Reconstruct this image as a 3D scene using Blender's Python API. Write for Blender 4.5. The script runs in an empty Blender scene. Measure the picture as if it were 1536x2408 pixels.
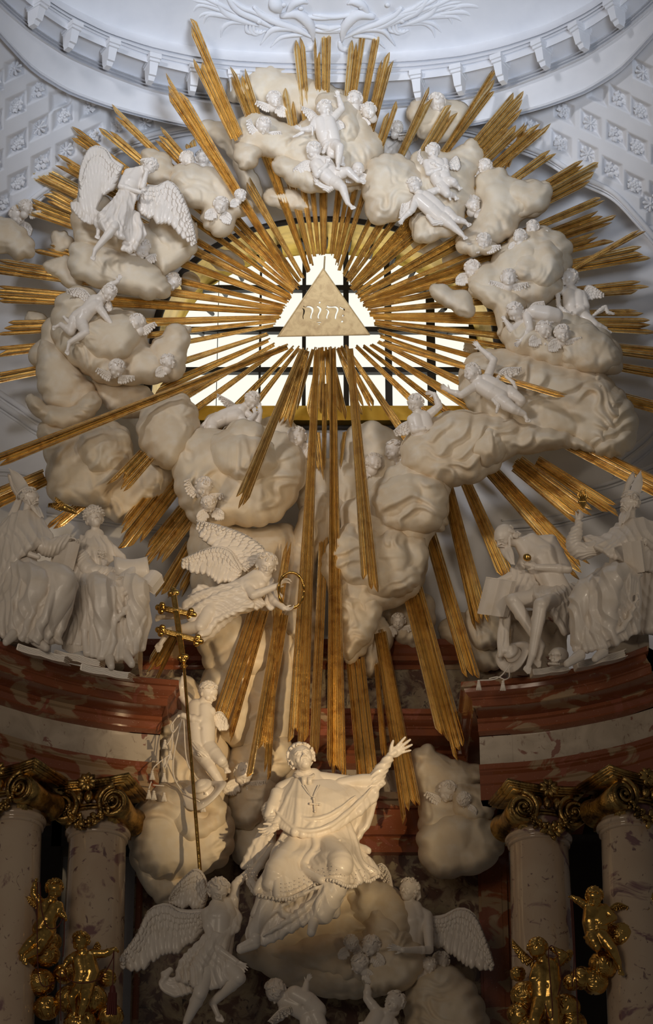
import bpy, math, random
import numpy as np
from mathutils import Matrix, Vector
SC = bpy.context.scene
C = SC.collection
R = math.radians
# ---------------------------------------------------------------- camera
F = 6400.0                      # focal length in pixels of the 1536 x 2408 frame
PITCH = R(28)
CAM = np.array([0.0, -30.0, 1.6])
FWD = np.array([0, math.cos(PITCH), math.sin(PITCH)])
UPV = np.array([0, -math.sin(PITCH), math.cos(PITCH)])
XV = np.array([1.0, 0, 0])
cd = bpy.data.cameras.new('camera'); cam = bpy.data.objects.new('camera', cd); C.objects.link(cam)
cam.location = CAM; cam.rotation_euler = (math.pi/2 + PITCH, 0, 0)
cd.sensor_fit = 'VERTICAL'; cd.sensor_height = 36; cd.lens = 36*F/2408; cd.clip_end = 200
SC.camera = cam
# ---------------------------------------------------------------- light
SC.view_settings.view_transform = 'Standard'; SC.view_settings.look = 'None'
SC.view_settings.gamma = 1; SC.view_settings.exposure = 0.0
wd = bpy.data.worlds.new('world'); SC.world = wd; wd.use_nodes = True
_bg = wd.node_tree.nodes['Background']; _bg.inputs[0].default_value = (1.0, 0.92, 0.86, 1); _bg.inputs[1].default_value = 0.045
def lamp(name, kind, loc, target, power, color, size=1, size_y=None, angle=None, blend=1.0):
    d = bpy.data.lights.new(name, kind); o = bpy.data.objects.new(name, d); C.objects.link(o)
    d.energy = power; d.color = color
    if kind == 'AREA':
        d.shape = 'RECTANGLE'; d.size = size; d.size_y = size_y or size
    else: d.shadow_soft_size = size
    if kind == 'SPOT': d.spot_size = R(angle); d.spot_blend = blend
    o.location = loc
    o.rotation_euler = (Vector(target)-Vector(loc)).to_track_quat('-Z', 'Y').to_euler()
    return o
lamp('dome_daylight', 'SPOT', (-8, -14, 25), (0, 0, 22.2), 3800, (0.94, 0.95, 1.0), 1.2, angle=42)
lamp('nave_daylight', 'SPOT', (3, -17, 15), (0, -0.5, 24.8), 12000, (0.74, 0.84, 1.0), 2.5, angle=33)
lamp('left_fill', 'SPOT', (-9, -15, 15), (0, 0, 19.0), 1500, (1.0, 0.87, 0.72), 1.0, angle=38)  # added warm fill from front left to brighten the seated bishops
lamp('right_lamp', 'SPOT', (9, -14, 14), (0, 0, 17.8), 1200, (1.0, 0.84, 0.66), 0.6, angle=34)
lamp('altar_spotlight', 'SPOT', (5.0, -12, 9.5), (-0.2, -0.9, 13.6), 4600, (1.0, 0.74, 0.42), 0.12, angle=18)
lamp('angel_spotlight', 'SPOT', (6.0, -13, 12), (-1.2, -0.5, 16.2), 2400, (1.0, 0.74, 0.42), 0.12, angle=16)
lamp('cornice_fill', 'SPOT', (-2, -21, 14), (0, 0, 15.9), 1500, (1.0, 0.86, 0.70), 1.0, angle=21)  # added fill spot that lifts the cornice and frieze band, not a real lamp
lamp('low_fill', 'AREA', (-5, -15, 12), (0, 0, 14), 180, (1.0, 0.82, 0.62), 4)  # added soft warm fill for the lower zone; no window stands there

# ---------------------------------------------------------------- projection helpers (pixel of the photograph + depth plane -> metres)
def ray(px, py):
    px = np.asarray(px, float); py = np.asarray(py, float)
    return FWD*F + XV*(px-768)[..., None] + UPV*(1204-py)[..., None]
def W(px, py, Y):
    d = ray(px, py); t = (np.asarray(Y, float)-CAM[1])/d[..., 1]
    return CAM + d*t[..., None]
def WZ(px, py, Z):
    d = ray(px, py); t = (np.asarray(Z, float)-CAM[2])/d[..., 2]
    return CAM + d*t[..., None]
MF = np.stack([XV, UPV, -FWD], 1)     # figure axes: right, up, towards the viewer
class Frame:
    """Local pixel-sized frame of a thing at depth plane Y; y goes up, z towards the viewer."""
    def __init__(s, px, py, Y):
        s.c = (px, py); s.Y = Y; s.o = W(px, py, Y)
        s.s = float((s.o-CAM)@FWD)/F
    def p(s, q):                        # (px, py, depth) -> local
        q = np.asarray(q, float)
        if q.ndim == 1 and len(q) == 2: q = np.append(q, 0)
        w = W(q[..., 0], q[..., 1], s.Y - q[..., 2]*s.s)
        return (w - s.o) @ MF / s.s
    def world(s, v): return s.s*(np.asarray(v) @ MF.T)   # relative to origin
# ---------------------------------------------------------------- noise
def _h(i, j, k, seed):
    n = (i*374761393 + j*668265263 + k*2147483647*3 + seed*1274126177) & 0xffffffff
    n = ((n ^ (n >> 13))*1274126177) & 0xffffffff
    return ((n ^ (n >> 16)) & 0xffff)/65535.0
def vn(p, seed=0):
    p = np.asarray(p, float)
    if p.shape[1] == 2: p = np.c_[p, np.zeros(len(p))]
    i = np.floor(p).astype(np.int64); f = p-i; f = f*f*f*(f*(f*6-15)+10)
    r = 0
    for a in (0, 1):
        for b in (0, 1):
            for c in (0, 1):
                w = (f[:, 0] if a else 1-f[:, 0])*(f[:, 1] if b else 1-f[:, 1])*(f[:, 2] if c else 1-f[:, 2])
                r = r + w*_h(i[:, 0]+a, i[:, 1]+b, i[:, 2]+c, seed)
    return r*2-1
def fbm(p, seed=0, o=3):
    r = 0; a = 1
    for k in range(o): r = r + a*vn(np.asarray(p)*2**k, seed+k*17); a *= .5
    return r
# ---------------------------------------------------------------- materials
def mat(name, col, rough=.5, metal=0.0, layers=(), bump=0, bscale=30, spec=.5, coat=0):
    """layers: (noise scale, low, high, colour, distortion, stretch)"""
    m = bpy.data.materials.new(name); m.use_nodes = True; nt = m.node_tree; N = nt.nodes; L = nt.links
    b = N['Principled BSDF']; b.inputs['Roughness'].default_value = rough; b.inputs['Metallic'].default_value = metal
    b.inputs['Specular IOR Level'].default_value = spec; b.inputs['Coat Weight'].default_value = coat
    b.inputs['Coat Roughness'].default_value = .08
    tc = N.new('ShaderNodeTexCoord'); geo = N.new('ShaderNodeNewGeometry')
    cur = None
    for (sc, lo, hi, c2, dist, st) in layers:
        mp = N.new('ShaderNodeMapping'); mp.inputs['Scale'].default_value = st; L.new(geo.outputs['Position'], mp.inputs['Vector'])
        n = N.new('ShaderNodeTexNoise'); n.inputs['Scale'].default_value = sc; n.inputs['Detail'].default_value = 6
        n.inputs['Distortion'].default_value = dist; L.new(mp.outputs[0], n.inputs['Vector'])
        r = N.new('ShaderNodeMapRange'); r.inputs[1].default_value = lo; r.inputs[2].default_value = hi
        L.new(n.outputs[0], r.inputs[0])
        x = N.new('ShaderNodeMix'); x.data_type = 'RGBA'
        L.new(r.outputs[0], x.inputs[0])
        if cur is None: x.inputs[6].default_value = (*col, 1)
        else: L.new(cur, x.inputs[6])
        x.inputs[7].default_value = (*c2, 1); cur = x.outputs[2]
    if cur is None: b.inputs['Base Color'].default_value = (*col, 1)
    else: L.new(cur, b.inputs['Base Color'])
    if bump:
        n = N.new('ShaderNodeTexNoise'); n.inputs['Scale'].default_value = bscale; n.inputs['Detail'].default_value = 5
        L.new(geo.outputs['Position'], n.inputs['Vector'])
        bp = N.new('ShaderNodeBump'); bp.inputs['Strength'].default_value = bump; bp.inputs['Distance'].default_value = .02
        L.new(n.outputs[0], bp.inputs['Height']); L.new(bp.outputs[0], b.inputs['Normal'])
    return m
I3 = (1, 1, 1)
M = {}
M['cloud'] = mat('cream_stucco', (.74, .63, .47), .72, layers=[(1.3, .42, .68, (.68, .54, .37), .6, I3), (6, .45, .8, (.77, .69, .57), .3, I3)], bump=.12, bscale=14)
M['fig'] = mat('polished_stucco', (.80, .725, .64), .38, layers=[(5, .5, .8, (.72, .63, .52), .2, I3)], coat=.12, bump=.05, bscale=40)
M['plaster'] = mat('white_plaster', (.80, .80, .82), .8, layers=[(3, .4, .8, (.74, .745, .77), .2, I3)])
M['gold'] = mat('gilded_wood', (.95, .755, .42), .29, 1.0, layers=[(11, .48, .75, (.70, .49, .24), .3, I3), (60, .55, .75, (1.0, .82, .48), 0, I3)], bump=.22, bscale=60)
M['gilt'] = mat('polished_gilding', (.74, .46, .13), .24, 1.0, layers=[(8, .45, .68, (.34, .19, .05), .3, I3)], bump=.25, bscale=22)
M['capgold'] = mat('aged_gilding', (.62, .40, .13), .30, 1.0, layers=[(7, .42, .62, (.16, .10, .04), .3, I3)], bump=.4, bscale=35)
M['plate'] = mat('gilded_plate', (.66, .48, .24), .5, .4, layers=[(10, .45, .75, (.46, .30, .14), .6, I3)], bump=.1, bscale=60)
M['red'] = mat('red_marble', (.25, .080, .036), .15, layers=[(1.6, .55, .585, (.36, .25, .15), 1.2, (1, 1, 2)), (3.0, .60, .64, (.30, .10, .06), .8, I3), (55, .66, .72, (.45, .28, .2), 0, (1, 1, 1))], coat=.4)
M['beige'] = mat('beige_marble', (.58, .50, .40), .18, layers=[(2.2, .40, .65, (.44, .37, .29), 1.5, I3), (14, .62, .72, (.30, .22, .17), 1.2, (1, 1, .6)), (1.3, .62, .64, (.28, .14, .11), 3.0, (1, 1, 1))], coat=.3)
M['dark'] = mat('variegated_marble', (.34, .27, .19), .2, layers=[(2.0, .44, .56, (.13, .075, .06), 2.5, I3), (6, .52, .62, (.40, .33, .22), 1.5, I3), (9, .6, .7, (.06, .045, .045), 1.5, I3)], coat=.3)
M['colm'] = mat('veined_marble', (.55, .41, .29), .13, layers=[(1.1, .42, .60, (.60, .47, .34), 1.0, I3), (1.0, .575, .62, (.24, .13, .13), 2.2, (1, 1, 1.6)), (9, .62, .69, (.20, .12, .11), 1.5, (1, 1, .8))], coat=.5)
M['iron'] = mat('dark_iron', (.03, .028, .025), .5)
M['void'] = mat('dark_wood_and_shade', (.025, .018, .014), .6)  # near-black: dark trim, and sheets that paint in the shade behind the columns
M['cord'] = mat('crimson_cord', (.10, .012, .008), .6)
m = bpy.data.materials.new('lit_window_glass'); m.use_nodes = True
b = m.node_tree.nodes['Principled BSDF']; b.inputs['Base Color'].default_value = (.08, .08, .07, 1)
b.inputs['Emission Color'].default_value = (1.0, .985, .87, 1); b.inputs['Emission Strength'].default_value = 1.0
M['glass'] = m
M['reveal'] = mat('gilded_reveal', (.85, .58, .12), .35, .8, layers=[(4, .45, .7, (.60, .38, .06), .5, I3)], bump=.3, bscale=6)
# ---------------------------------------------------------------- object helpers
def mesh(name, v, f, m, smooth=True):
    me = bpy.data.meshes.new(name)
    me.from_pydata(np.asarray(v, float).tolist(), [], [list(map(int, q)) for q in f] if not isinstance(f, np.ndarray) else f.tolist())
    if m is not None: me.materials.append(m)
    if smooth: me.shade_smooth()
    me.update(); return me
def obj(name, me, parent=None, loc=(0, 0, 0)):
    o = bpy.data.objects.new(name, me); C.objects.link(o); o.location = loc
    if parent is not None: o.parent = parent
    return o
def thing(name, label, cat, loc, group=None):
    o = obj(name, None, None, loc); o.empty_display_size = .2
    return tag(o, label, cat, group)
def tag(o, label=None, cat=None, group=None, kind=None):
    if label: o['label'] = label
    if cat: o['category'] = cat
    if group: o['group'] = group
    if kind: o['kind'] = kind
    return o
class MB:
    """collects closed shapes (vertices + faces) into one mesh"""
    def __init__(s): s.v = []; s.f = []; s.n = 0
    def add(s, v, f):
        v = np.asarray(v, float); s.v.append(v)
        s.f += [[int(i)+s.n for i in q] for q in f]; s.n += len(v); return s
    def arr(s): return np.concatenate(s.v) if s.v else np.zeros((0, 3))
    # ---- primitives in local units
    def cap(s, a, b, ra, rb, seg=18, cr=4):
        if max(ra, rb) > 7: seg = 32; cr = 6
        a = np.asarray(a, float); b = np.asarray(b, float); d = b-a; L = np.linalg.norm(d)
        if L < 1e-6: d = np.array([0, 0, 1.0]); L = 1e-6
        d = d/L if L > 1e-5 else d
        u = np.cross(d, [0, 0, 1.0]) if abs(d[2]) < .9 else np.cross(d, [1.0, 0, 0]); u /= np.linalg.norm(u); w = np.cross(d, u)
        rings = []
        for k in range(1, cr+1):
            t = math.pi/2*k/cr; rings.append((-ra*math.cos(t), ra*math.sin(t)))
        for k in range(cr, 0, -1):
            t = math.pi/2*k/cr; rings.append((L+rb*math.cos(t), rb*math.sin(t)))
        th = np.arange(seg)*2*math.pi/seg; cs = np.cos(th)[:, None]*u+np.sin(th)[:, None]*w
        V = [a-d*ra]+[a+d*z+r*q for z, r in rings for q in cs]+[b+d*rb]
        Fc = [[0, 1+(i+1) % seg, 1+i] for i in range(seg)]
        for k in range(len(rings)-1):
            o0 = 1+k*seg; o1 = o0+seg
            Fc += [[o0+i, o0+(i+1) % seg, o1+(i+1) % seg, o1+i] for i in range(seg)]
        e = len(V)-1; o0 = 1+(len(rings)-1)*seg
        Fc += [[o0+i, o0+(i+1) % seg, e] for i in range(seg)]
        return s.add(V, Fc)
    def chain(s, pts, rs, seg=16):
        if np.isscalar(rs): rs = [rs]*len(pts)
        for i in range(len(pts)-1): s.cap(pts[i], pts[i+1], rs[i], rs[i+1], seg)
        return s
    def ell(s, c, r, A=None, nu=16, nv=10):
        if np.isscalar(r): r = (r, r, r)
        if max(r) > 9: nu, nv = 28, 16
        V = [[0, 1, 0]]
        for j in range(1, nv):
            t = math.pi*j/nv
            V += [[math.sin(t)*math.cos(2*math.pi*i/nu), math.cos(t), math.sin(t)*math.sin(2*math.pi*i/nu)] for i in range(nu)]
        V.append([0, -1, 0]); V = np.array(V)*np.array(r)
        if A is not None: V = V @ np.asarray(A).T
        Fc = [[0, 1+(i+1) % nu, 1+i] for i in range(nu)]
        for j in range(nv-2):
            o0 = 1+j*nu; o1 = o0+nu
            Fc += [[o0+i, o0+(i+1) % nu, o1+(i+1) % nu, o1+i] for i in range(nu)]
        e = len(V)-1; o0 = 1+(nv-2)*nu
        Fc += [[o0+i, o0+(i+1) % nu, e] for i in range(nu)]
        return s.add(V+np.asarray(c, float), Fc)
    def box(s, a, b):
        x0, y0, z0 = a; x1, y1, z1 = b
        V = [(x, y, z) for x in (x0, x1) for y in (y0, y1) for z in (z0, z1)]
        return s.add(V, [[0, 1, 3, 2], [4, 6, 7, 5], [0, 4, 5, 1], [2, 3, 7, 6], [0, 2, 6, 4], [1, 5, 7, 3]])
    def prism(s, poly, z0, z1, T=None):
        n = len(poly); V = np.array([(x, y, z0) for x, y in poly]+[(x, y, z1) for x, y in poly], float)
        if T is not None: V = T(V)
        return s.add(V, [list(range(n))[::-1], list(range(n, 2*n))]+[[i, (i+1) % n, n+(i+1) % n, n+i] for i in range(n)])
    def tube(s, pts, rs, seg=10, caps=True, prof=None):
        pts = np.asarray(pts, float); n = len(pts)
        if np.isscalar(rs): rs = [rs]*n
        t = np.gradient(pts, axis=0); t /= np.linalg.norm(t, axis=1)[:, None]+1e-12
        u = np.cross(t[0], [0, 0, 1.0]);
        if np.linalg.norm(u) < .1: u = np.cross(t[0], [0, 1.0, 0])
        u /= np.linalg.norm(u); V = []
        th = np.arange(seg)*2*math.pi/seg
        for i in range(n):
            u = u-t[i]*(u@t[i]); u /= np.linalg.norm(u); w = np.cross(t[i], u)
            V += [pts[i]+rs[i]*(math.cos(a)*u+math.sin(a)*w) for a in th]
        Fc = []
        for k in range(n-1):
            Fc += [[k*seg+i, k*seg+(i+1) % seg, (k+1)*seg+(i+1) % seg, (k+1)*seg+i] for i in range(seg)]
        if caps: Fc += [list(range(seg))[::-1], [(n-1)*seg+i for i in range(seg)]]
        return s.add(V, Fc)
    def remesh(s, vox, smooth=4, fac=.5, keep=None, extra=7):
        me = mesh('tmp', s.arr(), s.f, None, False); o = bpy.data.objects.new('tmp', me); C.objects.link(o)
        md = o.modifiers.new('r', 'REMESH'); md.mode = 'VOXEL'; md.voxel_size = vox
        if smooth:
            q = o.modifiers.new('s', 'SMOOTH'); q.factor = fac; q.iterations = smooth
        dg = bpy.context.evaluated_depsgraph_get(); out = bpy.data.meshes.new_from_object(o.evaluated_get(dg))
        bpy.data.objects.remove(o); bpy.data.meshes.remove(me)
        if keep:
            v = getv(out); far = np.ones(len(v), bool)
            for c, r in keep: far &= ((v-np.asarray(c))**2).sum(1) > r*r
            o = bpy.data.objects.new('tmp', out); C.objects.link(o); g = o.vertex_groups.new(name='g'); g.add(np.where(far)[0].tolist(), 1.0, 'REPLACE')
            q = o.modifiers.new('s', 'SMOOTH'); q.factor = .5; q.iterations = extra; q.vertex_group = 'g'
            dg = bpy.context.evaluated_depsgraph_get(); o2 = bpy.data.meshes.new_from_object(o.evaluated_get(dg)); bpy.data.objects.remove(o); bpy.data.meshes.remove(out); out = o2
        return out
def getv(me):
    a = np.empty(len(me.vertices)*3); me.vertices.foreach_get('co', a); return a.reshape(-1, 3)
def getn(me):
    a = np.empty(len(me.vertices)*3); me.vertices.foreach_get('normal', a); return a.reshape(-1, 3)
def setv(me, v): me.vertices.foreach_set('co', np.ascontiguousarray(v, float).ravel()); me.update()
def finish(me, fr, m, name, parent, dents=(), disp=None):
    """pixel-unit mesh -> metres in the thing's frame"""
    v = getv(me)
    if disp is not None: v = v + getn(me)*disp(v)[:, None]
    for c, r, d, depth in dents:
        c = np.asarray(c); w = np.exp(-((v-c)**2).sum(1)/(r*r)); v = v + np.outer(w, np.asarray(d, float)*depth)
    setv(me, fr.world(v)); me.name = name; me.materials.clear(); me.materials.append(m); me.shade_smooth()
    return obj(name, me, parent)
def foldf(direction, wl, amp, seed=0, warp=1.0):
    """displacement by long running folds across `direction`"""
    d = np.asarray(direction, float); d /= np.linalg.norm(d)
    def f(v):
        q = v @ d/wl + warp*fbm(v/(wl*4.5), seed, 2)
        t = np.abs((q % 1)*2-1); return amp*(t**1.5*1.6-.8)
    return f
def rot(yaw=0, pitch=0, roll=0):
    """yaw>0 faces image right, pitch>0 looks up, roll>0 tilts clockwise"""
    y, p, r = R(yaw), R(-pitch), R(-roll)
    Ry = np.array([[math.cos(y), 0, math.sin(y)], [0, 1, 0], [-math.sin(y), 0, math.cos(y)]])
    Rx = np.array([[1, 0, 0], [0, math.cos(p), -math.sin(p)], [0, math.sin(p), math.cos(p)]])
    Rz = np.array([[math.cos(r), -math.sin(r), 0], [math.sin(r), math.cos(r), 0], [0, 0, 1]])
    return Rz @ Ry @ Rx
# ---------------------------------------------------------------- figure kit
def head(B, c, r, A, child=True, D=None, mouth=0.0):
    """skull, jaw and features added to body builder B; dents appended to D"""
    c = np.asarray(c, float)
    P = lambda x, y, z: c + r*(A @ np.array([x, y, z], float))
    E = lambda q, rr: B.ell(P(*q), np.array(rr)*r, A)
    if child:
        E((0, .12, -.08), (.88, .92, .98)); E((0, -.30, .22), (.66, .60, .62))
        for s in (-1, 1):
            E((s*.36, -.32, .50), (.34, .32, .30)); E((s*.30, .06, .74), (.16, .10, .12)); E((s*.86, -.12, -.05), (.10, .22, .15))
            B.cap(P(s*.14, .24, .84), P(s*.48, .22, .72), .075*r, .06*r, 8)
        E((0, .30, .45), (.62, .45, .45)); E((0, -.14, .88), (.12, .14, .16)); E((0, -.20, .98), (.13, .10, .11))
        E((0, -.42, .82), (.18, .06, .10)); E((0, -.53, .80), (.15, .07, .10)); E((0, -.74, .62), (.20, .16, .18))
    else:
        E((0, .16, -.10), (.78, .88, .96)); E((0, -.30, .18), (.55, .66, .60)); E((0, .22, .38), (.62, .54, .48)); E((0, -.62, .40), (.36, .32, .36))
        for s in (-1, 1):
            E((s*.40, -.20, .42), (.19, .24, .25)); E((s*.29, .06, .70), (.15, .10, .12)); E((s*.78, -.08, -.05), (.08, .22, .15))
            B.chain([P(s*.10, .22, .84), P(s*.30, .29, .82), P(s*.52, .20, .64)], [.07*r, .065*r, .05*r], 8)
            B.chain([P(s*.15, .05, .80), P(s*.29, .135, .83), P(s*.44, .06, .70)], [.03*r, .038*r, .03*r], 8)
            B.chain([P(s*.16, .00, .80), P(s*.29, -.04, .82), P(s*.43, .02, .70)], [.025*r, .03*r, .025*r], 8)
            B.chain([P(s*.20, -.20, .82), P(s*.32, -.42, .70)], [.035*r, .02*r], 8)
        B.chain([P(0, .20, .82), P(0, -.02, .93), P(0, -.16, 1.01)], [.06*r, .07*r, .085*r], 8); E((0, -.40, .50), (.30, .22, .28))
        for s in (-1, 1): E((s*.10, -.19, .94), (.075, .06, .09))
        E((0, -.40, .755), (.17, .04, .07)); E((0, -.51, .745), (.14, .05, .07)); E((0, -.74, .56), (.17, .13, .16))
        for s in (-1, 1): D.append((P(s*.07, -.24, .98), .05*r, A@np.array([0, 1.0, -.2]), .07*r)) if D is not None else None
    if D is not None:
        z = A @ np.array([0, 0, -1.0])
        for s in (-1, 1):
            D.append((P(s*.30, .05, .90), .16*r, z, (.10 if child else .05)*r)); D.append((P(s*.30, .03, .88), .10*r, -z, (.06 if child else .03)*r))
        D.append((P(0, -.475, .92), .07*r, z, (.05+mouth)*r))
        for s in (-1, 1): D.append((P(s*.13, -.475, .90), .07*r, z, (.05+mouth*.6)*r))
def hair(c, r, A, n=60, seed=1, back=1.0, long=0, size=.2, fringe=.55):
    """curls over the skull; face left free"""
    B = MB(); rnd = random.Random(seed); c = np.asarray(c, float)
    P = lambda q: c + r*(A @ np.asarray(q, float))
    B.ell(P((0, .22, -.20)), np.array([.84, .85, .90])*r, A)
    k = 0
    while k < n:
        th = rnd.uniform(0, 2*math.pi); z = rnd.uniform(-1, 1); q = np.array([math.sqrt(1-z*z)*math.cos(th), z, math.sqrt(1-z*z)*math.sin(th)])
        if q[2] > .15 and q[1] < fringe: continue
        if q[1] < -.5 and not long: continue
        k += 1
        b = q*np.array([.93, .95, .98])+np.array([0, .18, -.10])
        t = np.cross(q, [rnd.uniform(-1, 1), rnd.uniform(-1, 1), rnd.uniform(-1, 1)]); t /= np.linalg.norm(t)+1e-9
        s = size*rnd.uniform(.7, 1.2)
        B.cap(P(b-t*s*.7), P(b+t*s*.7+q*.05), s*.5*r, s*.38*r, 8, 3)
    for k in range(int(long*12)):
        x = rnd.uniform(-.8, .8); p = [P((x, .1, -.7)), P((x*1.1+rnd.uniform(-.1, .1), -.5, -.75)), P((x*1.2+rnd.uniform(-.2, .2), -.5-.6*long, -.6))]
        B.chain(p, [.16*r, .14*r, .06*r], 8)
    return B
def hand(B, w, d, nrm, size, side=1, curl=.3, spread=.25, thumb=.9):
    """w wrist, d pointing direction, nrm palm normal, side=+1 puts the thumb on cross(d,nrm)"""
    w = np.asarray(w, float); d = np.asarray(d, float); d /= np.linalg.norm(d); nrm = np.asarray(nrm, float)
    nrm = nrm-d*(nrm@d); nrm /= np.linalg.norm(nrm)+1e-9; x = np.cross(d, nrm)*side
    S = size; P = lambda a, b, c: w+S*(a*d+b*x+c*nrm)
    A = np.stack([x, d, nrm], 1)
    B.ell(P(.27, 0, 0), np.array([.20, .30, .085])*S, A)
    B.cap(P(0, 0, 0), P(.2, 0, 0), .12*S, .13*S, 10)
    for i, (o, L, r) in enumerate(((.155, .40, .056), (.055, .46, .060), (-.05, .42, .056), (-.145, .32, .048))):
        a = spread*(.9-.62*i)
        dirx = np.array([math.cos(a), math.sin(a)])
        p0 = P(.44-(.03 if i in (0, 3) else 0), o, 0); pts = [p0]; ang = 0
        for seg_ in (.42, .32, .26):
            ang += curl*(1.0 if seg_ < .42 else .6)
            v = (dirx[0]*d+dirx[1]*x)*math.cos(ang)+nrm*math.sin(ang)
            pts.append(pts[-1]+S*L*seg_*v*1.0)
        B.chain(pts, [r*S*1.08, r*S, r*S*.92, r*S*.72], 8)
    t0 = P(.10, .12, .02); td = (math.cos(thumb)*d+math.sin(thumb)*x)
    B.chain([t0, t0+S*.20*td+S*.03*nrm, t0+S*.20*td+S*.17*(td*.8+d*.3+nrm*.25*curl*2)], [.085*S, .07*S, .05*S], 8)
def foot(B, a, toe, r, up=(0, 1, 0)):
    """a ankle, toe tip"""
    a = np.asarray(a, float); toe = np.asarray(toe, float); d = toe-a; L = np.linalg.norm(d); d /= L
    up = np.asarray(up, float); up = up-d*(up@d); up /= np.linalg.norm(up)+1e-9; x = np.cross(d, up)
    B.cap(a-d*r*.4-up*r*.3, a+d*L*.66-up*r*.4, r*.85, r*.62); B.cap(a, a+d*L*.5-up*r*.2, r*.8, r*.6)
    for i in range(5):
        o = (i-2)*.34*r; B.cap(a+d*L*.66+x*o-up*r*.45, a+d*L*(.98-.05*abs(i-1))+x*o*1.1-up*r*.5, r*.27, r*.22*(1.2 if i == 0 else 1), 8, 3)
def surf(px, py, off=.08, default=.4):
    bpy.context.view_layer.update(); dg = bpy.context.evaluated_depsgraph_get()
    ys = []
    for dx, dy in ((0, 0), (-9, 0), (9, 0), (0, -9), (0, 9)):
        d = ray(px+dx, py+dy); hit, loc, *_r = SC.ray_cast(dg, Vector(CAM), Vector(d/np.linalg.norm(d)))
        if hit: ys.append(loc.y)
    if not ys: return default-off
    return sorted(ys)[len(ys)//3]-off
def putto(name, label, cat, Y, head_, hr, face, J, mt='fig', cloth=None, wings=(), seed=1, gender=None, group=None, vox=None, hcurl=.35):
    """chubby winged child; J: joints (px,py,dz) keyed n(eck) c(hest) b(elly) p(elvis); L/R arm = [shoulder, elbow, wrist, fingertip]; l/r leg = [hip, knee, ankle, toe]"""
    if Y is None or isinstance(Y, str): Y = surf(J['c'][0], J['c'][1], float(Y or .10))
    hr = hr*1.10; fr = Frame(J['c'][0], J['c'][1], Y); T = thing(name, label, cat, fr.o, group)
    B = MB(); D = []; p = fr.p; u = hr
    A = rot(*face); hc = p(head_)
    head(B, hc, u, A, True, D)
    ch, be, pe = p(J['c']), p(J['b']), p(J['p'])
    nk = hc + A @ np.array([0, -.75*u, -.15*u]); B.cap(nk, ch+(hc-ch)*.35, .5*u, .62*u)
    if 'L' in J and 'R' in J: lat = p(J['L'][0])-p(J['R'][0])
    else: lat = p(J['l'][0])-p(J['r'][0])
    lat = lat/np.linalg.norm(lat); hip = p(J['l'][0])-p(J['r'][0]) if ('l' in J and 'r' in J) else lat
    hip = hip/(np.linalg.norm(hip)+1e-9)
    for s_ in (-1, 1):
        B.cap(ch+(hc-ch)*.16+lat*s_*.50*u, ch+lat*s_*.48*u, .66*u, .86*u); B.cap(ch+lat*s_*.48*u, be+(lat+hip)*s_*.22*u, .86*u, .98*u); B.cap(be+(lat+hip)*s_*.22*u, pe+hip*s_*.42*u, .98*u, .90*u)
    for k in ('L', 'R'):
        if k not in J: continue
        a = [p(q) for q in J[k]]
        B.cap(ch+(nk-ch)*.45, a[0], .5*u, .46*u); B.chain(a[:3], [.54*u, .42*u, .27*u], 16)
        B.ell(a[0]*.45+a[1]*.55, .50*u); B.ell(a[1]*.65+a[2]*.35, .43*u)
        d = a[3]-a[2]; n = np.array([0.0, -.3, 1.0]); L = max(np.linalg.norm(d), .55*u)
        hand(B, a[2], d, n, L*1.15, -1 if k == 'L' else 1, hcurl, .25)
    for k in ('l', 'r'):
        if k not in J: continue
        a = [p(q) for q in J[k]]
        B.chain(a[:3], [.84*u, .56*u, .34*u], 16); B.ell(a[0]*.55+a[1]*.45, .74*u); B.ell(a[1]*.62+a[2]*.38, .50*u)
        foot(B, a[2], a[3], .34*u, up=np.array([0, .3, 1.0]))
    D.append((be+np.array([0, 0, .95*u]), .16*u, np.array([0, 0, -1.0]), .12*u))
    keep = [(hc, 1.35*hr)]+[(p(J[k][3]), .8*hr) for k in ('L', 'R') if k in J]+[(p(J[k][2]), .6*hr) for k in ('L', 'R') if k in J]+[(p(J[k][3]), .5*hr) for k in ('l', 'r') if k in J]
    me = B.remesh(vox or max(u*.052, .75), 3, keep=keep)
    body = finish(me, fr, M[mt], 'body', T, D)
    hm = hair(hc, u, A, 75, seed).remesh(max(u*.06, .8), 1); finish(hm, fr, M[mt], 'hair', T)
    if cloth:
        for pts, rs in cloth:
            K = MB(); q = [p(z) for z in pts]; K.chain(q, rs)
            d = q[-1]-q[0]; nn = np.cross(d, [0, 0, 1]) if np.linalg.norm(d) > 0 else (1, 0, 0)
            km = K.remesh(1.3, 3); finish(km, fr, M[mt], 'drapery', T, disp=foldf(nn, max(rs)*.55, max(rs)*.16, seed))
    for w in wings: wing(T, fr, M[mt], *w)
    return T, fr
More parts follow.
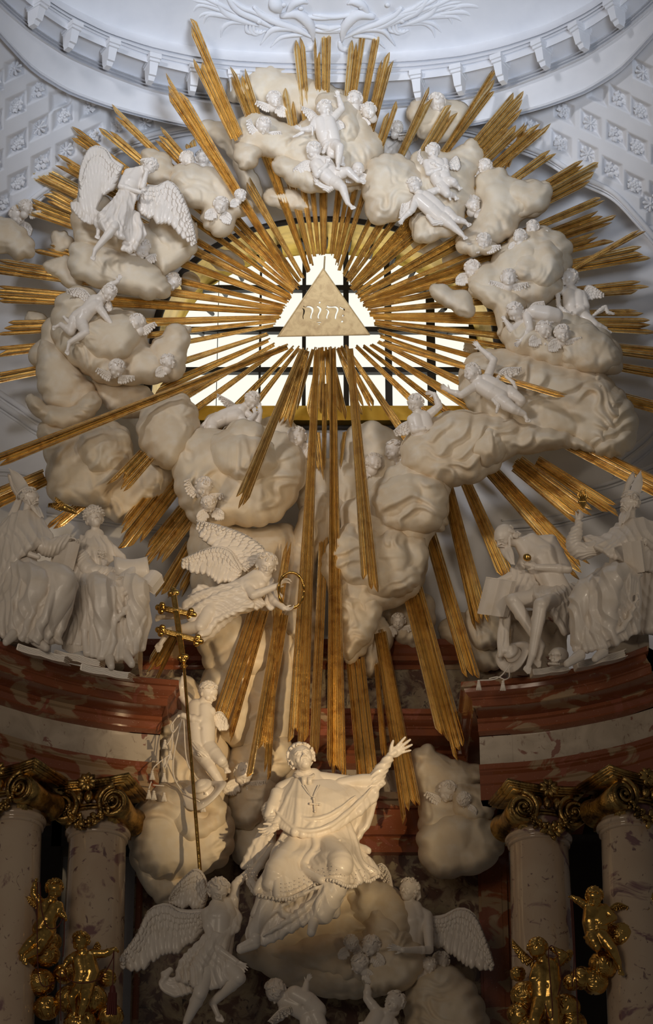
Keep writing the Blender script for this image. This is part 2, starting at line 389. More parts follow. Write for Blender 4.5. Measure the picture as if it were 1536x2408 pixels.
def feather(B, a, b, w, nrm, curve=.0):
    a = np.asarray(a, float); b = np.asarray(b, float); d = b-a; L = np.linalg.norm(d)
    if L < 1e-6: return
    d /= L; nrm = nrm-d*(nrm@d); nrm /= np.linalg.norm(nrm)+1e-9; x = np.cross(d, nrm)
    N = 7; V = []; th = w*.20
    for i in range(N):
        t = i/(N-1); ww = w*(.45+.85*math.sin(math.pi*min(t*.80+.12, 1)))*(1 if t < .8 else math.sqrt(max(0, 1-((t-.8)/.2)**2*.93)))
        c = a+d*L*t+nrm*(curve*L*math.sin(t*math.pi))+x*0
        V += [c-x*ww*.5, c-x*ww*.28+nrm*th*.8, c+nrm*th*1.5, c+x*ww*.28+nrm*th*.8, c+x*ww*.5, c-nrm*th*.6]
    Fc = []
    for i in range(N-1):
        for j in range(6): Fc.append([i*6+j, i*6+(j+1) % 6, (i+1)*6+(j+1) % 6, (i+1)*6+j])
    Fc += [[5, 4, 3, 2, 1, 0], [(N-1)*6+j for j in range(6)]]
    B.add(V, Fc)
def spl(pts, n):
    """Catmull-Rom through points"""
    P = np.asarray(pts, float); P = np.vstack([2*P[0]-P[1], P, 2*P[-1]-P[-2]]); m = len(P)-3
    t = np.linspace(0, m-1e-9, n); i = t.astype(int); f = (t-i)[:, None]
    a, b, c, d = P[i], P[i+1], P[i+2], P[i+3]
    return .5*((2*b)+(-a+c)*f+(2*a-5*b+4*c-d)*f**2+(-a+3*b-3*c+d)*f**3)
def wing(T, fr, m, lead, trail, edge=5, n=12, rows=(1.0, .72, .5, .32, .17), seed=3, dz=1.0, name='wing'):
    """lead: front edge root->tip, trail: feather tips in the same order, both (px,py,dz)"""
    rnd = random.Random(seed); B = MB()
    lead = [tuple(q)+(0,)*(3-len(q)) for q in lead]; trail = [tuple(q)+(0,)*(3-len(q)) for q in trail]
    Lp = fr.p(spl(lead, 60)); Tp = fr.p(spl(trail, 60))
    nz = np.array([0, 0, 1.0])
    span = np.linalg.norm(np.diff(Lp, axis=0), axis=1).sum()
    # thin web that carries the feathers
    wd0 = span/n*1.5
    for ri, fr_ in enumerate(rows):
        k = int(n*(1+.35*ri)); wd = span/k*1.5*(1.0 if ri else 1.15)
        for i in range(k):
            t = (i+.5)/k; j = min(int(t*59), 59); a = Lp[j]; b = Tp[j]
            e = a+(b-a)*fr_*rnd.uniform(.92, 1.04); s0 = a+(b-a)*max(0, fr_-.55)*.75
            off = nz*(ri*max(1.3, wd0*.20)*dz)
            L = np.linalg.norm(e-s0); w = min(max(wd, L*.16), L*.55)
            feather(B, s0+off, e+off*.9+nz*(rnd.uniform(-.3, .3)+(.9 if i % 2 else -.3)*wd0*.06), w, nz+np.array([.15, .1, 0]), .03)
    # arm of the wing
    k = 14; pts = [Lp[int(i*59/(k-1))] for i in range(k)]; rs = [edge*(1.0-.75*i/(k-1)) for i in range(k)]
    B.tube([q+nz*edge*.35 for q in pts], rs, 10)
    me = mesh(name, fr.world(B.arr()), B.f, m); return obj(name, me, T)
def part(T, fr, B, name, m='fig', vox=1.5, smooth=3, dents=(), disp=None, keep=None):
    me = B.remesh(vox, smooth, keep=keep, extra=22) if vox else mesh(name, B.arr(), B.f, None)
    return finish(me, fr, M[m] if isinstance(m, str) else m, name, T, dents, disp)
# ---------------------------------------------------------------- stucco clouds
def cpoly(P, k=6):
    P = np.asarray(P, float); n = len(P); out = []
    for i in range(n):
        a, b, c, d = P[(i-1) % n], P[i], P[(i+1) % n], P[(i+2) % n]
        for j in range(k):
            t = j/k; out.append(.5*((2*b)+(-a+c)*t+(2*a-5*b+4*c-d)*t*t+(-a+3*b-3*c+d)*t**3))
    return np.array(out)
def scallop(P, seed, sc):
    amp, wl = sc
    d = np.roll(P, -1, 0)-P; L = np.linalg.norm(d, axis=1); S = np.r_[0, np.cumsum(L)]; tot = S[-1]
    n = int(tot/4.5); t = np.linspace(0, tot, n, endpoint=False); Q = np.c_[np.interp(t, S, np.r_[P[:, 0], P[0, 0]]), np.interp(t, S, np.r_[P[:, 1], P[0, 1]])]
    tg = np.roll(Q, -2, 0)-np.roll(Q, 2, 0); tg /= np.linalg.norm(tg, axis=1)[:, None]+1e-9; nr = np.c_[tg[:, 1], -tg[:, 0]]
    if .5*np.sum(P[:, 0]*np.roll(P[:, 1], -1)-np.roll(P[:, 0], -1)*P[:, 1]) < 0: nr = -nr
    k = max(3, round(tot/wl)); ph = t/tot*k + .9*vn(np.c_[t/tot*k/1.7, t*0], seed+91)*np.sin(math.pi*t/tot)
    a = np.abs(np.sin(math.pi*ph))**.8-.62
    return Q+nr*(amp*a*(1+.5*vn(np.c_[t/wl/2, t*0], seed+92)))[:, None]
def inside(q, P):
    c = np.zeros(len(q), bool); n = len(P)
    for i in range(n):
        x0, y0 = P[i]; x1, y1 = P[(i+1) % n]
        if y0 == y1: continue
        m_ = ((y0 > q[:, 1]) != (y1 > q[:, 1])) & (q[:, 0] < (x1-x0)*(q[:, 1]-y0)/(y1-y0)+x0); c ^= m_
    return c
def nearest(q, P):
    best = np.full(len(q), 1e18); bp = np.zeros((len(q), 2)); n = len(P)
    for i in range(n):
        a = P[i]; d = P[(i+1) % n]-a; L = d@d
        if L == 0: continue
        t = np.clip(((q-a)@d)/L, 0, 1)[:, None]; z = a+t*d; e = ((q-z)**2).sum(1); m_ = e < best
        best[m_] = e[m_]; bp[m_] = z[m_]
    return np.sqrt(best), bp
def cloud_layer(MBw, poly, Y0, T, edge, lobe, seed, swirl=5.0, g=4.0, back=.35, tilt=(0, 0), lobes=None, sdir=None, sc=(5, 46)):
    P = scallop(cpoly(poly), seed, sc); lo = P.min(0)-g; hi = P.max(0)+g
    gx = np.arange(lo[0], hi[0]+g, g); gy = np.arange(lo[1], hi[1]+g, g)
    X, Yg = np.meshgrid(gx, gy, indexing='ij'); q = np.c_[X.ravel(), Yg.ravel()]; nx, ny = X.shape
    ins = inside(q, P); I = ins.reshape(nx, ny)
    cell = I[:-1, :-1] | I[1:, :-1] | I[:-1, 1:] | I[1:, 1:]
    cc = np.c_[(X[:-1, :-1]+g/2).ravel(), (Yg[:-1, :-1]+g/2).ravel()]
    cell &= inside(cc, P).reshape(nx-1, ny-1)
    use = np.zeros((nx, ny), bool); use[:-1, :-1] |= cell; use[1:, :-1] |= cell; use[:-1, 1:] |= cell; use[1:, 1:] |= cell
    full = np.zeros((nx, ny), int); full[:-1, :-1] += cell; full[1:, :-1] += cell; full[:-1, 1:] += cell; full[1:, 1:] += cell
    bnd = (use & (full < 4)).ravel(); use = use.ravel()
    idx = np.where(use)[0]; qq = q[idx].copy(); bb = bnd[idx]
    d, np_ = nearest(qq, P); qq[bb] = np_[bb]; d[bb] = 0
    e = np.clip(d/edge, 0, 1); base = T*np.sqrt(1-(1-e)**2)
    rnd = random.Random(seed)
    wq = qq + .55*lobe*np.c_[vn(qq/lobe/1.1, seed+5), vn(qq/lobe/1.1, seed+9)] + .12*lobe*np.c_[vn(qq/lobe*3, seed+25), vn(qq/lobe*3, seed+29)]
    area = abs(.5*np.sum(P[:, 0]*np.roll(P[:, 1], -1)-np.roll(P[:, 0], -1)*P[:, 1]))
    cs = [(a, b, r) for a, b, r in (lobes or [])]; tries = 0; want = int(area/(lobe*lobe*1.3))+2
    pin = qq[d > lobe*.25] if (d > lobe*.25).any() else qq
    while len(cs) < want+len(lobes or []) and tries < 400:
        tries += 1; z = pin[rnd.randrange(len(pin))]; r = lobe*rnd.uniform(.65, 1.35)
        if all((z[0]-a)**2+(z[1]-b)**2 > (.62*(r+rr)/2*1.1)**2 for a, b, rr in cs): cs.append((z[0], z[1], r))
    Lm = np.zeros(len(qq))
    for a, b, r in cs:
        qd = np.clip(1-((wq[:, 0]-a)**2+(wq[:, 1]-b)**2)/(r*r), 0, 1); po = rnd.uniform(.0, .26)*lobe
        v = r*.36*np.sqrt(qd)+po*np.clip(qd/.16, 0, 1)**.6
        k = .035*lobe; h_ = np.clip(.5+.5*(v-Lm)/k, 0, 1); Lm = Lm*(1-h_)+v*h_+k*h_*(1-h_)
    es = np.clip(d/(edge*.8), 0, 1); es = es*(2-es)
    f1 = fbm(qq/(lobe*2.1) + .35*np.c_[vn(qq/lobe, seed+41), vn(qq/lobe, seed+43)], seed+3, 2)*3.0
    if sdir is not None: f1 = f1*.55+(qq@np.asarray(sdir, float))/(lobe*.42)/np.linalg.norm(sdir)*.5
    fr_ = f1 % 1; ridge = np.where(fr_ < .78, fr_/.78, (1-fr_)/.22); ridge = ridge**1.6
    msk = np.clip(vn(qq/(lobe*1.6), seed+77)*1.4+.45, .08, 1)
    h = base*.72 + Lm*es*1.05 + swirl*2.3*ridge*es*msk + .8*vn(qq/9, seed+8)*es
    Hg = np.zeros(nx*ny); Hg[idx] = h; Mg = use.astype(float); Hg = Hg.reshape(nx, ny); Mg = Mg.reshape(nx, ny)
    for _k in range(2):
        num = Hg*Mg*2; den = Mg*2
        for ax, sh_ in ((0, 1), (0, -1), (1, 1), (1, -1)): num = num+np.roll(Hg*Mg, sh_, ax); den = den+np.roll(Mg, sh_, ax)
        Hg = np.where(Mg > 0, num/np.maximum(den, 1e-9), 0)
    h = np.where(bb, h, Hg.ravel()[idx])
    h += ((qq[:, 0]-qq[:, 0].mean())*tilt[0]+(qq[:, 1]-qq[:, 1].mean())*tilt[1])
    s0 = 5.35e-3
    bh = ((qq[:, 0]-qq[:, 0].mean())*tilt[0]+(qq[:, 1]-qq[:, 1].mean())*tilt[1])
    vf = W(qq[:, 0], qq[:, 1], Y0-h*s0); vb = W(qq[:, 0], qq[:, 1], Y0+(base*back-bh)*s0)
    n = len(idx); mp = -np.ones(nx*ny, int); mp[idx] = np.arange(n); mb = mp.copy()
    inner = np.where(~bb)[0]; rem = np.arange(n); rem[inner] = n+np.arange(len(inner)); mb[idx] = rem
    ci, cj = np.where(cell); a = ci*ny+cj; b = (ci+1)*ny+cj; c = (ci+1)*ny+cj+1; dd = ci*ny+cj+1
    f_front = np.stack([mp[a], mp[dd], mp[c], mp[b]], 1); f_back = np.stack([mb[a], mb[b], mb[c], mb[dd]], 1)
    MBw.add(np.vstack([vf, vb[inner]]), np.vstack([f_front, f_back]).tolist())
def cloud(label, layers, mt='cloud', name='cloud', cat='cloud', group=None):
    B = MB()
    for L in layers:
        L = dict(L); cloud_layer(B, L['p'], L.get('Y', .6), L.get('T', 45), L.get('e', 45), L.get('l', 55), L.get('s', 1), L.get('w', 5.0)+1.5, L.get('g', 3.0), L.get('b', .35), L.get('t', (0, 0)), L.get('L'), L.get('d'), L.get('sc', (5, 46)))
    v = B.arr(); o = v.mean(0); me = mesh(name, v-o, B.f, M[mt])
    return tag(obj(name, me, None, o), label, cat, group)
# ================================================================ THE SETTING
S_ = 5.35e-3
def struct(name, v, f, m, smooth=False, parent=None, kind='structure'):
    v = np.asarray(v, float); o = v.mean(0); x = obj(name, mesh(name, v-o, f, m, smooth), parent, o)
    return tag(x, kind=kind) if parent is None else x
def grid(rows):
    n, k = len(rows), len(rows[0]); V = np.concatenate(rows)
    return V, [[i*k+j, i*k+j+1, (i+1)*k+j+1, (i+1)*k+j] for i in range(n-1) for j in range(k-1)]
# ---- back wall with the window opening
OPEN = np.array([(352, 1010), (352, 800), (385, 690), (455, 605), (560, 545), (660, 518), (765, 508), (870, 518), (975, 545), (1080, 605), (1150, 690), (1180, 800), (1180, 1010), (980, 1010), (765, 1010), (560, 1010)], float)
YW = 1.5
def resamp(P, n):
    P = np.vstack([P, P[:1]]); L = np.r_[0, np.cumsum(np.linalg.norm(np.diff(P, axis=0), axis=1))]; t = np.linspace(0, L[-1], n, endpoint=False)
    return np.c_[np.interp(t, L, P[:, 0]), np.interp(t, L, P[:, 1])]
OP = resamp(cpoly(OPEN, 5), 120)
def boxray(q, c=(768, 800), x0=-420, x1=1960, y0=300, y1=2560):
    d = q-np.array(c); out = []
    for a, b in d:
        t = min([(x1-c[0])/a if a > 0 else 1e9, (x0-c[0])/a if a < 0 else 1e9, (y1-c[1])/b if b > 0 else 1e9, (y0-c[1])/b if b < 0 else 1e9]); out.append((c[0]+a*t, c[1]+b*t))
    return np.array(out)
OB = boxray(OP)
def loft(rings, closed=True):
    n = len(rings[0]); V = np.concatenate(rings); Fc = []
    for k in range(len(rings)-1):
        for i in range(n if closed else n-1): Fc.append([k*n+i, k*n+(i+1) % n, (k+1)*n+(i+1) % n, (k+1)*n+i])
    return V, Fc
V, Fc = loft([W(OP[:, 0], OP[:, 1], YW), W(OB[:, 0], OB[:, 1], YW), W(OB[:, 0], OB[:, 1], YW+1.9)])
struct('wall_back', V, Fc, M['plaster'])
def shrink(P, k, c=(766, 790)): c = np.array(c); return c+(P-c)*np.array(k)
V, Fc = loft([W(*shrink(OP, 1.0).T, YW-.06), W(*shrink(OP, .965).T, YW-.10), W(*shrink(OP, .95).T, YW-.02), W(*shrink(OP, .95).T, YW+.2)])
struct('trim_1', V, Fc, M['void'], True)
V, Fc = loft([W(*shrink(OP, .955).T, YW+.1), W(*shrink(OP, (.90, .86), (766, 900)).T, YW+.8), W(*shrink(OP, (.85, .765), (766, 900)).T, YW+1.4), W(*shrink(OP, (.7, .60), (766, 900)).T, YW+1.42)])
struct('trim_2', V, Fc, M['reveal'], True)
b = MB()
def pbox(B, x0, y0, x1, y1, Ya, Yb):
    """box whose front face covers the pixel rectangle at depth Ya and which reaches back to Yb"""
    a = W(x0, y1, Ya); c = W(x1, y0, Ya); B.box((a[0], Ya, a[2]), (c[0], Yb, c[2]))
pbox(b, 380, 954, 1150, 988, YW-.15, YW+1.6); struct('trim_3', b.arr(), b.f, M['reveal'])
B = MB()
for k in range(-7, 8):
    a = k*.17; p0 = W(766+np.sin(a)*330, 905-np.cos(a)*345, YW+.5); p1 = W(766+np.sin(a)*312, 905-np.cos(a)*318, YW+1.3); B.cap(p0, p1, .035, .03, 8)
struct('trim_12', B.arr(), B.f, M['void'], True)
# ---- window: lit glass and iron bars
win = tag(obj('window_1', None, None, W(766, 780, 2.85)), kind='structure')
gl = W(np.array([330, 1200, 1200, 330]), np.array([1015, 1015, 560, 560]), 2.85)-W(766, 780, 2.85)
obj('pane', mesh('pane', gl, [[0, 1, 2, 3]], M['glass'], False), win)
b = MB()
for x in (403, 512, 612, 715, 814, 913, 1013, 1115): pbox(b, x-5.5, 560, x+5.5, 1000, 2.72, 2.80)
for y in (676, 774, 869): pbox(b, 340, y-6, 1190, y+6, 2.71, 2.79)
obj('glazing_bars', mesh('glazing_bars', b.arr()-W(766, 780, 2.85), b.f, M['iron'], False), win)
# ---- oval ceiling ring
DX = np.array([0, 120, 217, 316, 416, 516, 608, 691, 768, 860, 980], float)
def ring(ys, z, n=90):
    t = np.linspace(-980, 980, n); y = np.interp(np.abs(t), DX, ys)
    k = np.array([.25, .5, .25]); yy = np.r_[y[0], y, y[-1]]; y = np.convolve(yy, k, 'valid')
    return WZ(768+t, y, z)
c0 = [328, 323, 314, 302, 281, 254, 222, 172, 90, -20, -200]
c1 = [322, 317, 308, 296, 275, 248, 214, 162, 78, -34, -215]
c2b = [262, 259, 251, 238, 215, 178, 138, 84, 20, -80, -260]
c2 = [250, 247, 239, 224, 202, 165, 124, 70, 2, -98, -280]
c3 = [194, 192, 186, 173, 149, 113, 72, 16, -52, -150, -330]
c3b = [173, 171, 165, 153, 130, 92, 48, -8, -80, -180, -360]
c4 = [137, 135, 130, 120, 98, 68, 22, -32, -110, -210, -390]
c5 = [-420]*11
def lerp(a, b, t): return [x+(y-x)*t for x, y in zip(a, b)]
prof = [(c0, 24.05), (c0, 24.10), (lerp(c0, c1, .6), 24.16), (c1, 24.12), (lerp(c1, c2b, .08), 24.2), (lerp(c1, c2b, .55), 24.36), (c2b, 24.50), (lerp(c2b, c2, .35), 24.47), (lerp(c2b, c2, .7), 24.60), (c2, 24.56), (lerp(c2, c3, .06), 24.66), (lerp(c2, c3, .16), 24.62), (lerp(c2, c3, .20), 24.72), (lerp(c2, c3, .98), 24.74), (c3, 24.66),
        (lerp(c3, c3b, .9), 24.82), (c3b, 24.80), (lerp(c3b, c4, .25), 24.90), (lerp(c3b, c4, .3), 24.87), (lerp(c3b, c4, .6), 24.99), (lerp(c3b, c4, .65), 24.95), (c4, 25.12), (lerp(c4, c5, .02), 25.22), (lerp(c4, c5, .25), 25.5), (c5, 26.3)]
rows = [ring(a, z) for a, z in prof]
V, Fc = grid(rows); me = mesh('ceiling', V-V.mean(0), Fc, M['plaster'])
for p_ in me.polygons: p_.use_smooth = True
me.set_sharp_from_angle(angle=R(28))
ceil = tag(obj('ceiling', me, None, V.mean(0)), kind='structure')
CO = V.mean(0)
for dx in (-691, -608, -516, -416, -316, -217, 217, 316, 416, 516, 608, 691):
    y = np.interp(abs(dx), [217, 316, 416, 516, 608, 691], [204, 189, 164, 129, 86, 31])
    w = WZ(768+dx, y+12, 24.55); w2 = WZ(768+dx+6, np.interp(abs(dx+6), [217, 316, 416, 516, 608, 691, 700], [204, 189, 164, 129, 86, 31, 25])+12, 24.55)
    dr = (w2-w)[:2]; dr /= np.linalg.norm(dr); nr = np.array([dr[1], -dr[0]])
    B = MB()
    for (hw, o0, o1, z0, z1, k) in ((.085, -.06, .24, 24.68, 24.76, 1), (.075, -.05, .21, 24.64, 24.68, 1), (.062, -.04, .18, 24.46, 24.64, .8), (.05, -.03, .10, 24.40, 24.46, .8)):
        q = [(-hw*k, o0, z0), (hw*k, o0, z0), (hw*k, o0+(o1-o0)*k, z0), (-hw*k, o0+(o1-o0)*k, z0), (-hw, o0, z1), (hw, o0, z1), (hw, o1, z1), (-hw, o1, z1)]
        B.add([[w[0]+dr[0]*a+nr[0]*b_, w[1]+dr[1]*a+nr[1]*b_, c_] for a, b_, c_ in q], [[0, 1, 2, 3], [4, 7, 6, 5], [0, 4, 5, 1], [1, 5, 6, 2], [2, 6, 7, 3], [3, 7, 4, 0]])
    obj('modillion', mesh('modillion', B.arr()-CO, B.f, M['plaster'], False), ceil)
# ---- stucco foliage on the ceiling
B = MB()
def zc(px, py): return 25.20+.28*np.clip((137-py)/130, 0, 1.6)-.02
def leaf(pts, w, tip=.15, body=.75, k=16):
    s = spl([(a, b_, 0) for a, b_ in pts], k); t = np.linspace(0, 1, k)
    r = 1.35*w*S_*np.clip(np.sin(math.pi*np.clip(t*.9+.1, 0, 1))**body, tip, 1)
    B.tube(WZ(s[:, 0], s[:, 1], zc(s[:, 0], s[:, 1])), r, 10)
for pts, w in (([(566, 42), (520, 24), (470, 12), (448, 38)], 5), ([(572, 46), (530, 34), (480, 32), (462, 50)], 4.5), ([(575, 52), (535, 38), (490, 34), (476, 62)], 6), ([(580, 56), (545, 52), (525, 66), (519, 88)], 5),
               ([(508, 0), (530, 30), (570, 48), (610, 62)], 7), ([(535, -5), (560, 25), (610, 48), (650, 70)], 7), ([(545, 0), (570, 18), (600, 30), (660, 62)], 5), ([(596, 15), (615, 35), (650, 50), (690, 62)], 6), ([(600, 30), (640, 48), (700, 70), (740, 92)], 7),
               ([(710, 78), (680, 66), (640, 70), (612, 106)], 7), ([(712, 84), (690, 82), (660, 88), (636, 112)], 5), ([(660, 38), (700, 32), (730, 60), (738, 98)], 11), ([(450, 0), (500, 10), (540, 30)], 4), ([(480, -5), (520, 12), (560, 36)], 5),
               ([(675, 32), (690, 10), (710, 2), (725, 8)], 8), ([(640, -5), (660, 30)], 14), ([(744, 95), (735, 112), (700, 118)], 6), ([(740, 60), (770, 66), (800, 74)], 6), ([(735, 72), (790, 70), (830, 60)], 5), ([(735, 35), (790, 40), (850, 30)], 5)):
    leaf(pts, w)
    if len(pts) > 2 and pts[0][0] < 750: leaf([(1532-a+10, b_+2) for a, b_ in pts], w)
for pts, w in (([(980, 44), (1020, 38), (1070, 38), (1096, 58)], 6), ([(1000, 40), (1060, 28), (1100, 30), (1120, 54)], 6), ([(1040, 28), (1090, 12), (1130, 16), (1146, 38)], 6), ([(1080, 10), (1120, -4), (1150, 12), (1163, 8)], 4),
               ([(960, 50), (990, 48), (1020, 56), (1040, 78)], 6), ([(860, 70), (900, 60), (960, 30), (1040, 8)], 7), ([(880, 60), (940, 36), (1000, 20), (1070, -6)], 6), ([(930, 40), (1000, 10), (1040, -10)], 5)): leaf(pts, w)
for cx, cy in ((604, 68), (940, 66)):
    for a, b_ in ((0, 12), (8, 9), (-9, 8)): leaf([(cx-16+a, cy-14), (cx-14+a, cy+4), (cx+a, cy+b_), (cx+14+a, cy+4)], 4.5, .5)
for cx, cy in ((668, 12), (912, 12), (708, 20), (850, 18), (610, 52), (946, 50)): B.ell(WZ(cx, cy, zc(cx, cy)-.02), np.array([7, 7, 5])*S_)
obj('foliage', mesh('foliage', B.arr()-CO, B.f, M['plaster']), ceil)
# ---- coffered vaults left and right with rosettes
def Yv(px, py): return 1.40-2.35*np.clip((np.abs(px-768)-330)/440, 0, 1.1)*np.clip((620-py)/520, 0, 1.1)
COF = {-1: [(34, 160), (87, 212), (37, 247), (148, 272), (92, 300), (210, 250), (40, 335), (217, 322), (155, 352), (97, 382), (42, 427), (275, 295), (340, 288), (3, 477), (-15, 196), (-18, 290), (-16, 385), (140, 232, 0), (275, 268, 0), (28, 520, 0)],
       1: [(1513, 170), (1458, 232), (1508, 260), (1327, 262), (1390, 290), (1450, 317), (1500, 345), (1320, 337), (1383, 362), (1440, 400), (1493, 435), (1253, 300), (1530, 480), (1180, 296), (1562, 290), (1556, 375), (1552, 460), (1405, 217, 0), (1560, 210), (1545, 520, 0)]}
for sd in (-1, 1):
    if sd < 0: poly = np.array([(-60, 38), (0, 82), (100, 162), (190, 225), (300, 264), (400, 286), (450, 298), (415, 312), (280, 344), (185, 398), (100, 452), (20, 525), (-60, 620)], float)
    else: poly = np.array([(1596, 38), (1536, 82), (1436, 162), (1346, 225), (1236, 264), (1136, 286), (1086, 298), (1120, 312), (1165, 325), (1273, 362), (1355, 412), (1438, 453), (1496, 511), (1540, 560), (1596, 620)], float)
    g = 2.0; lo = poly.min(0); hi = poly.max(0); gx = np.arange(lo[0], hi[0], g); gy = np.arange(lo[1], hi[1], g)
    X, Yg = np.meshgrid(gx, gy, indexing='ij'); q = np.c_[X.ravel(), Yg.ravel()]; h = np.zeros(len(q))
    for c_ in COF[sd]:
        dx = q[:, 0]-c_[0]; dy = q[:, 1]-c_[1]-sd*.48*dx; e = np.minimum(25-np.abs(dx), 25-np.abs(dy))
        st = np.clip(e/2.5, 0, 1)*.25+np.clip((e-4)/2.5, 0, 1)*.45+np.clip((e-8)/2.5, 0, 1)*.3; h = np.maximum(h, st)
    ins = inside(q, poly).reshape(X.shape); cell = ins[:-1, :-1] & ins[1:, 1:] & ins[1:, :-1] & ins[:-1, 1:]
    V = W(q[:, 0], q[:, 1], Yv(q[:, 0], q[:, 1])+h*.085); ny = X.shape[1]; ci, cj = np.where(cell)
    Fc = np.stack([ci*ny+cj, ci*ny+cj+1, (ci+1)*ny+cj+1, (ci+1)*ny+cj], 1); us = np.unique(Fc); mp = np.zeros(len(V), int); mp[us] = np.arange(len(us))
    V = V[us]; o0 = V.mean(0); vo = tag(obj('ceiling', mesh('ceiling', V-o0, mp[Fc], M['plaster']), None, o0), kind='structure')
    rnd = random.Random(5+sd)
    for k, c_ in enumerate(COF[sd]):
        if len(c_) > 2: continue
        fr = Frame(c_[0], c_[1], float(Yv(c_[0], c_[1]))+.055); B = MB(); kind = k % 4; a0 = rnd.random()
        np_ = (8, 5, 6, 5)[kind]
        for i in range(np_):
            a = a0+2*math.pi*i/np_; d = np.array([math.cos(a), math.sin(a)+.5*-sd*math.cos(a)*.4, 0]); L = 15
            if kind == 0: B.cap(d*5, d*L, 2.2, 4.0, 8); B.cap(d*7+[0, 0, 2], d*L*.9+[0, 0, 3], 1.2, 2, 6)
            else:
                B.ell(d*10, (6.5, 6.0, 3.2)); B.ell(d*13+[0, 0, 2.2], (4.5, 4, 2.4)); n_ = np.array([-d[1], d[0], 0])
                for s_ in (-1, 1): B.ell(d*15+n_*s_*3.5+[0, 0, 1.5], (3.1, 3.1, 2.4), nu=8, nv=6)
                if kind > 1: B.ell(d*5.5+n_*2.5+[0, 0, 3.4], (3.6, 3.6, 2.4), nu=8, nv=6)
        B.ell((0, 0, 3), (4, 4, 3.5), nu=10, nv=6)
        obj('rosette', mesh('rosette', fr.world(B.arr())+fr.o-o0, B.f, M['plaster']), vo)
# small leaf sprays on the spandrel tips
for cx, cy, sd in ((430, 300, 1), (1255, 300, -1), (1165, 300, -1), (60, 60, 1)): pass
# ---- arch mouldings round the glory
def molding(pts, Y, rs, name='trim_4', n=70, dy=(0,)):
    B = MB(); s = spl([(a, b_, 0) for a, b_ in pts], n)
    for (off, r, yo) in rs: B.tube(W(s[:, 0], s[:, 1]+off, (Y if Y is not None else Yv(s[:, 0], s[:, 1])-.02)+yo), r*S_, 8)
    if Y is None:
        a = W(s[:, 0], s[:, 1]+3, Yv(s[:, 0], s[:, 1])); b_ = W(s[:, 0], s[:, 1]+3, 1.52); V_, F_ = loft([a, b_, b_+[0, 0, .06], a+[0, 0, .06]], False); B.add(V_, F_)
    return struct(name, B.arr(), B.f, M['plaster'], True)
al = [(-60, 640), (0, 555), (45, 500), (100, 450), (185, 398), (280, 343), (350, 318), (430, 300), (520, 290)]
ar = [(1010, 292), (1100, 300), (1165, 322), (1273, 360), (1355, 410), (1438, 450), (1496, 508), (1540, 560), (1596, 640)]
mo = [(0, 7, -.02), (9, 3, .02), (17, 4, .03), (-7, 3, .03)]
molding(al, None, mo, 'trim_4'); molding(ar, None, mo, 'trim_5')
mo2 = [(0, 8, .03), (14, 5, .03), (24, 9, .02), (38, 4, .05)]
mo_=0; molding([(-60, 880), (0, 925), (45, 955), (90, 985), (160, 1010)], 1.45, mo2, 'trim_6'); molding([(1440, 1090), (1480, 1062), (1520, 1030), (1560, 990), (1600, 950)], 1.45, mo2, 'trim_7')
molding([(-60, 1110), (20, 1108), (100, 1130), (150, 1180)], 1.45, [(0, 4, .03), (10, 3, .04)], 'trim_8')
molding([(1180, 1240), (1300, 1228), (1420, 1198), (1560, 1155)], 1.45, [(0, 6, .0), (10, 3, .03), (-16, 3, .04)], 'trim_9')
molding([(1360, 1152), (1430, 1136), (1500, 1110), (1570, 1080)], 1.45, [(0, 5, .0), (10, 3, .03)], 'trim_10')
molding([(110, 1200), (250, 1222), (350, 1238), (480, 1250)], 1.45, [(0, 7, .0), (10, 4, .03), (-8, 3, .03)], 'trim_11')
# ---- entablatures
def offs(P, d):
    P = np.asarray(P, float); n = len(P); out = []
    for i in range(n):
        t0 = P[i]-P[i-1] if i > 0 else P[1]-P[0]; t1 = P[i+1]-P[i] if i < n-1 else P[-1]-P[-2]
        t0 = t0/np.linalg.norm(t0); t1 = t1/np.linalg.norm(t1); n0 = np.array([t0[1], -t0[0]]); n1 = np.array([t1[1], -t1[0]])
        b_ = n0+n1; b_ /= np.linalg.norm(b_); out.append(P[i]+b_*d/max(.3, b_@n0))
    return np.array(out)
PROF = [(.0, .02), (.60, .02), (.62, 0), (.62, -.085), (.585, -.095), (.57, -.15), (.53, -.20), (.50, -.215), (.50, -.24), (.485, -.25), (.485, -.36), (.47, -.37), (.16, -.375), (.16, -.43), (.13, -.45), (.10, -.53), (.10, -.56), (.03, -.60), (0, -.60),
        (0, -1.0), (.115, -1.0), (.115, -1.06), (.095, -1.075), (.095, -1.09), (.06, -1.12), (.055, -1.22), (.035, -1.24), (.03, -1.42), (-.2, -1.42)]
PROF = [(o_, dz*.75 if i <= 18 else dz+.15) for i, (o_, dz) in enumerate(PROF)]
FR = (18,)
def entab(plan, z, name, label, cat, prof=PROF, fr=FR, m=('red', 'beige'), k=1.0):
    rows = []
    for o_, dz in prof:
        Q = offs(plan, (o_-.62)*k); rows.append(np.c_[Q, np.full(len(Q), z+dz*k)])
    V, Fc = grid(rows); o0 = V.mean(0); me = mesh(name, V-o0, [q[::-1] for q in Fc], M[m[0]]); me.materials.append(M[m[1]]); kk = len(plan)-1
    for i in range(len(Fc)):
        if i//kk in fr: me.polygons[i].material_index = 1
    me.set_sharp_from_angle(angle=R(25)); return tag(obj(name, me, None, o0), label, cat)
def plan_pts(px, Yend, end):
    """top edge pixels -> plan; the height comes from the inner corner"""
    z = W(px[end][0], px[end][1], Yend)[2]; s = spl([(a, b_, 0) for a, b_ in px], 26); return WZ(s[:, 0], s[:, 1], z)[:, :2], z
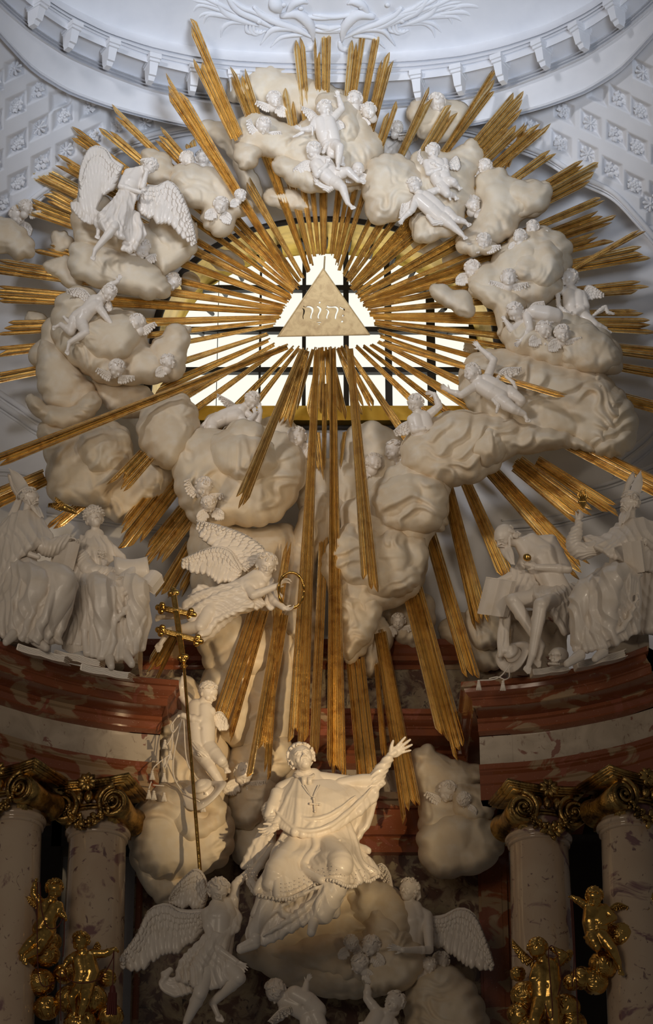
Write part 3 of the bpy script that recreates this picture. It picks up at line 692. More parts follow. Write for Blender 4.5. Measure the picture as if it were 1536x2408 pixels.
pl, z = plan_pts([(-190, 1418), (-90, 1470), (0, 1508), (90, 1539), (183, 1566), (312, 1590), (421, 1600)], -.75, -1)
pl = np.vstack([pl, [[pl[-1][0], 1.3]]])
entab(pl, z, 'entablature', 'curved red marble cornice and beige frieze under the two seated figures at left', 'entablature'); ZL = z
pr, z = plan_pts([(1084, 1604), (1243, 1591), (1377, 1566), (1450, 1545), (1525, 1518)], -.75, 0)
pr = np.vstack([[[pr[0][0], 1.3]], pr, [[pr[-1][0], 1.3]]])
entab(pr, z, 'entablature', 'curved red marble cornice and beige frieze under the bald reader and bishop at right', 'entablature')
z = W(1000, 1668, .45)[2]; xa = W(250, 1668, .45)[0]; xb = W(1260, 1668, .45)[0]
entab(np.array([(xa, .45), (0, .42), (xb, .45)]), z, 'entablature', 'straight dark red marble cornice behind the gilded rays in the middle', 'entablature', m=('red', 'beige'), prof=[(.62-(.62-o_)*1.35, dz*1.02) for o_, dz in PROF])
b = MB(); pbox(b, 300, 1552, 1190, 1700, .95, 1.3); tag(struct('attic_panel', b.arr(), b.f, M['dark'], kind=None), 'dark marble attic slab between the rays above the middle cornice', 'panel')
z2 = W(1000, 1508, .75)[2]
entab(np.array([(xa, .72), (xb, .72)]), z2, 'attic_cornice', 'narrow dark red cornice right of the hanging cloud column', 'cornice', prof=[(.0, .02), (.62, .02), (.62, -.06), (.56, -.10), (.54, -.13), (.50, -.16), (.50, -.22), (.40, -.24), (.40, -.3)], fr=())
b = MB(); pbox(b, 1530, 1530, 1720, 1830, -.6, 1.3); tag(struct('marble_block', b.arr(), b.f, M['dark'], kind=None), 'dark marble block closing the right cornice at the picture edge', 'block')
# ---- marble panel and frames behind the central group
b = MB(); pbox(b, 300, 1990, 1165, 2560, .85, 1.25); tag(struct('marble_slab', b.arr(), b.f, M['dark'], kind=None), 'large dark veined marble slab behind the lower angels', 'panel')
def molded(x0, y0, x1, y1, Y, vert):
    B = MB(); n = 5; steps = [(0, 1, 0), (.12, .88, .05), (.2, .8, .02), (.34, .66, .06)]
    for a, c_, d in steps:
        if vert: pbox(B, x0+(x1-x0)*a, y0, x0+(x1-x0)*c_, y1, Y-d, Y+.3)
        else: pbox(B, x0, y0+(y1-y0)*a, x1, y0+(y1-y0)*c_, Y-d, Y+.3)
    return B
for lab, a in (('tall red marble pilaster strip left of the lower angel', (304, 1960, 340, 2560, .78, True)), ('tall red marble pilaster strip left of the right columns', (1138, 1985, 1196, 2560, .78, True))):
    B = molded(*a); tag(struct('pilaster', B.arr(), B.f, M['red'], kind=None), lab, 'pilaster')
B = MB()
for (y0, y1, d) in ((1862, 1878, .12), (1878, 1900, .05), (1900, 1942, .0), (1942, 1952, .06), (1952, 1962, .10), (1962, 1990, .03), (1990, 2004, .06)): pbox(B, 345, y0, 1150, y1, .80-d, 1.2)
tag(struct('panel_frame', B.arr(), B.f, M['red'], kind=None), 'red marble head moulding of the frame right of the seated saint', 'frame')
b = MB(); pbox(b, 120, 1700, 345, 1990, .9, 1.25); pbox(b, -150, 1850, 150, 2560, .9, 1.25); struct('shade_sheet_left', b.arr(), b.f, M['void'])  # near-black sheets added so the gaps by the left columns read as deep shade
b = MB(); pbox(b, 1350, 1830, 1480, 2560, .9, 1.25); struct('shade_sheet_right', b.arr(), b.f, M['void'])  # same painted-in shade between the right columns
# ---- columns with gilded capitals
def spiral(B, c, r0, turns, sgn, z, w):
    n = 46; t = np.linspace(0, 1, n); a = math.pi/2-sgn*t*turns*2*math.pi; r = r0*(1-.86*t**.8)
    pts = np.c_[c[0]+r*np.cos(a), c[1]+r*np.sin(a), z+t*w*1.1]; B.tube(pts, list(w*(1-.55*t)), 8)
    B.tube(np.c_[c[0]+r*.86*np.cos(a), c[1]+r*.86*np.sin(a), z-w*.8+t*w*1.2], list(w*.8*(1-.5*t)), 6)
def column(cx, r, ytop, Y, yaw, label, vdx=63, seed=1):
    fr = Frame(cx, ytop, Y); base = W(cx, 2560, Y); T = thing('column', label, 'column', base)
    zt = fr.o[2]-base[2]; rr = r*fr.s; N = 48; th = np.arange(N)*2*math.pi/N
    def lathe(prof_):
        rows_ = [np.c_[q*np.cos(th), q*np.sin(th), np.full(N, zz)] for q, zz in prof_]
        V_, F_ = loft(rows_); return V_, F_
    V_, F_ = lathe([(rr*1.04, -1), (rr*1.03, 0), (rr*1.0, zt*.5), (rr*.93, zt-.10), (rr*.92, zt-.06)]); obj('shaft', mesh('shaft', V_, F_, M['colm']), T)
    V_, F_ = lathe([(rr*.92, zt-.10), (rr*.99, zt-.09), (rr*1.0, zt-.06), (rr*.95, zt-.045), (rr*1.05, zt-.03), (rr*1.08, zt+.0), (rr*1.05, zt+.03), (rr*.93, zt+.04), (rr*.9, zt+.3)]); obj('neck_ring', mesh('neck_ring', V_, F_, M['colm']), T)
    # capital in metres: x right, y up, z front; rotated about the vertical
    ca, sa = math.cos(yaw), math.sin(yaw)
    def tw(V3): V3 = np.asarray(V3)*fr.s; x, y, z_ = V3[:, 0], V3[:, 1], V3[:, 2]; return np.c_[x*ca+z_*sa, x*sa-z_*ca, zt+y]
    def cp(name, B, m='capgold', par=T): return obj(name, mesh(name, tw(B.arr()), B.f, M[m]), par)
    cap = cp('capital', MB().box((-62, 2, -62), (62, 92, 52)))
    B = MB()
    for y0, y1, o_ in ((98, 103, 92), (103, 107, 96), (107, 116, 99), (93, 98, 82)):
        P = [(-o_, o_*.78), (-o_*.5, o_*.66), (0, o_*.62), (o_*.5, o_*.66), (o_, o_*.78), (o_, -o_*.7), (-o_, -o_*.7)]
        n_ = len(P); V_ = [(a, y0, b_) for a, b_ in P]+[(a, y1, b_) for a, b_ in P]; B.add(V_, [list(range(n_))[::-1], list(range(n_, 2*n_))]+[[i, (i+1) % n_, n_+(i+1) % n_, n_+i] for i in range(n_)])
    cp('abacus', B)
    for s_ in (-1, 1):
        B = MB(); c_ = (s_*vdx, 46); spiral(B, c_, 41, 2.3, -s_, 76, 7)
        V_ = []; n_ = 30
        for k_, z0 in enumerate((-60, -20, 20, 72)):
            q = (36, 27, 30, 34)[k_]; V_ += [(c_[0]+q*math.cos(2*math.pi*i/n_), c_[1]+q*math.sin(2*math.pi*i/n_), z0) for i in range(n_)]
        F_ = [[k_*n_+i, k_*n_+(i+1) % n_, (k_+1)*n_+(i+1) % n_, (k_+1)*n_+i] for k_ in range(3) for i in range(n_)]+[list(range(3*n_, 4*n_))]
        B.add(V_, F_); B.ell((c_[0], c_[1], 84), 6); cp('volute', B, par=cap)
    B = MB(); rnd = random.Random(seed)
    for i in range(5): a = (i-2)*.42; B.ell((math.sin(a)*60, 66, 20+math.cos(a)*52), (11, 17, 11)); B.ell((math.sin(a)*64, 66, 22+math.cos(a)*56), (6, 10, 6))
    for y0 in (40, 48): B.tube([(math.sin(a)*62, y0, 20+math.cos(a)*50) for a in np.linspace(-.9, .9, 12)], 4, 8)
    cp('egg_band', B, par=cap)
    B = MB()
    for i in range(80):
        t = rnd.uniform(-1, 1); y = 44-50*(1-t*t)+rnd.uniform(-9, 9); x = t*58; a = rnd.uniform(0, 6.28); s0 = rnd.uniform(4, 8)*(1.1-.4*abs(t))
        if i % 3: feather(B, (x, y, 82+rnd.uniform(-8, 6)), (x+s0*2.6*math.cos(a), y+s0*2.6*math.sin(a), 84+rnd.uniform(-4, 6)), s0*1.5, np.array([0, 0, 1.0]), .15)
        else: B.ell((x, y, 86+rnd.uniform(-6, 4)), s0*.9, nu=8, nv=6)
    cp('garland', B, par=cap)
    B = MB()
    for i in range(30): a = rnd.uniform(0, 6.28); q = rnd.uniform(2, 20); B.ell((q*math.cos(a), 98+q*math.sin(a)*.9, 80+rnd.uniform(0, 10)), rnd.uniform(3, 6), nu=8, nv=6)
    for i in range(9): a = i*.7; feather(B, (0, 98, 84), (26*math.cos(a), 98+24*math.sin(a), 88), 12, np.array([0, 0, 1.0]), .2)
    cp('flower', B, par=cap)
column(205, 72, 1962, -.55, -R(15), 'pink veined marble column with gilded capital nearest the left lower angel', seed=1)
column(-2, 70, 1932, -.95, -R(27), 'pale marble column with gilded capital cut by the left edge', seed=2)
column(1290, 74, 1976, -.55, R(15), 'violet veined marble column with gilded capital behind the gilded child group at right', seed=3)
column(1516, 74, 1948, -.95, R(27), 'pale marble column with gilded capital cut by the right edge', seed=4)
# ================================================================ THE SUNBURST
CEN = np.array([763.0, 742.0])
INNER = np.array([(745, 603), (780, 603), (797, 640), (818, 671), (848, 712), (872, 750), (889, 786), (880, 806), (858, 808), (801, 812), (763, 814), (720, 814), (668, 812), (640, 800), (637, 786), (650, 764), (686, 706), (725, 646)], float)
def innerpt(p):
    d = np.asarray(p, float)-CEN; best = 150
    for t in np.arange(60, 260, 2):
        q = CEN+d/np.linalg.norm(d)*t
        if not inside(q[None], INNER)[0]: best = t; break
    return CEN+d/np.linalg.norm(d)*best
fr0 = W(CEN[0], CEN[1], .5); sun = thing('sunburst', 'huge gilded sunburst of jagged rays fanning out round the window', 'sunburst', fr0)
def make_ray(a, b, wa, wb, Ya, Yb, seed, jag=34, tip0=False, n=None, long=None):
    rnd = random.Random(seed); a = np.asarray(a, float); b = np.asarray(b, float); L = np.linalg.norm(b-a); d = (b-a)/L; x = np.array([-d[1], d[0]])
    n = n or max(2, int(round(wb/12.5))); B = MB(); edges = np.linspace(-.5, .5, n+1)
    edges[1:-1] += [rnd.uniform(-.25, .25)/n for _ in range(n-1)]
    lead = rnd.randrange(n)
    for i in range(n):
        e0, e1 = edges[i], edges[i+1]; back = (0 if i == lead else rnd.uniform(.15, 1.0)*jag*(.8+abs(i-lead)*.2)); L1 = L-min(back, L*.5); st = rnd.uniform(0, 9) if not tip0 else abs(i-n/2+.5)*22
        tipl = min(rnd.uniform(10, 26), L1*.3); hgt = rnd.uniform(.6, 1.0)*9.5; lift = rnd.uniform(0, 4.5); side = rnd.choice((0.12, .5, .88, .3, .7))
        V = []; stn = [(st if not tip0 else st, 1.0 if not tip0 else .08)]+([(st+26, 1.0)] if tip0 else [])+[(L1*.33, 1), (L1*.66, 1), (L1-tipl, 1), (L1-tipl*.35, .48), (L1, .06)]
        for s_, k in stn:
            t = s_/L; w = wa+(wb-wa)*t**1.25; lo = e0*w; hi = e1*w; m_ = lo+(hi-lo)*side; lo2 = m_+(lo-m_)*k; hi2 = m_+(hi-m_)*k; c = a+d*s_
            Y = Ya+(Yb-Ya)*t; u = hi2-lo2; sc = .45+.55*min(1, w/30)
            for f_, z in ((0, 0), (.06, .5), (.16, .62), (.24, .30), (.34, .85), (.5, 1.1), (.64, .85), (.74, .30), (.84, .62), (.94, .5), (1, 0), (1, -.8), (0, -.8)):
                q = c+x*(lo2+u*f_); zz = (hgt*z*max(k, .3)+lift)*sc; V.append(np.append(q, Y-zz*S_))
        V = np.array(V); P3 = W(V[:, 0], V[:, 1], V[:, 2])-fr0; m_ = 13; ns = len(stn)
        Fc = [[k*m_+j, k*m_+(j+1) % m_, (k+1)*m_+(j+1) % m_, (k+1)*m_+j] for k in range(ns-1) for j in range(m_)]+[list(range(m_))[::-1], list(range((ns-1)*m_, ns*m_))]
        B.add(P3, Fc)
    me = mesh('ray', B.arr(), B.f, M['gold']); me.set_sharp_from_angle(angle=R(40)); obj('ray', me, sun)
YB = .62
# outer rays: tip x, y, width, (start) , depth at tip, jag
RAYS = [(-25, 622, 50), (-25, 690, 54), (-12, 772, 46), (-40, 832, 34), (-40, 896, 34), (80, 578, 42), (40, 474, 52), (52, 400, 24), (88, 396, 32), (130, 372, 40), (163, 306, 40),
        (236, 297, 30), (257, 251, 26), (366, 307, 44), (552, 152, 58), (674, 206, 36), (702, 88, 36), (745, 88, 20), (768, 10, 32), (843, 66, 50), (888, 74, 22), (915, 122, 42),
        (928, 236, 32), (1018, 208, 32), (1066, 250, 46), (1168, 190, 34), (1238, 220, 66), (1228, 286, 44), (1290, 284, 42), (1303, 354, 30), (1402, 372, 44), (1418, 396, 50), (1421, 466, 26), (1448, 502, 54), (1440, 552, 46),
        (1527, 590, 52), (1527, 672, 44), (1514, 735, 22), (1545, 768, 50), (1600, 838, 42), (1600, 888, 30), (1600, 974, 40)]
angs = []
def ang(p): return math.atan2(p[1]-CEN[1], p[0]-CEN[0])
for k, (x, y, w) in enumerate(RAYS):
    w *= .82; s0 = innerpt((x, y)); make_ray(s0, (x, y), 8 if w < 36 else 11, w, YB, .72 if y > 380 else .45, 100+k); angs.append(ang((x, y)))
# rays whose two ends were both read off: start, tip, widths, depths
SP = [((690, 664), (384, 175), 12, 46, .18, -.25, 60), ((560, 330), (433, 50), 32, 56, .30, .0, 90), ((684, 812), (-40, 1098), 14, 34, .1, -.55, 60), ((900, 806), (1333, 934), 10, 17, .2, -.38, 14),
      ((452, 352), (445, 330), 26, 30, .5, .5, 10), ((1040, 360), (1170, 154), 9, 13, .5, .3, 20), ((1190, 400), (1237, 288), 10, 14, .5, .5, 10), ((1345, 634), (1516, 538), 12, 16, .55, .35, 14),
      ((190, 498), (104, 453), 30, 36, .62, .62, 30), ((1320, 1030), (1600, 1170), 30, 44, .4, .1, 20),
      ((715, 815), (560, 1196), 14, 34, .1, -.75, 36), ((724, 816), (668, 1000), 14, 40, .5, .5, 5), ((746, 815), (700, 1765), 13, 52, .1, -.6, 50), ((783, 814), (792, 1850), 14, 48, .05, -.55, 36), ((822, 814), (872, 1395), 16, 42, .05, -.72, 44),
      ((762, 1240), (738, 1800), 22, 24, .2, .1, 60), ((742, 1010), (756, 1130), 20, 16, .3, .3, 40), ((764, 900), (762, 1110), 12, 10, .4, .3, 30), ((812, 1010), (800, 1105), 10, 8, .4, .3, 10),
      ((835, 1545), (868, 1855), 44, 52, .3, .05, 20), ((880, 1500), (906, 1800), 10, 18, .45, .3, 30), ((893, 1480), (972, 1935), 30, 54, .35, .05, 60), ((968, 1380), (1075, 1790), 50, 66, .3, .05, 60),
      ((1010, 1250), (1112, 1600), 30, 42, .6, .4, 10), ((1050, 1140), (1136, 1480), 30, 46, .5, .3, 40), ((1085, 1110), (1205, 1385), 26, 42, .75, .6, 30), ((1140, 1090), (1378, 1352), 34, 52, .6, .3, 40),
      ((1210, 1085), (1385, 1222), 44, 60, .6, .4, 30), ((1262, 1082), (1458, 1210), 26, 38, .5, .2, 34), ((1330, 1040), (1580, 1172), 30, 34, .3, .1, 10),
      ((110, 1120), (-60, 1196), 40, 52, .6, .4, 20), ((225, 1160), (110, 1252), 26, 30, .75, .7, 20), ((350, 1065), (268, 1155), 42, 50, -.1, -.2, 34), ((420, 1110), (278, 1290), 66, 72, .6, .3, 70), ((450, 1195), (330, 1345), 56, 64, .7, .5, 50),
      ((452, 1280), (376, 1410), 34, 40, .8, .7, 20), ((480, 1290), (420, 1400), 18, 22, .9, .9, 14), ((412, 1480), (345, 1600), 34, 50, .5, .3, 50),
      ((606, 1425), (515, 1700), 36, 40, -.1, -.3, 24), ((628, 1430), (538, 1745), 14, 15, -.1, -.3, 24), ((664, 1440), (598, 1830), 32, 40, -.1, -.4, 70), ((655, 1380), (628, 1835), 16, 18, -.08, -.38, 24)]
for k, (a, b, wa, wb, ya, yb, jg) in enumerate(SP): make_ray(a, b, wa, wb, ya, yb, 300+k, jg)
make_ray((681, 1262), (648, 1460), 17, 26, -.1, -.1, 401, 4, tip0=True, n=2)
# short rays near the window fill the gaps in the fan
for a in [R(q) for q in (118, 126, 133, 140, 147, 153, 158, 163, 169, 175, 57, 50, 43, 37, 31, 26, 21, 15.5, 9, 3.5, 101, 109, 81, 88, 71, 65)]: angs.append(None) if False else None
for (a_, b_, *_r) in SP:
    if math.hypot(a_[0]-763, a_[1]-742) < 140: angs.append(ang(a_))
fill = []
for q in range(-178, 180, 2):
    if all(abs((q-math.degrees(z_)+180) % 360-180) > 4.4 for z_ in angs) and all(abs(q-z_) > 4.6 for z_ in fill): fill.append(q)
for k, q in enumerate(fill):
    a = R(q); dv = np.array([math.cos(a), math.sin(a)])
    Lr = 250 if 60 < q < 112 else (440 if 0 < q < 180 else 370)
    s0 = innerpt(CEN+dv*300); make_ray(s0, CEN+dv*Lr, 9, 20+(k % 3)*4, YB-.02*(k % 3), YB+.05, 500+k, 20)
# ---- the gilded triangle with its cut-out letters
def tri():
    cu = bpy.data.curves.new('tri', 'CURVE'); cu.dimensions = '2D'; cu.fill_mode = 'BOTH'
    fr = Frame(762, 740, .1)
    def loop(P):
        s_ = cu.splines.new('POLY'); s_.points.add(len(P)-1); s_.use_cyclic_u = True
        for i, (x, y) in enumerate(P): s_.points[i].co = (x-762, 740-y, 0, 1)
    Z = lambda P, sm=True: loop([(640+x/6.4, 620+y/6.4) for x, y in (cpoly(P, 3) if sm else P)])
    loop([(760.5, 631), (653, 791.5), (869, 787.5)])
    Z([(470, 632), (485, 640), (500, 652), (540, 634), (590, 640), (625, 672), (626, 720), (605, 770), (598, 815), (603, 832), (585, 836), (568, 812), (575, 770), (590, 720), (585, 690), (560, 668), (510, 662), (472, 658)])
    Z([(448, 680), (470, 672), (495, 700), (492, 750), (475, 790), (478, 836), (462, 836), (456, 790), (466, 740), (465, 700)])
    Z([(680, 630), (715, 645), (742, 668), (748, 700), (728, 745), (708, 790), (712, 828), (692, 832), (678, 800), (690, 750), (708, 710), (700, 682), (668, 655)])
    Z([(712, 562), (740, 578), (722, 608), (692, 595)], False); Z([(665, 872), (690, 876), (740, 874), (742, 888), (720, 896), (680, 892)]); Z([(692, 906), (722, 906), (718, 924), (700, 926)])
    Z([(832, 622), (850, 636), (900, 642), (960, 636), (1000, 665), (1004, 710), (980, 770), (965, 836), (945, 838), (938, 815), (948, 760), (968, 705), (950, 672), (890, 668), (845, 672), (818, 652)])
    Z([(806, 668), (830, 682), (860, 705), (864, 745), (840, 790), (836, 832), (818, 834), (810, 800), (825, 750), (832, 715), (812, 695)])
    Z([(1030, 645), (1045, 660), (1090, 678), (1100, 695), (1090, 718), (1076, 700), (1045, 688), (1012, 665)]); Z([(1064, 760), (1094, 780), (1070, 808), (1042, 790)], False); Z([(1054, 846), (1082, 870), (1054, 896), (1028, 876)], False)
    cu.extrude = 3.2; cu.bevel_depth = .8; o = bpy.data.objects.new('tri', cu); C.objects.link(o); dg = bpy.context.evaluated_depsgraph_get()
    me = bpy.data.meshes.new_from_object(o.evaluated_get(dg)); bpy.data.objects.remove(o)
    T = thing('triangle_plate', 'gilded triangle with cut-out Hebrew letters hanging before the window', 'emblem', fr.o)
    v = getv(me); setv(me, fr.world(v)); me.name = 'plate'; me.materials.clear(); me.materials.append(M['plate']); obj('plate', me, T)
    B = MB(); P = [(-1.5, 107), (-107, -50.5), (107, -46.5)]
    for i in range(3): a, b_ = P[i], P[(i+1) % 3]; B.cap((a[0], a[1], 3.6), (b_[0], b_[1], 3.6), 1.4, 1.4, 8)
    part(T, fr, B, 'rim', 'plate', None)
    b2 = MB(); b2.cap((0, 104, -2), (2, 140, -40), 2, 2, 8); part(T, fr, b2, 'hanger', 'gold', None)
tri()
# ================================================================ STUCCO CLOUDS
cloud('smooth billowing cloud at the very top behind the rays', [
    dict(p=[(532, 205), (545, 178), (585, 170), (595, 150), (635, 143), (690, 160), (745, 188), (785, 200), (835, 236), (825, 280), (740, 290), (660, 285), (610, 250), (575, 245), (545, 240)], Y=.75, T=40, e=40, l=45, s=3, w=1.5),
    dict(p=[(470, 290), (500, 282), (545, 300), (560, 350), (610, 420), (625, 490), (590, 490), (540, 370), (495, 330)], Y=.95, T=25, e=35, l=40, s=4, w=1.5),
    dict(p=[(960, 245), (1000, 232), (1060, 232), (1100, 250), (1100, 300), (1060, 335), (1000, 330), (965, 300)], Y=.8, T=25, e=35, l=40, s=5, w=1.5)])
cloud('cream cloud bank carrying the two children at the top of the ring', [
    dict(p=[(550, 310), (560, 280), (600, 262), (640, 275), (690, 292), (745, 262), (800, 240), (850, 255), (880, 300), (905, 340), (880, 400), (840, 450), (790, 440), (700, 420), (655, 380), (610, 372), (592, 398), (565, 385), (548, 350)], Y=.55, T=50, e=48, l=48, s=11, w=3),
    dict(p=[(640, 375), (680, 365), (760, 385), (840, 400), (860, 430), (800, 440), (745, 455), (700, 445), (662, 420), (645, 400)], Y=.35, T=45, e=40, l=40, s=12, w=3),
    dict(p=[(620, 450), (650, 440), (700, 445), (735, 480), (730, 500), (690, 496), (650, 490), (625, 475)], Y=.7, T=25, e=30, l=36, s=13, w=3),
    dict(p=[(548, 345), (570, 330), (610, 335), (615, 365), (592, 398), (560, 392)], Y=.35, T=36, e=34, l=40, s=14, w=2),
    dict(p=[(770, 215), (830, 235), (855, 300), (835, 350), (790, 350), (750, 290), (740, 240)], Y=.45, T=40, e=44, l=45, s=15, w=3)])
cloud('round cream cloud right of the reclining top child', [
    dict(p=[(855, 395), (880, 370), (930, 360), (975, 385), (1000, 425), (990, 470), (960, 505), (905, 528), (868, 520), (857, 480), (850, 440)], Y=.35, T=50, e=50, l=50, s=21, w=3, L=[(925, 415, 62)])])
cloud('cream cloud under the child with crossed arms', [
    dict(p=[(962, 372), (1000, 352), (1060, 355), (1105, 326), (1132, 342), (1138, 380), (1118, 420), (1120, 470), (1095, 500), (1085, 545), (1040, 558), (985, 572), (968, 545), (975, 490), (960, 430)], Y=.5, T=50, e=50, l=52, s=31, w=3.5),
    dict(p=[(970, 505), (1020, 500), (1080, 515), (1080, 545), (1030, 565), (985, 572), (966, 545)], Y=.3, T=34, e=30, l=34, s=32, w=3)])
cloud('lumpy cream cloud at upper right beside the ray tips', [
    dict(p=[(1115, 440), (1128, 402), (1175, 390), (1208, 418), (1250, 422), (1292, 428), (1300, 462), (1275, 505), (1225, 520), (1215, 550), (1170, 575), (1120, 600), (1078, 588), (1070, 562), (1105, 530), (1125, 490)], Y=.5, T=55, e=50, l=46, s=41, w=3),
    dict(p=[(1195, 430), (1240, 425), (1290, 432), (1298, 468), (1270, 500), (1210, 510), (1180, 480)], Y=.35, T=44, e=38, l=44, s=42, w=3),
    dict(p=[(1070, 570), (1100, 556), (1160, 570), (1170, 590), (1120, 602), (1080, 592)], Y=.3, T=26, e=24, l=30, s=43, w=2)])
cloud('scalloped cloud behind the pair of child heads at right', [
    dict(p=[(1150, 610), (1180, 575), (1215, 545), (1270, 530), (1320, 548), (1345, 575), (1345, 620), (1325, 655), (1320, 690), (1240, 735), (1180, 720), (1115, 700), (1098, 665), (1115, 630)], Y=.5, T=55, e=50, l=60, s=51, w=5, sc=(7, 52)),
    dict(p=[(1190, 620), (1230, 570), (1290, 560), (1325, 590), (1325, 640), (1290, 680), (1230, 670), (1190, 650)], Y=.3, T=40, e=40, l=52, s=52, w=5),
    dict(p=[(1100, 665), (1150, 650), (1220, 680), (1240, 720), (1200, 760), (1170, 790), (1165, 740), (1130, 710)], Y=.35, T=40, e=36, l=42, s=53, w=4)])
cloud('small detached cloud floating over the right rays', [dict(p=[(1010, 690), (1018, 668), (1045, 668), (1065, 680), (1098, 684), (1112, 705), (1118, 728), (1108, 746), (1085, 746), (1060, 728), (1035, 715)], Y=.15, T=30, e=26, l=32, s=61, w=1.5, sc=(3, 40), g=3)])
cloud('great swirling cloud mass down the right side of the ring', [
    dict(p=[(1170, 770), (1200, 745), (1260, 730), (1340, 735), (1410, 765), (1455, 810), (1466, 862), (1430, 885), (1330, 880), (1240, 850), (1190, 820)], Y=.45, T=60, e=55, l=60, s=71, w=6),
    dict(p=[(1090, 850), (1150, 820), (1240, 830), (1330, 855), (1400, 870), (1450, 905), (1485, 950), (1490, 1010), (1460, 1060), (1390, 1070), (1330, 1045), (1270, 1060), (1200, 1050), (1120, 980), (1080, 920)], Y=.4, T=62, e=60, l=70, s=72, w=7, d=(.3, 1)),
    dict(p=[(1400, 870), (1440, 900), (1490, 955), (1502, 1010), (1480, 1062), (1420, 1080), (1370, 1040), (1360, 960)], Y=.35, T=50, e=40, l=46, s=73, w=6, d=(1, .6)),
    dict(p=[(985, 1000), (1060, 965), (1140, 970), (1230, 985), (1330, 1010), (1400, 1060), (1330, 1055), (1260, 1066), (1200, 1075), (1165, 1110), (1100, 1140), (1010, 1140), (950, 1100), (945, 1040)], Y=.15, T=60, e=55, l=62, s=74, w=7, d=(.5, 1)),
    dict(p=[(1090, 1010), (1160, 985), (1200, 1020), (1190, 1070), (1150, 1100), (1100, 1080), (1075, 1040)], Y=-.02, T=50, e=50, l=60, s=75, w=5),
    dict(p=[(1300, 770), (1380, 760), (1440, 800), (1462, 850), (1400, 880), (1320, 850)], Y=.25, T=44, e=40, l=48, s=76, w=6)])
cloud('cloud column hanging down the middle under the window', [
    dict(p=[(870, 1150), (930, 1090), (1010, 1080), (1060, 1130), (1055, 1190), (1050, 1240), (1010, 1270), (1005, 1340), (985, 1395), (940, 1425), (900, 1440), (880, 1500), (850, 1545), (812, 1560), (800, 1480), (775, 1400), (750, 1340), (760, 1290), (800, 1240), (800, 1190)], Y=.3, T=75, e=60, l=60, s=81, w=7, d=(.2, 1)),
    dict(p=[(880, 1160), (950, 1110), (1040, 1130), (1052, 1200), (1020, 1250), (930, 1250), (880, 1220)], Y=.0, T=55, e=45, l=52, s=82, w=7, d=(.3, 1)),
    dict(p=[(800, 1240), (880, 1230), (990, 1260), (1005, 1320), (970, 1390), (890, 1410), (800, 1370), (765, 1310)], Y=.05, T=55, e=45, l=55, s=83, w=7, d=(.2, 1)),
    dict(p=[(790, 1400), (850, 1390), (900, 1410), (880, 1490), (840, 1540), (812, 1552), (800, 1480)], Y=.1, T=45, e=35, l=45, s=84, w=6, d=(.2, 1)),
    dict(p=[(715, 1180), (760, 1150), (820, 1180), (810, 1240), (760, 1300), (745, 1360), (760, 1450), (745, 1560), (700, 1600), (650, 1500), (670, 1350), (690, 1260)], Y=.45, T=40, e=45, l=60, s=85, w=6, d=(1, .5)),
    dict(p=[(850, 1480), (900, 1450), (925, 1500), (905, 1560), (870, 1595), (850, 1560)], Y=.6, T=30, e=30, l=40, s=86, w=2)])
cloud('pale cloud tucked behind the middle rays under the sill', [
    dict(p=[(520, 1010), (600, 985), (680, 985), (720, 1040), (700, 1110), (600, 1120), (540, 1060)], Y=.85, T=30, e=30, l=60, s=91, w=3),
    dict(p=[(810, 1020), (870, 990), (920, 1010), (960, 1060), (920, 1180), (820, 1200), (800, 1110)], Y=.8, T=35, e=35, l=60, s=92, w=4),
    dict(p=[(700, 1100), (800, 1080), (870, 1130), (830, 1210), (760, 1230), (700, 1190)], Y=.6, T=35, e=35, l=50, s=93, w=5)])
cloud('broad folded cloud left of centre under the resting child', [
    dict(p=[(325, 985), (345, 945), (385, 925), (430, 925), (460, 955), (470, 1000), (450, 1060), (420, 1100), (375, 1100), (335, 1060), (322, 1020)], Y=.3, T=60, e=55, l=60, s=101, w=6),
    dict(p=[(410, 1040), (470, 1005), (520, 1010), (560, 990), (620, 1010), (680, 1020), (715, 1060), (722, 1110), (705, 1160), (660, 1220), (600, 1240), (545, 1235), (490, 1250), (455, 1230), (420, 1180), (405, 1110)], Y=.25, T=68, e=60, l=70, s=102, w=8, d=(.2, 1)),
    dict(p=[(480, 1040), (540, 1010), (620, 1025), (660, 1080), (620, 1140), (540, 1130), (490, 1090)], Y=.0, T=45, e=50, l=64, s=103, w=6),
    dict(p=[(540, 1000), (580, 985), (625, 1010), (610, 1050), (560, 1050), (535, 1030)], Y=.02, T=36, e=34, l=40, s=104, w=3)])
cloud('large smooth cloud behind the wreath bearer', [
    dict(p=[(460, 1220), (520, 1220), (600, 1240), (660, 1230), (700, 1250), (720, 1350), (720, 1500), (700, 1640), (680, 1740), (620, 1790), (560, 1790), (520, 1750), (500, 1700), (480, 1640), (475, 1590), (500, 1540), (470, 1480), (455, 1400), (440, 1300)], Y=.6, T=70, e=70, l=90, s=111, w=4, d=(.6, 1)),
    dict(p=[(455, 1440), (520, 1420), (600, 1440), (650, 1500), (640, 1580), (560, 1610), (490, 1580), (462, 1510)], Y=.3, T=60, e=60, l=80, s=112, w=4),
    dict(p=[(475, 1590), (520, 1560), (590, 1590), (600, 1680), (570, 1760), (510, 1730), (475, 1660)], Y=.3, T=50, e=50, l=70, s=113, w=3),
    dict(p=[(560, 1740), (620, 1720), (680, 1740), (690, 1800), (640, 1850), (560, 1880), (520, 1860), (530, 1790)], Y=.4, T=45, e=45, l=55, s=114, w=4)])
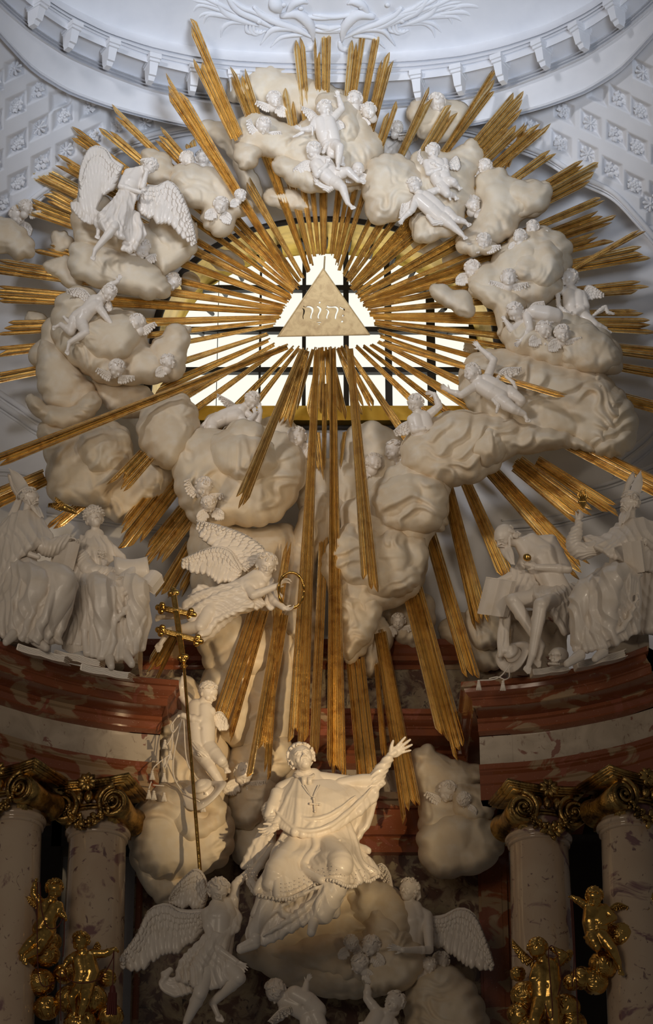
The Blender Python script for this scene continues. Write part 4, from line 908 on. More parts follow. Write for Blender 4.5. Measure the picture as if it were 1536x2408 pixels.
cloud('cloud under the large veiled angel at upper left', [
    dict(p=[(165, 500), (178, 468), (215, 450), (260, 470), (300, 520), (380, 530), (440, 560), (460, 520), (462, 590), (430, 620), (380, 650), (330, 610), (200, 600), (175, 560)], Y=.5, T=45, e=45, l=46, s=121, w=4),
    dict(p=[(160, 600), (175, 568), (220, 570), (290, 590), (350, 610), (395, 660), (400, 695), (350, 705), (290, 690), (235, 680), (200, 665), (165, 645)], Y=.35, T=55, e=45, l=52, s=122, w=5),
    dict(p=[(100, 630), (120, 610), (160, 600), (200, 660), (180, 690), (150, 670)], Y=.7, T=25, e=25, l=35, s=123, w=3),
    dict(p=[(118, 570), (125, 545), (155, 545), (172, 565), (165, 595), (130, 600)], Y=.8, T=20, e=20, l=30, s=124, w=2),
    dict(p=[(360, 480), (400, 470), (440, 500), (465, 540), (460, 570), (420, 620), (380, 600), (350, 540)], Y=.45, T=40, e=35, l=40, s=125, w=3)])
cloud('cream cloud with a round boss beside the paired heads at upper left', [
    dict(p=[(330, 370), (340, 352), (370, 350), (395, 365), (412, 400), (405, 430), (370, 440), (340, 420)], Y=.4, T=36, e=34, l=40, s=131, w=2),
    dict(p=[(400, 400), (440, 385), (500, 395), (540, 415), (565, 460), (590, 470), (592, 500), (560, 515), (540, 550), (505, 555), (475, 525), (470, 495), (430, 480), (405, 450)], Y=.35, T=48, e=42, l=46, s=132, w=3, L=[(470, 430, 44)])])
cloud('small cloud with two heads cut by the left edge', [
    dict(p=[(-30, 520), (10, 510), (50, 530), (70, 555), (84, 580), (75, 605), (40, 612), (20, 600), (-30, 590)], Y=.45, T=36, e=32, l=36, s=141, w=3)])
cloud('swirling cloud under the diving child at left', [
    dict(p=[(125, 720), (145, 690), (190, 670), (230, 690), (260, 720), (320, 735), (350, 770), (350, 810), (400, 800), (420, 770), (448, 768), (444, 800), (435, 850), (430, 885), (390, 900), (330, 905), (250, 905), (200, 880), (140, 830), (120, 780)], Y=.4, T=60, e=50, l=60, s=151, w=6),
    dict(p=[(180, 770), (240, 740), (310, 745), (330, 800), (290, 850), (220, 850), (180, 820)], Y=.1, T=44, e=44, l=60, s=152, w=4),
    dict(p=[(355, 805), (380, 790), (395, 762), (430, 766), (448, 790), (440, 830), (430, 885), (390, 890), (360, 860)], Y=.2, T=36, e=32, l=36, s=153, w=5),
    dict(p=[(90, 810), (110, 800), (150, 820), (190, 870), (230, 920), (215, 965), (150, 975), (100, 940), (85, 880)], Y=.5, T=45, e=42, l=46, s=154, w=5),
    dict(p=[(65, 830), (95, 795), (100, 760), (130, 750), (150, 820), (120, 870), (80, 860)], Y=.65, T=35, e=32, l=36, s=155, w=3),
    dict(p=[(60, 735), (70, 728), (100, 738), (110, 755), (85, 768), (62, 758)], Y=.85, T=18, e=18, l=26, s=156, w=2),
    dict(p=[(60, 950), (75, 925), (110, 950), (160, 955), (215, 920), (240, 940), (215, 985), (160, 1010), (110, 1000)], Y=.3, T=40, e=30, l=44, s=157, w=6, d=(.1, 1)),
    dict(p=[(235, 890), (330, 905), (360, 925), (350, 970), (300, 985), (240, 950), (215, 905)], Y=.6, T=25, e=30, l=44, s=158, w=4)])
cloud('folded cloud crossed by the long loose ray at lower left', [
    dict(p=[(85, 1010), (110, 990), (160, 1000), (200, 990), (250, 985), (300, 1010), (315, 1060), (300, 1120), (270, 1150), (255, 1190), (200, 1190), (130, 1185), (110, 1150), (108, 1100), (100, 1050)], Y=.45, T=60, e=50, l=60, s=161, w=7, d=(.3, 1)),
    dict(p=[(175, 1030), (220, 1000), (290, 1010), (308, 1060), (280, 1110), (220, 1120), (185, 1085)], Y=.2, T=42, e=40, l=52, s=162, w=5),
    dict(p=[(230, 1130), (280, 1120), (340, 1070), (410, 1090), (400, 1150), (340, 1200), (280, 1230), (235, 1200), (220, 1160)], Y=.65, T=35, e=35, l=60, s=163, w=4)])
cloud('tall dusky cloud behind the child with the tasselled hat', [
    dict(p=[(372, 1650), (400, 1600), (440, 1590), (480, 1620), (520, 1680), (540, 1760), (545, 1850), (540, 1940), (500, 1990), (430, 1985), (370, 1930), (340, 1850), (335, 1760), (350, 1690)], Y=.35, T=55, e=55, l=80, s=171, w=5),
    dict(p=[(330, 1870), (380, 1850), (470, 1870), (540, 1900), (550, 1990), (520, 2040), (440, 2070), (360, 2070), (315, 2020), (308, 1950)], Y=.05, T=62, e=60, l=90, s=172, w=6),
    dict(p=[(360, 1850), (420, 1840), (500, 1860), (535, 1900), (520, 1960), (450, 1990), (390, 1960), (355, 1910)], Y=-.15, T=42, e=45, l=70, s=173, w=4),
    dict(p=[(308, 1960), (340, 2020), (430, 2050), (480, 2060), (450, 2110), (380, 2130), (335, 2080), (305, 2020)], Y=.2, T=40, e=35, l=55, s=174, w=4),
    dict(p=[(520, 1830), (560, 1790), (620, 1800), (650, 1840), (630, 1900), (590, 1950), (540, 1930)], Y=.35, T=42, e=40, l=55, s=175, w=4),
    dict(p=[(540, 1920), (600, 1900), (640, 1950), (640, 2010), (590, 2050), (545, 2010)], Y=.6, T=30, e=30, l=50, s=176, w=3)])
cloud('dusky cloud with two winged heads right of the raised hand', [
    dict(p=[(965, 1790), (975, 1762), (1010, 1750), (1040, 1775), (1090, 1790), (1130, 1800), (1155, 1830), (1120, 1860), (1160, 1880), (1160, 1930), (1180, 1980), (1150, 2010), (1090, 2020), (1020, 2000), (985, 1950), (985, 1880), (970, 1840)], Y=.45, T=50, e=45, l=60, s=181, w=4, L=[(1065, 1960, 80)]),
    dict(p=[(985, 1950), (1050, 1910), (1130, 1910), (1180, 1950), (1185, 2000), (1140, 2050), (1090, 2060), (1040, 2068), (1000, 2045), (985, 2010)], Y=.25, T=45, e=42, l=60, s=182, w=4),
    dict(p=[(1060, 1850), (1110, 1840), (1160, 1860), (1165, 1910), (1120, 1940), (1070, 1920)], Y=.2, T=30, e=30, l=40, s=183, w=3)])
cloud('dusky clouds behind the ray ends above the right cornice', [
    dict(p=[(905, 1430), (950, 1400), (1010, 1400), (1025, 1440), (1015, 1490), (975, 1525), (930, 1510), (905, 1480)], Y=.8, T=30, e=32, l=40, s=191, w=3),
    dict(p=[(1030, 1490), (1050, 1450), (1100, 1440), (1110, 1480), (1170, 1500), (1180, 1560), (1150, 1580), (1090, 1560), (1070, 1530)], Y=.85, T=26, e=30, l=44, s=192, w=3),
    dict(p=[(1090, 1450), (1130, 1420), (1175, 1440), (1190, 1500), (1150, 1530), (1105, 1520)], Y=.7, T=30, e=30, l=44, s=193, w=3)])
cloud('great rolling cloud carrying the seated saint', [
    dict(p=[(560, 2230), (600, 2150), (640, 2060), (700, 2020), (800, 2040), (890, 2060), (950, 2110), (980, 2180), (1000, 2240), (970, 2300), (900, 2340), (800, 2350), (700, 2330), (620, 2290), (570, 2260)], Y=.35, T=90, e=75, l=80, s=201, w=9, d=(.8, 1)),
    dict(p=[(590, 2240), (660, 2200), (740, 2180), (820, 2170), (900, 2190), (940, 2240), (900, 2300), (820, 2320), (720, 2290), (640, 2270)], Y=.1, T=60, e=60, l=70, s=202, w=9, d=(.4, 1)),
    dict(p=[(880, 2120), (930, 2150), (975, 2205), (1003, 2245), (990, 2300), (930, 2335), (860, 2330), (840, 2240), (850, 2160)], Y=-.12, T=50, e=40, l=60, s=204, w=6, d=(.6, 1)),
    dict(p=[(820, 2080), (890, 2070), (960, 2120), (975, 2190), (940, 2230), (870, 2200), (820, 2150)], Y=-.05, T=50, e=45, l=70, s=203, w=4)])
cloud('rounded dark cloud at the bottom right under the angel', [
    dict(p=[(955, 2440), (950, 2350), (975, 2290), (1030, 2260), (1090, 2290), (1130, 2340), (1160, 2440), (1160, 2520), (960, 2520)], Y=.1, T=70, e=55, l=70, s=211, w=6)])

cloud('wispy cloud inside the gilded window arch at left behind the rays', [dict(p=[(490, 600), (520, 585), (560, 600), (575, 625), (545, 640), (505, 630)], Y=1.15, T=18, e=18, l=24, s=221, w=1), dict(p=[(425, 650), (450, 640), (470, 660), (455, 690), (428, 685)], Y=1.2, T=14, e=16, l=20, s=222, w=1)])
cloud('wispy cloud inside the gilded window arch at right behind the rays', [dict(p=[(960, 555), (1000, 545), (1040, 570), (1030, 600), (985, 595)], Y=1.15, T=18, e=18, l=24, s=223, w=1), dict(p=[(1040, 600), (1070, 590), (1100, 615), (1080, 635), (1050, 628)], Y=1.2, T=14, e=16, l=20, s=224, w=1)])
# ================================================================ WINGED CHILD HEADS
class Unit:
    o = np.zeros(3); s = 1.0
    def p(s, q): return np.asarray(q, float)
    def world(s, v): return np.asarray(v)
UN = Unit(); I3x = np.eye(3)
def head_mesh(bald=False, child=True, seed=1, n=80):
    B = MB(); D = []; head(B, (0, 0, 0), 20, I3x, child, D); B.cap((0, -10, -3), (0, -19, -6), 11, 12)
    me = B.remesh(.95, 3); v = getv(me)
    for c, r, d, dp in D:
        w = np.exp(-((v-np.asarray(c))**2).sum(1)/(r*r)); v = v+np.outer(w, np.asarray(d, float)*dp)
    setv(me, v/20); me.materials.append(M['fig']); me.shade_smooth(); me.name = 'head'
    if bald: return me, None
    h = hair((0, 0, 0), 20, I3x, n, seed).remesh(1.0, 1); setv(h, getv(h)/20); h.materials.append(M['fig']); h.shade_smooth(); h.name = 'hair'
    return me, h
def wing_mesh(lead, trail, seed):
    t = obj('w', None); o = wing(t, UN, M['fig'], [tuple(20*c for c in q) for q in lead], [tuple(20*c for c in q) for q in trail], 4.5, 7, (1.0, .62, .34), seed); me = o.data
    setv(me, getv(me)/20); me.shade_smooth(); bpy.data.objects.remove(o); bpy.data.objects.remove(t); return me
HM = [head_mesh(seed=k, n=70+10*k) for k in (1, 2, 3)]; HB = head_mesh(True)
WM = {}
for sd, tg in ((-1, 'l'), (1, 'r')):
    WM['a'+tg] = wing_mesh([(.45*sd, -.85, -.2), (1.2*sd, -.55, 0), (2.2*sd, -.35, .1)], [(.5*sd, -1.7, .1), (1.4*sd, -1.45, .1), (2.5*sd, -.75, .1)], 1)
    WM['b'+tg] = wing_mesh([(.55*sd, -.6, -.3), (1.25*sd, -.8, .1), (1.7*sd, -1.3, .3)], [(.15*sd, -1.6, .3), (.75*sd, -2.1, .35), (1.6*sd, -2.1, .3)], 2)
    WM['c'+tg] = wing_mesh([(.6*sd, -.7, -.4), (1.3*sd, -.1, -.2), (1.7*sd, .7, 0)], [(.9*sd, -1.5, -.1), (1.9*sd, -.9, 0), (2.3*sd, .5, .1)], 3)
def cherub(x, y, r, yaw, pitch, roll, wings, label, k=0, off=.02, wroll=None, mt=None, Y=None, bald=False, hx=None):
    r = r*1.2
    if Y is None: Y = surf(x, y, .055)
    o = W(x, y, Y); s_ = float((o-CAM)@FWD)/F; T = thing('cherub_head', label, 'cherub', o)
    def put(name, me, A):
        q = obj(name, me, T); m4 = Matrix.Identity(4); R3 = (MF @ A)*s_*r
        for i in range(3):
            for j in range(3): m4[i][j] = R3[i, j]
        q.matrix_local = m4
        if mt: q.data = me.copy(); q.data.materials.clear(); q.data.materials.append(M[mt])
    A = rot(yaw, pitch, roll); h = HB if bald else HM[k % 3]
    put('head', h[0], A)
    if not bald: put('hair', h[1], A)
    Aw = rot(yaw*.25, 0, roll*.6 if wroll is None else wroll)
    for w in wings: put('wing', WM[w], Aw)
CH = [(645, 235, 16, 30, 0, 8, 'al br', 'child head with wings on the smooth cloud at the top left'), (620, 297, 16, 30, -22, 12, 'cl ar', 'child head with spread wings on the lumpy top cloud'),
      (833, 235, 17, -15, 30, -5, 'bl br', 'child head gazing up with a wing collar right of the raised hand'), (868, 262, 16, -15, -5, -22, 'bl', 'tilted child head touching the head with the wing collar'),
      (934, 302, 14, 25, 20, 20, 'ar', 'small child head behind the praying child at the top'), (1028, 243, 18, 5, -25, -8, 'bl br', 'child head wrapped in wings among the upper right ray tips'),
      (441, 376, 16, 30, 8, 5, 'bl', 'left one of the two child heads beside the round boss cloud'), (478, 373, 16, 10, 25, 0, 'ar bl', 'right one of the two child heads beside the round boss cloud'),
      (519, 484, 16, 15, -10, 20, 'bl br', 'child head with long curls at the lower tip of the upper left cloud'), (566, 461, 12, 60, 0, 10, 'bl', 'small profile head at the right rim of the upper left cloud'),
      (1140, 392, 14, -60, 0, 0, 'al br', 'profile child head with a wing left of the lumpy upper right cloud'), (1112, 481, 16, 25, -5, 0, 'ar br', 'child head with a wing below the lumpy upper right cloud'),
      (1138, 568, 15, -5, -20, 5, 'al ar', 'child head with both wings spread under the lumpy right cloud'), (1222, 557, 14, -50, 25, -10, 'br bl', 'left head of the kissing pair on the right scalloped cloud'),
      (1252, 536, 14, -25, -5, 0, 'ar', 'right head of the kissing pair on the right scalloped cloud'), (1110, 634, 17, 15, -22, 15, 'br bl', 'bowed child head above the small detached cloud'),
      (1197, 655, 17, -5, 8, 5, 'al ar', 'child head facing front above the leaning child at right'), (1280, 777, 17, 35, 0, 12, 'bl br', 'left one of the two child heads under the seated right child'),
      (1323, 786, 17, 8, -5, 0, 'ar bl', 'right one of the two child heads under the seated right child'), (1106, 820, 15, -65, 10, -8, 'br', 'profile head above the reclining child at right'),
      (42, 508, 18, 35, -18, 10, 'bl br', 'lower child head on the small cloud at the left edge'), (62, 488, 14, 70, 0, 0, 'ar', 'upper profile child head on the small cloud at the left edge'),
      (334, 586, 18, 20, -22, 5, 'bl ar', 'curly child head below the foot of the veiled angel'), (404, 664, 17, 55, 0, 60, 'bl', 'child head lying sideways at the right end of the left cloud'),
      (321, 760, 17, -35, 20, -20, 'bl ar', 'child head looking up above the diving child cloud'), (274, 868, 17, 40, -25, 20, 'al ar', 'child head with two wings low on the diving child cloud'),
      (396, 852, 15, 55, 10, 5, 'bl', 'child head near the upright tip of the left cloud'), (698, 1030, 20, -8, 5, -5, 'bl br', 'smiling child head in a ruff of wings left of the middle rays'),
      (880, 1088, 17, 25, 18, 15, 'bl', 'lower child head of the two right of the middle rays'), (925, 1060, 19, -40, -5, 5, 'br', 'upper child head of the two right of the middle rays'),
      (479, 1146, 18, 15, -22, 15, 'cl ar', 'upper one of two child heads above the wreath bearer wing'), (492, 1186, 16, 10, -55, -10, 'bl br', 'lower one of two child heads above the wreath bearer wing'),
      (572, 1822, 20, 20, -25, 10, 'bl ar', 'shaded child head under the ray ends left of the saint'), (1052, 1862, 19, 15, -18, 18, 'al cr', 'child head with pointed wings on the dusky right cloud'),
      (1092, 1882, 15, -30, -70, 0, 'br', 'downturned child head on the dusky right cloud'), (937, 1462, 15, -5, -10, 0, 'bl ar', 'dim child head in the dark left of the broad right ray'),
      (872, 2225, 19, -20, -15, 12, 'cl br', 'child head with one raised wing on the rolling cloud'), (825, 2218, 15, 10, -70, 0, 'bl', 'top of a curly child head on the rolling cloud'),
      (846, 2268, 18, -75, -10, -10, 'br', 'lowest profile child head on the rolling cloud'), (1036, 2262, 18, -5, 5, 10, 'bl', 'right head of the pair under the lower right angel'),
      (1010, 2272, 15, 30, 0, 20, 'bl', 'left head of the pair under the lower right angel')]
for k, c in enumerate(CH): cherub(*c[:6], c[6].split(), c[7], k)
cherub(842, 398, 14, 5, -12, 5, ['bl', 'br'], 'bald child head below the foot of the top seated child', bald=True)
# ================================================================ WINGED CHILDREN
PU = 'putto'
putto(PU, 'winged child seated at the top of the ring with one arm raised', 'putto', '.12', (765, 257, 12), 18, (32, -10, -4),
    dict(c=(763, 288, 4), b=(771, 315, 4), p=(777, 333, 0), L=[(783, 277, 4), (804, 256, 8), (797, 230, 10), (793, 212, 12)], R=[(745, 281, 4), (732, 304, 8), (709, 305, 14), (692, 296, 18)],
         l=[(784, 341, 6), (799, 346, 34), (796, 384, 26), (795, 397, 36)], r=[(772, 342, 0), (780, 362, 8), (805, 372, 2), (806, 388, 8)]),
    wings=[([(748, 280, -8), (735, 262, -10), (710, 250, -8)], [(738, 298, -6), (722, 280, -6), (707, 256, -6)], 4, 7), ([(785, 290, -8), (798, 283, -8), (808, 290, -6)], [(785, 306, -6), (798, 309, -5), (810, 300, -5)], 3, 6)],
    cloth=[([(760, 358, 16), (768, 340, 20), (790, 328, 16)], [5, 5, 3]), ([(728, 296, 14), (735, 300, 16), (735, 318, 12)], [3, 4, 2]), ([(712, 312, 16), (700, 318, 14), (690, 322, 12)], [5, 4, 3])], seed=1)
putto(PU, 'winged child reclining below the seated one with a hand on the breast', 'putto', '.12', (738, 355, 14), 17.5, (32, -28, 8),
    dict(c=(754, 386, 6), b=(771, 408, 6), p=(784, 420, 2), L=[(768, 376, 0), (780, 388, -8), (788, 400, -10), (792, 408, -10)], R=[(739, 386, 10), (746, 412, 18), (768, 388, 26), (773, 371, 28)],
         l=[(796, 410, 6), (818, 402, 22), (842, 424, 14), (860, 428, 14)], r=[(788, 428, 8), (806, 442, 20), (818, 477, 10), (833, 490, 14)]),
    wings=[([(738, 383, -6), (716, 380, -4), (690, 397, -2)], [(736, 404, -4), (716, 408, -2), (688, 408, -2)], 4.5, 8)],
    cloth=[([(738, 408, 4), (746, 432, 8), (772, 446, 6), (792, 438, 6)], [4, 6, 8, 4]), ([(792, 405, 16), (794, 422, 18), (810, 434, 12)], [3, 5, 3])], seed=2)
putto(PU, 'half length winged child praying with joined hands at the top right', 'putto', '.08', (904, 303, 12), 16.5, (38, -18, 0),
    dict(c=(920, 334, 4), b=(936, 356, 2), p=(946, 372, -4), R=[(897, 336, 6), (912, 360, 14), (936, 336, 20), (944, 317, 22)], L=[(935, 325, 2), (956, 336, 8), (942, 326, 16), (945, 314, 20)]),
    wings=[([(949, 322, -6), (965, 310, -6), (984, 322, -4)], [(954, 342, -4), (970, 338, -4), (984, 328, -4)], 3.5, 6), ([(895, 296, -8), (875, 276, -8), (852, 283, -6)], [(890, 306, -6), (872, 300, -6), (852, 294, -5)], 4, 7)], seed=3)
putto(PU, 'winged child with arms crossed on the chest on the upper right cloud', 'putto', '.12', (1018, 356, 12), 16.5, (15, -12, 8),
    dict(c=(1024, 388, 4), b=(1036, 416, 4), p=(1044, 432, 0), R=[(1004, 383, 4), (1008, 407, 14), (1036, 397, 22), (1054, 388, 22)], L=[(1045, 380, 2), (1050, 403, 14), (1027, 388, 24), (1014, 380, 24)],
         l=[(1052, 428, 6), (1066, 428, 18), (1076, 438, 10), (1084, 444, 12)], r=[(1040, 440, 4), (1052, 456, 18), (1068, 460, 10), (1076, 468, 12)]),
    wings=[([(1000, 382, -6), (988, 364, -6), (990, 350, -4)], [(1000, 398, -4), (984, 380, -4), (982, 358, -4)], 3, 5), ([(1056, 384, -6), (1072, 368, -6), (1080, 382, -4)], [(1060, 400, -4), (1076, 402, -4), (1082, 392, -4)], 3, 5)],
    cloth=[([(1030, 436, 14), (1048, 446, 18), (1060, 470, 14)], [5, 6, 3])], seed=4)
putto(PU, 'winged child flying with both arms spread below the crossed arm child', 'putto', '.13', (975, 437, 14), 17, (-18, -15, -18),
    dict(c=(995, 468, 6), b=(1019, 489, 6), p=(1036, 505, 4), R=[(980, 467, 8), (970, 494, 12), (950, 512, 12), (938, 530, 10)], L=[(1010, 454, 2), (1030, 446, 4), (1049, 452, 6), (1064, 463, 8)],
         l=[(1050, 500, 4), (1070, 515, 10), (1092, 521, 8), (1107, 530, 8)], r=[(1042, 514, 6), (1064, 531, 12), (1085, 550, 8), (1097, 561, 10)]),
    wings=[([(968, 468, -6), (948, 472, -6), (942, 498, -4)], [(966, 490, -4), (956, 510, -4), (944, 520, -4)], 4, 7)],
    cloth=[([(1006, 508, 8), (1020, 524, 12), (1040, 524, 10), (1048, 492, 14)], [5, 7, 7, 4])], seed=5)
putto(PU, 'winged child diving with one arm stretched up on the left cloud', 'putto', '.12', (257, 690, 14), 17, (30, -22, 22),
    dict(c=(222, 714, 8), b=(201, 735, 8), p=(187, 749, 4), L=[(236, 698, 4), (256, 672, 8), (277, 662, 10), (285, 646, 10)], R=[(236, 728, 16), (248, 744, 20), (261, 760, 20), (263, 778, 20)],
         l=[(192, 762, 8), (202, 783, 22), (163, 806, 12), (156, 834, 12)], r=[(176, 752, 0), (166, 780, 4), (143, 763, 2), (122, 772, 2)]),
    wings=[([(217, 705, -6), (193, 680, -6), (155, 681, -2)], [(204, 716, -6), (183, 702, -4), (156, 691, -2)], 4.5, 8), ([(246, 720, -6), (256, 708, -6), (262, 718, -4)], [(248, 734, -6), (258, 734, -4), (264, 724, -4)], 2.5, 4)],
    cloth=[([(150, 745, 6), (165, 762, 6), (175, 775, 4)], [4, 5, 4])], seed=6)
putto(PU, 'winged child seated in profile at the right pointing up', 'putto', '.12', (1339, 655, 10), 19, (-58, 8, 0),
    dict(c=(1350, 697, 4), b=(1354, 723, 4), p=(1362, 744, 0), R=[(1329, 687, 6), (1308, 672, 12), (1297, 648, 12), (1289, 630, 12)], L=[(1368, 693, 6), (1379, 720, 16), (1354, 736, 24), (1340, 734, 28)],
         l=[(1376, 750, 6), (1400, 766, 16), (1423, 774, 10), (1436, 784, 10)], r=[(1354, 754, 4), (1376, 774, 18), (1398, 782, 12), (1412, 790, 12)]),
    wings=[([(1372, 690, -6), (1386, 672, -6), (1422, 692, -2)], [(1378, 706, -4), (1400, 706, -2), (1424, 698, -2)], 4, 7)],
    cloth=[([(1330, 676, 8), (1312, 690, 14), (1314, 720, 12), (1335, 738, 16), (1365, 758, 14)], [4, 6, 6, 6, 6]), ([(1396, 742, 4), (1412, 730, 8), (1424, 722, 8), (1430, 735, 6), (1443, 738, 4)], [4, 6, 6, 5, 4])], seed=7)
putto(PU, 'child leaning down over the right cloud with one arm reaching below', 'putto', '.12', (1212, 734, 14), 19, (-25, -38, -8),
    dict(c=(1258, 740, 6), b=(1284, 744, 4), p=(1304, 748, -2), R=[(1240, 744, 14), (1246, 773, 18), (1226, 801, 14), (1208, 816, 12)], L=[(1236, 754, -2), (1204, 776, 6), (1191, 757, 10), (1182, 742, 12)]),
    wings=[([(1242, 732, -8), (1256, 714, -8), (1280, 708, -6)], [(1252, 742, -6), (1270, 732, -6), (1284, 718, -5)], 4, 7)],
    cloth=[([(1290, 735, 8), (1300, 755, 8), (1285, 765, 8)], [5, 6, 4])], seed=8)
putto(PU, 'winged child lying back on the right with an arm bent overhead', 'putto', '.14', (1110, 877, 14), 19, (-38, 14, -12),
    dict(c=(1137, 902, 6), b=(1161, 917, 6), p=(1182, 928, 4), R=[(1118, 908, 8), (1085, 929, 12), (1057, 920, 14), (1036, 906, 16)], L=[(1148, 884, 4), (1162, 847, 8), (1130, 820, 12), (1115, 802, 12)],
         l=[(1196, 922, 2), (1226, 942, 10), (1216, 960, -4), (1208, 966, -6)], r=[(1178, 942, 10), (1208, 962, 20), (1233, 974, 12), (1244, 992, 12)]),
    wings=[([(1160, 896, -8), (1186, 868, -8), (1227, 864, -4)], [(1180, 906, -6), (1210, 888, -6), (1228, 872, -4)], 4.5, 8)],
    cloth=[([(1160, 940, 16), (1172, 952, 18), (1168, 970, 12)], [5, 6, 3]), ([(1190, 886, 4), (1208, 900, 8), (1214, 916, 4)], [4, 5, 4])], seed=9)
putto(PU, 'half length child right of the middle rays with an arm over the head', 'putto', -.08, (977, 949, 12), 18.5, (-20, -18, 5),
    dict(c=(988, 986, 4), b=(993, 1010, 2), p=(996, 1026, -6), R=[(968, 986, 8), (974, 1012, 14), (997, 1008, 20), (1010, 1008, 22)], L=[(1008, 976, 2), (1033, 955, 8), (1022, 927, 12), (1000, 920, 14)]),
    wings=[([(968, 990, -6), (945, 998, -4), (925, 1014, -2)], [(970, 1010, -4), (955, 1026, -2), (930, 1026, -2)], 4, 6)], seed=10)
putto(PU, 'winged child resting its cheek on its hands on the broad left cloud', 'putto', '.22', (592, 943, 14), 18, (35, -20, 28),
    dict(c=(556, 973, 6), b=(525, 983, 6), p=(502, 992, 4), R=[(566, 984, 12), (580, 998, 18), (600, 975, 22), (597, 958, 22)], L=[(572, 966, 0), (606, 992, 10), (613, 966, 14), (608, 946, 16)],
         l=[(500, 998, 12), (494, 1020, 20), (456, 1026, 12), (440, 1038, 12)], r=[(496, 994, 0), (486, 1032, 6), (473, 1056, 2), (467, 1076, 4)]),
    wings=[([(556, 958, -6), (538, 942, -6), (510, 926, -2)], [(538, 968, -6), (522, 950, -4), (508, 932, -2)], 4.5, 7)],
    cloth=[([(508, 974, 6), (494, 984, 10), (480, 1000, 8), (470, 1006, 6)], [6, 7, 6, 4])], seed=11)
putto(PU, 'child bent over seen from behind at the bottom centre', 'putto', -.35, (648, 2332, 14), 24, (-15, -62, 0),
    dict(c=(684, 2348, 6), b=(712, 2362, 4), p=(734, 2380, 0), R=[(672, 2360, 4), (664, 2385, 0), (650, 2400, 0), (640, 2412, 0)], L=[(696, 2340, 14), (714, 2348, 20), (721, 2312, 16), (731, 2290, 16)],
         l=[(742, 2390, 6), (760, 2430, 10), (758, 2470, 4), (770, 2480, 6)], r=[(726, 2396, 0), (724, 2440, 4), (700, 2470, 2), (690, 2480, 2)]),
    wings=[([(684, 2366, 16), (660, 2374, 18), (630, 2402, 14)], [(690, 2380, 16), (672, 2395, 16), (636, 2410, 14)], 5, 6)], seed=12)
putto(PU, 'curly child reaching one arm up at the bottom right of centre', 'putto', -.3, (928, 2358, 14), 23, (-35, 15, 0),
    dict(c=(898, 2398, 4), b=(880, 2430, 4), p=(870, 2460, 0), R=[(890, 2382, 8), (864, 2348, 14), (866, 2308, 14), (867, 2288, 14)], L=[(922, 2404, 0), (940, 2440, 4), (930, 2470, 4), (925, 2490, 4)]),
    cloth=[([(850, 2410, 6), (880, 2420, 14), (920, 2425, 8)], [8, 10, 8])], seed=13)
# the child who holds the staff
putto(PU, 'tall child gripping the cross staff and the tassels of the hat', 'putto', -.38, (490, 1630, 12), 22, (48, -14, 6),
    dict(c=(470, 1668, 4), b=(473, 1712, 6), p=(476, 1754, 2), R=[(449, 1660, 2), (424, 1630, 6), (431, 1594, 10), (434, 1578, 12)], L=[(495, 1674, 8), (469, 1695, 22), (430, 1682, 24), (414, 1684, 24)],
         l=[(492, 1760, 6), (520, 1788, 24), (530, 1802, 4), (536, 1816, 8)], r=[(476, 1772, 2), (496, 1806, 10), (524, 1848, 2), (532, 1862, 6)]),
    wings=[([(497, 1684, -8), (518, 1675, -8), (533, 1690, -6)], [(505, 1702, -6), (520, 1722, -6), (533, 1716, -4)], 5, 6)],
    cloth=[([(455, 1745, 14), (472, 1770, 22), (496, 1782, 16)], [7, 9, 6])], seed=14)
# ---- gilded children on the columns and their clouds
def gcloud(label, balls, Y, vox=1.5):
    fr = Frame(balls[0][0], balls[0][1], Y); T = thing('gilded_cloud', label, 'cloud', fr.o); B = MB()
    for x, y, r, z in balls: B.ell(fr.p((x, y, z)), (r, r*.92, r*.9), nu=24, nv=14)
    def dsp(v): f = fbm(v/26, 5, 2)*2.2 % 1; return np.where(f < .8, f/.8, (1-f)/.2)*2.6
    part(T, fr, B, 'lobes', 'gilt', vox, 4, disp=dsp)
def cord(label, pts, Y, r=1.3):
    fr = Frame(*pts[0][:2], Y); B = MB(); s = spl([tuple(q)+(0,)*(3-len(q)) for q in pts], 8*len(pts)); B.tube(fr.p(s), r, 6)
    return tag(obj('cord', mesh('cord', fr.world(B.arr()), B.f, M['cord']), None, fr.o), label, 'cord')
gcloud('gilded puffy cloud under the upper gilded child at left', [(110, 2245, 30, 0), (60, 2250, 34, 0), (75, 2205, 22, -10), (20, 2185, 26, -5), (120, 2215, 24, -5), (0, 2230, 24, 0)], -1.05)
gcloud('gilded puffy cloud under the lower gilded child at left', [(95, 2310, 34, 0), (150, 2290, 24, -8), (165, 2350, 34, 6), (215, 2350, 36, 4), (250, 2300, 22, -6), (260, 2390, 30, 0), (110, 2370, 30, 0), (190, 2410, 40, 0)], -1.0)
gcloud('gilded cloud spilling diagonally at the right edge', [(1514, 2150, 30, 0), (1462, 2200, 32, 6), (1420, 2268, 34, 4), (1370, 2300, 28, 2), (1400, 2310, 30, 0), (1345, 2310, 20, 0), (1440, 2190, 22, 0), (1540, 2120, 26, 0)], -1.15)
gcloud('gilded cloud stack at the lower right', [(1218, 2290, 18, 0), (1236, 2340, 34, 4), (1224, 2385, 30, 2), (1250, 2420, 36, 0), (1330, 2370, 34, 0), (1345, 2410, 34, 0), (1310, 2400, 30, -4)], -1.1)
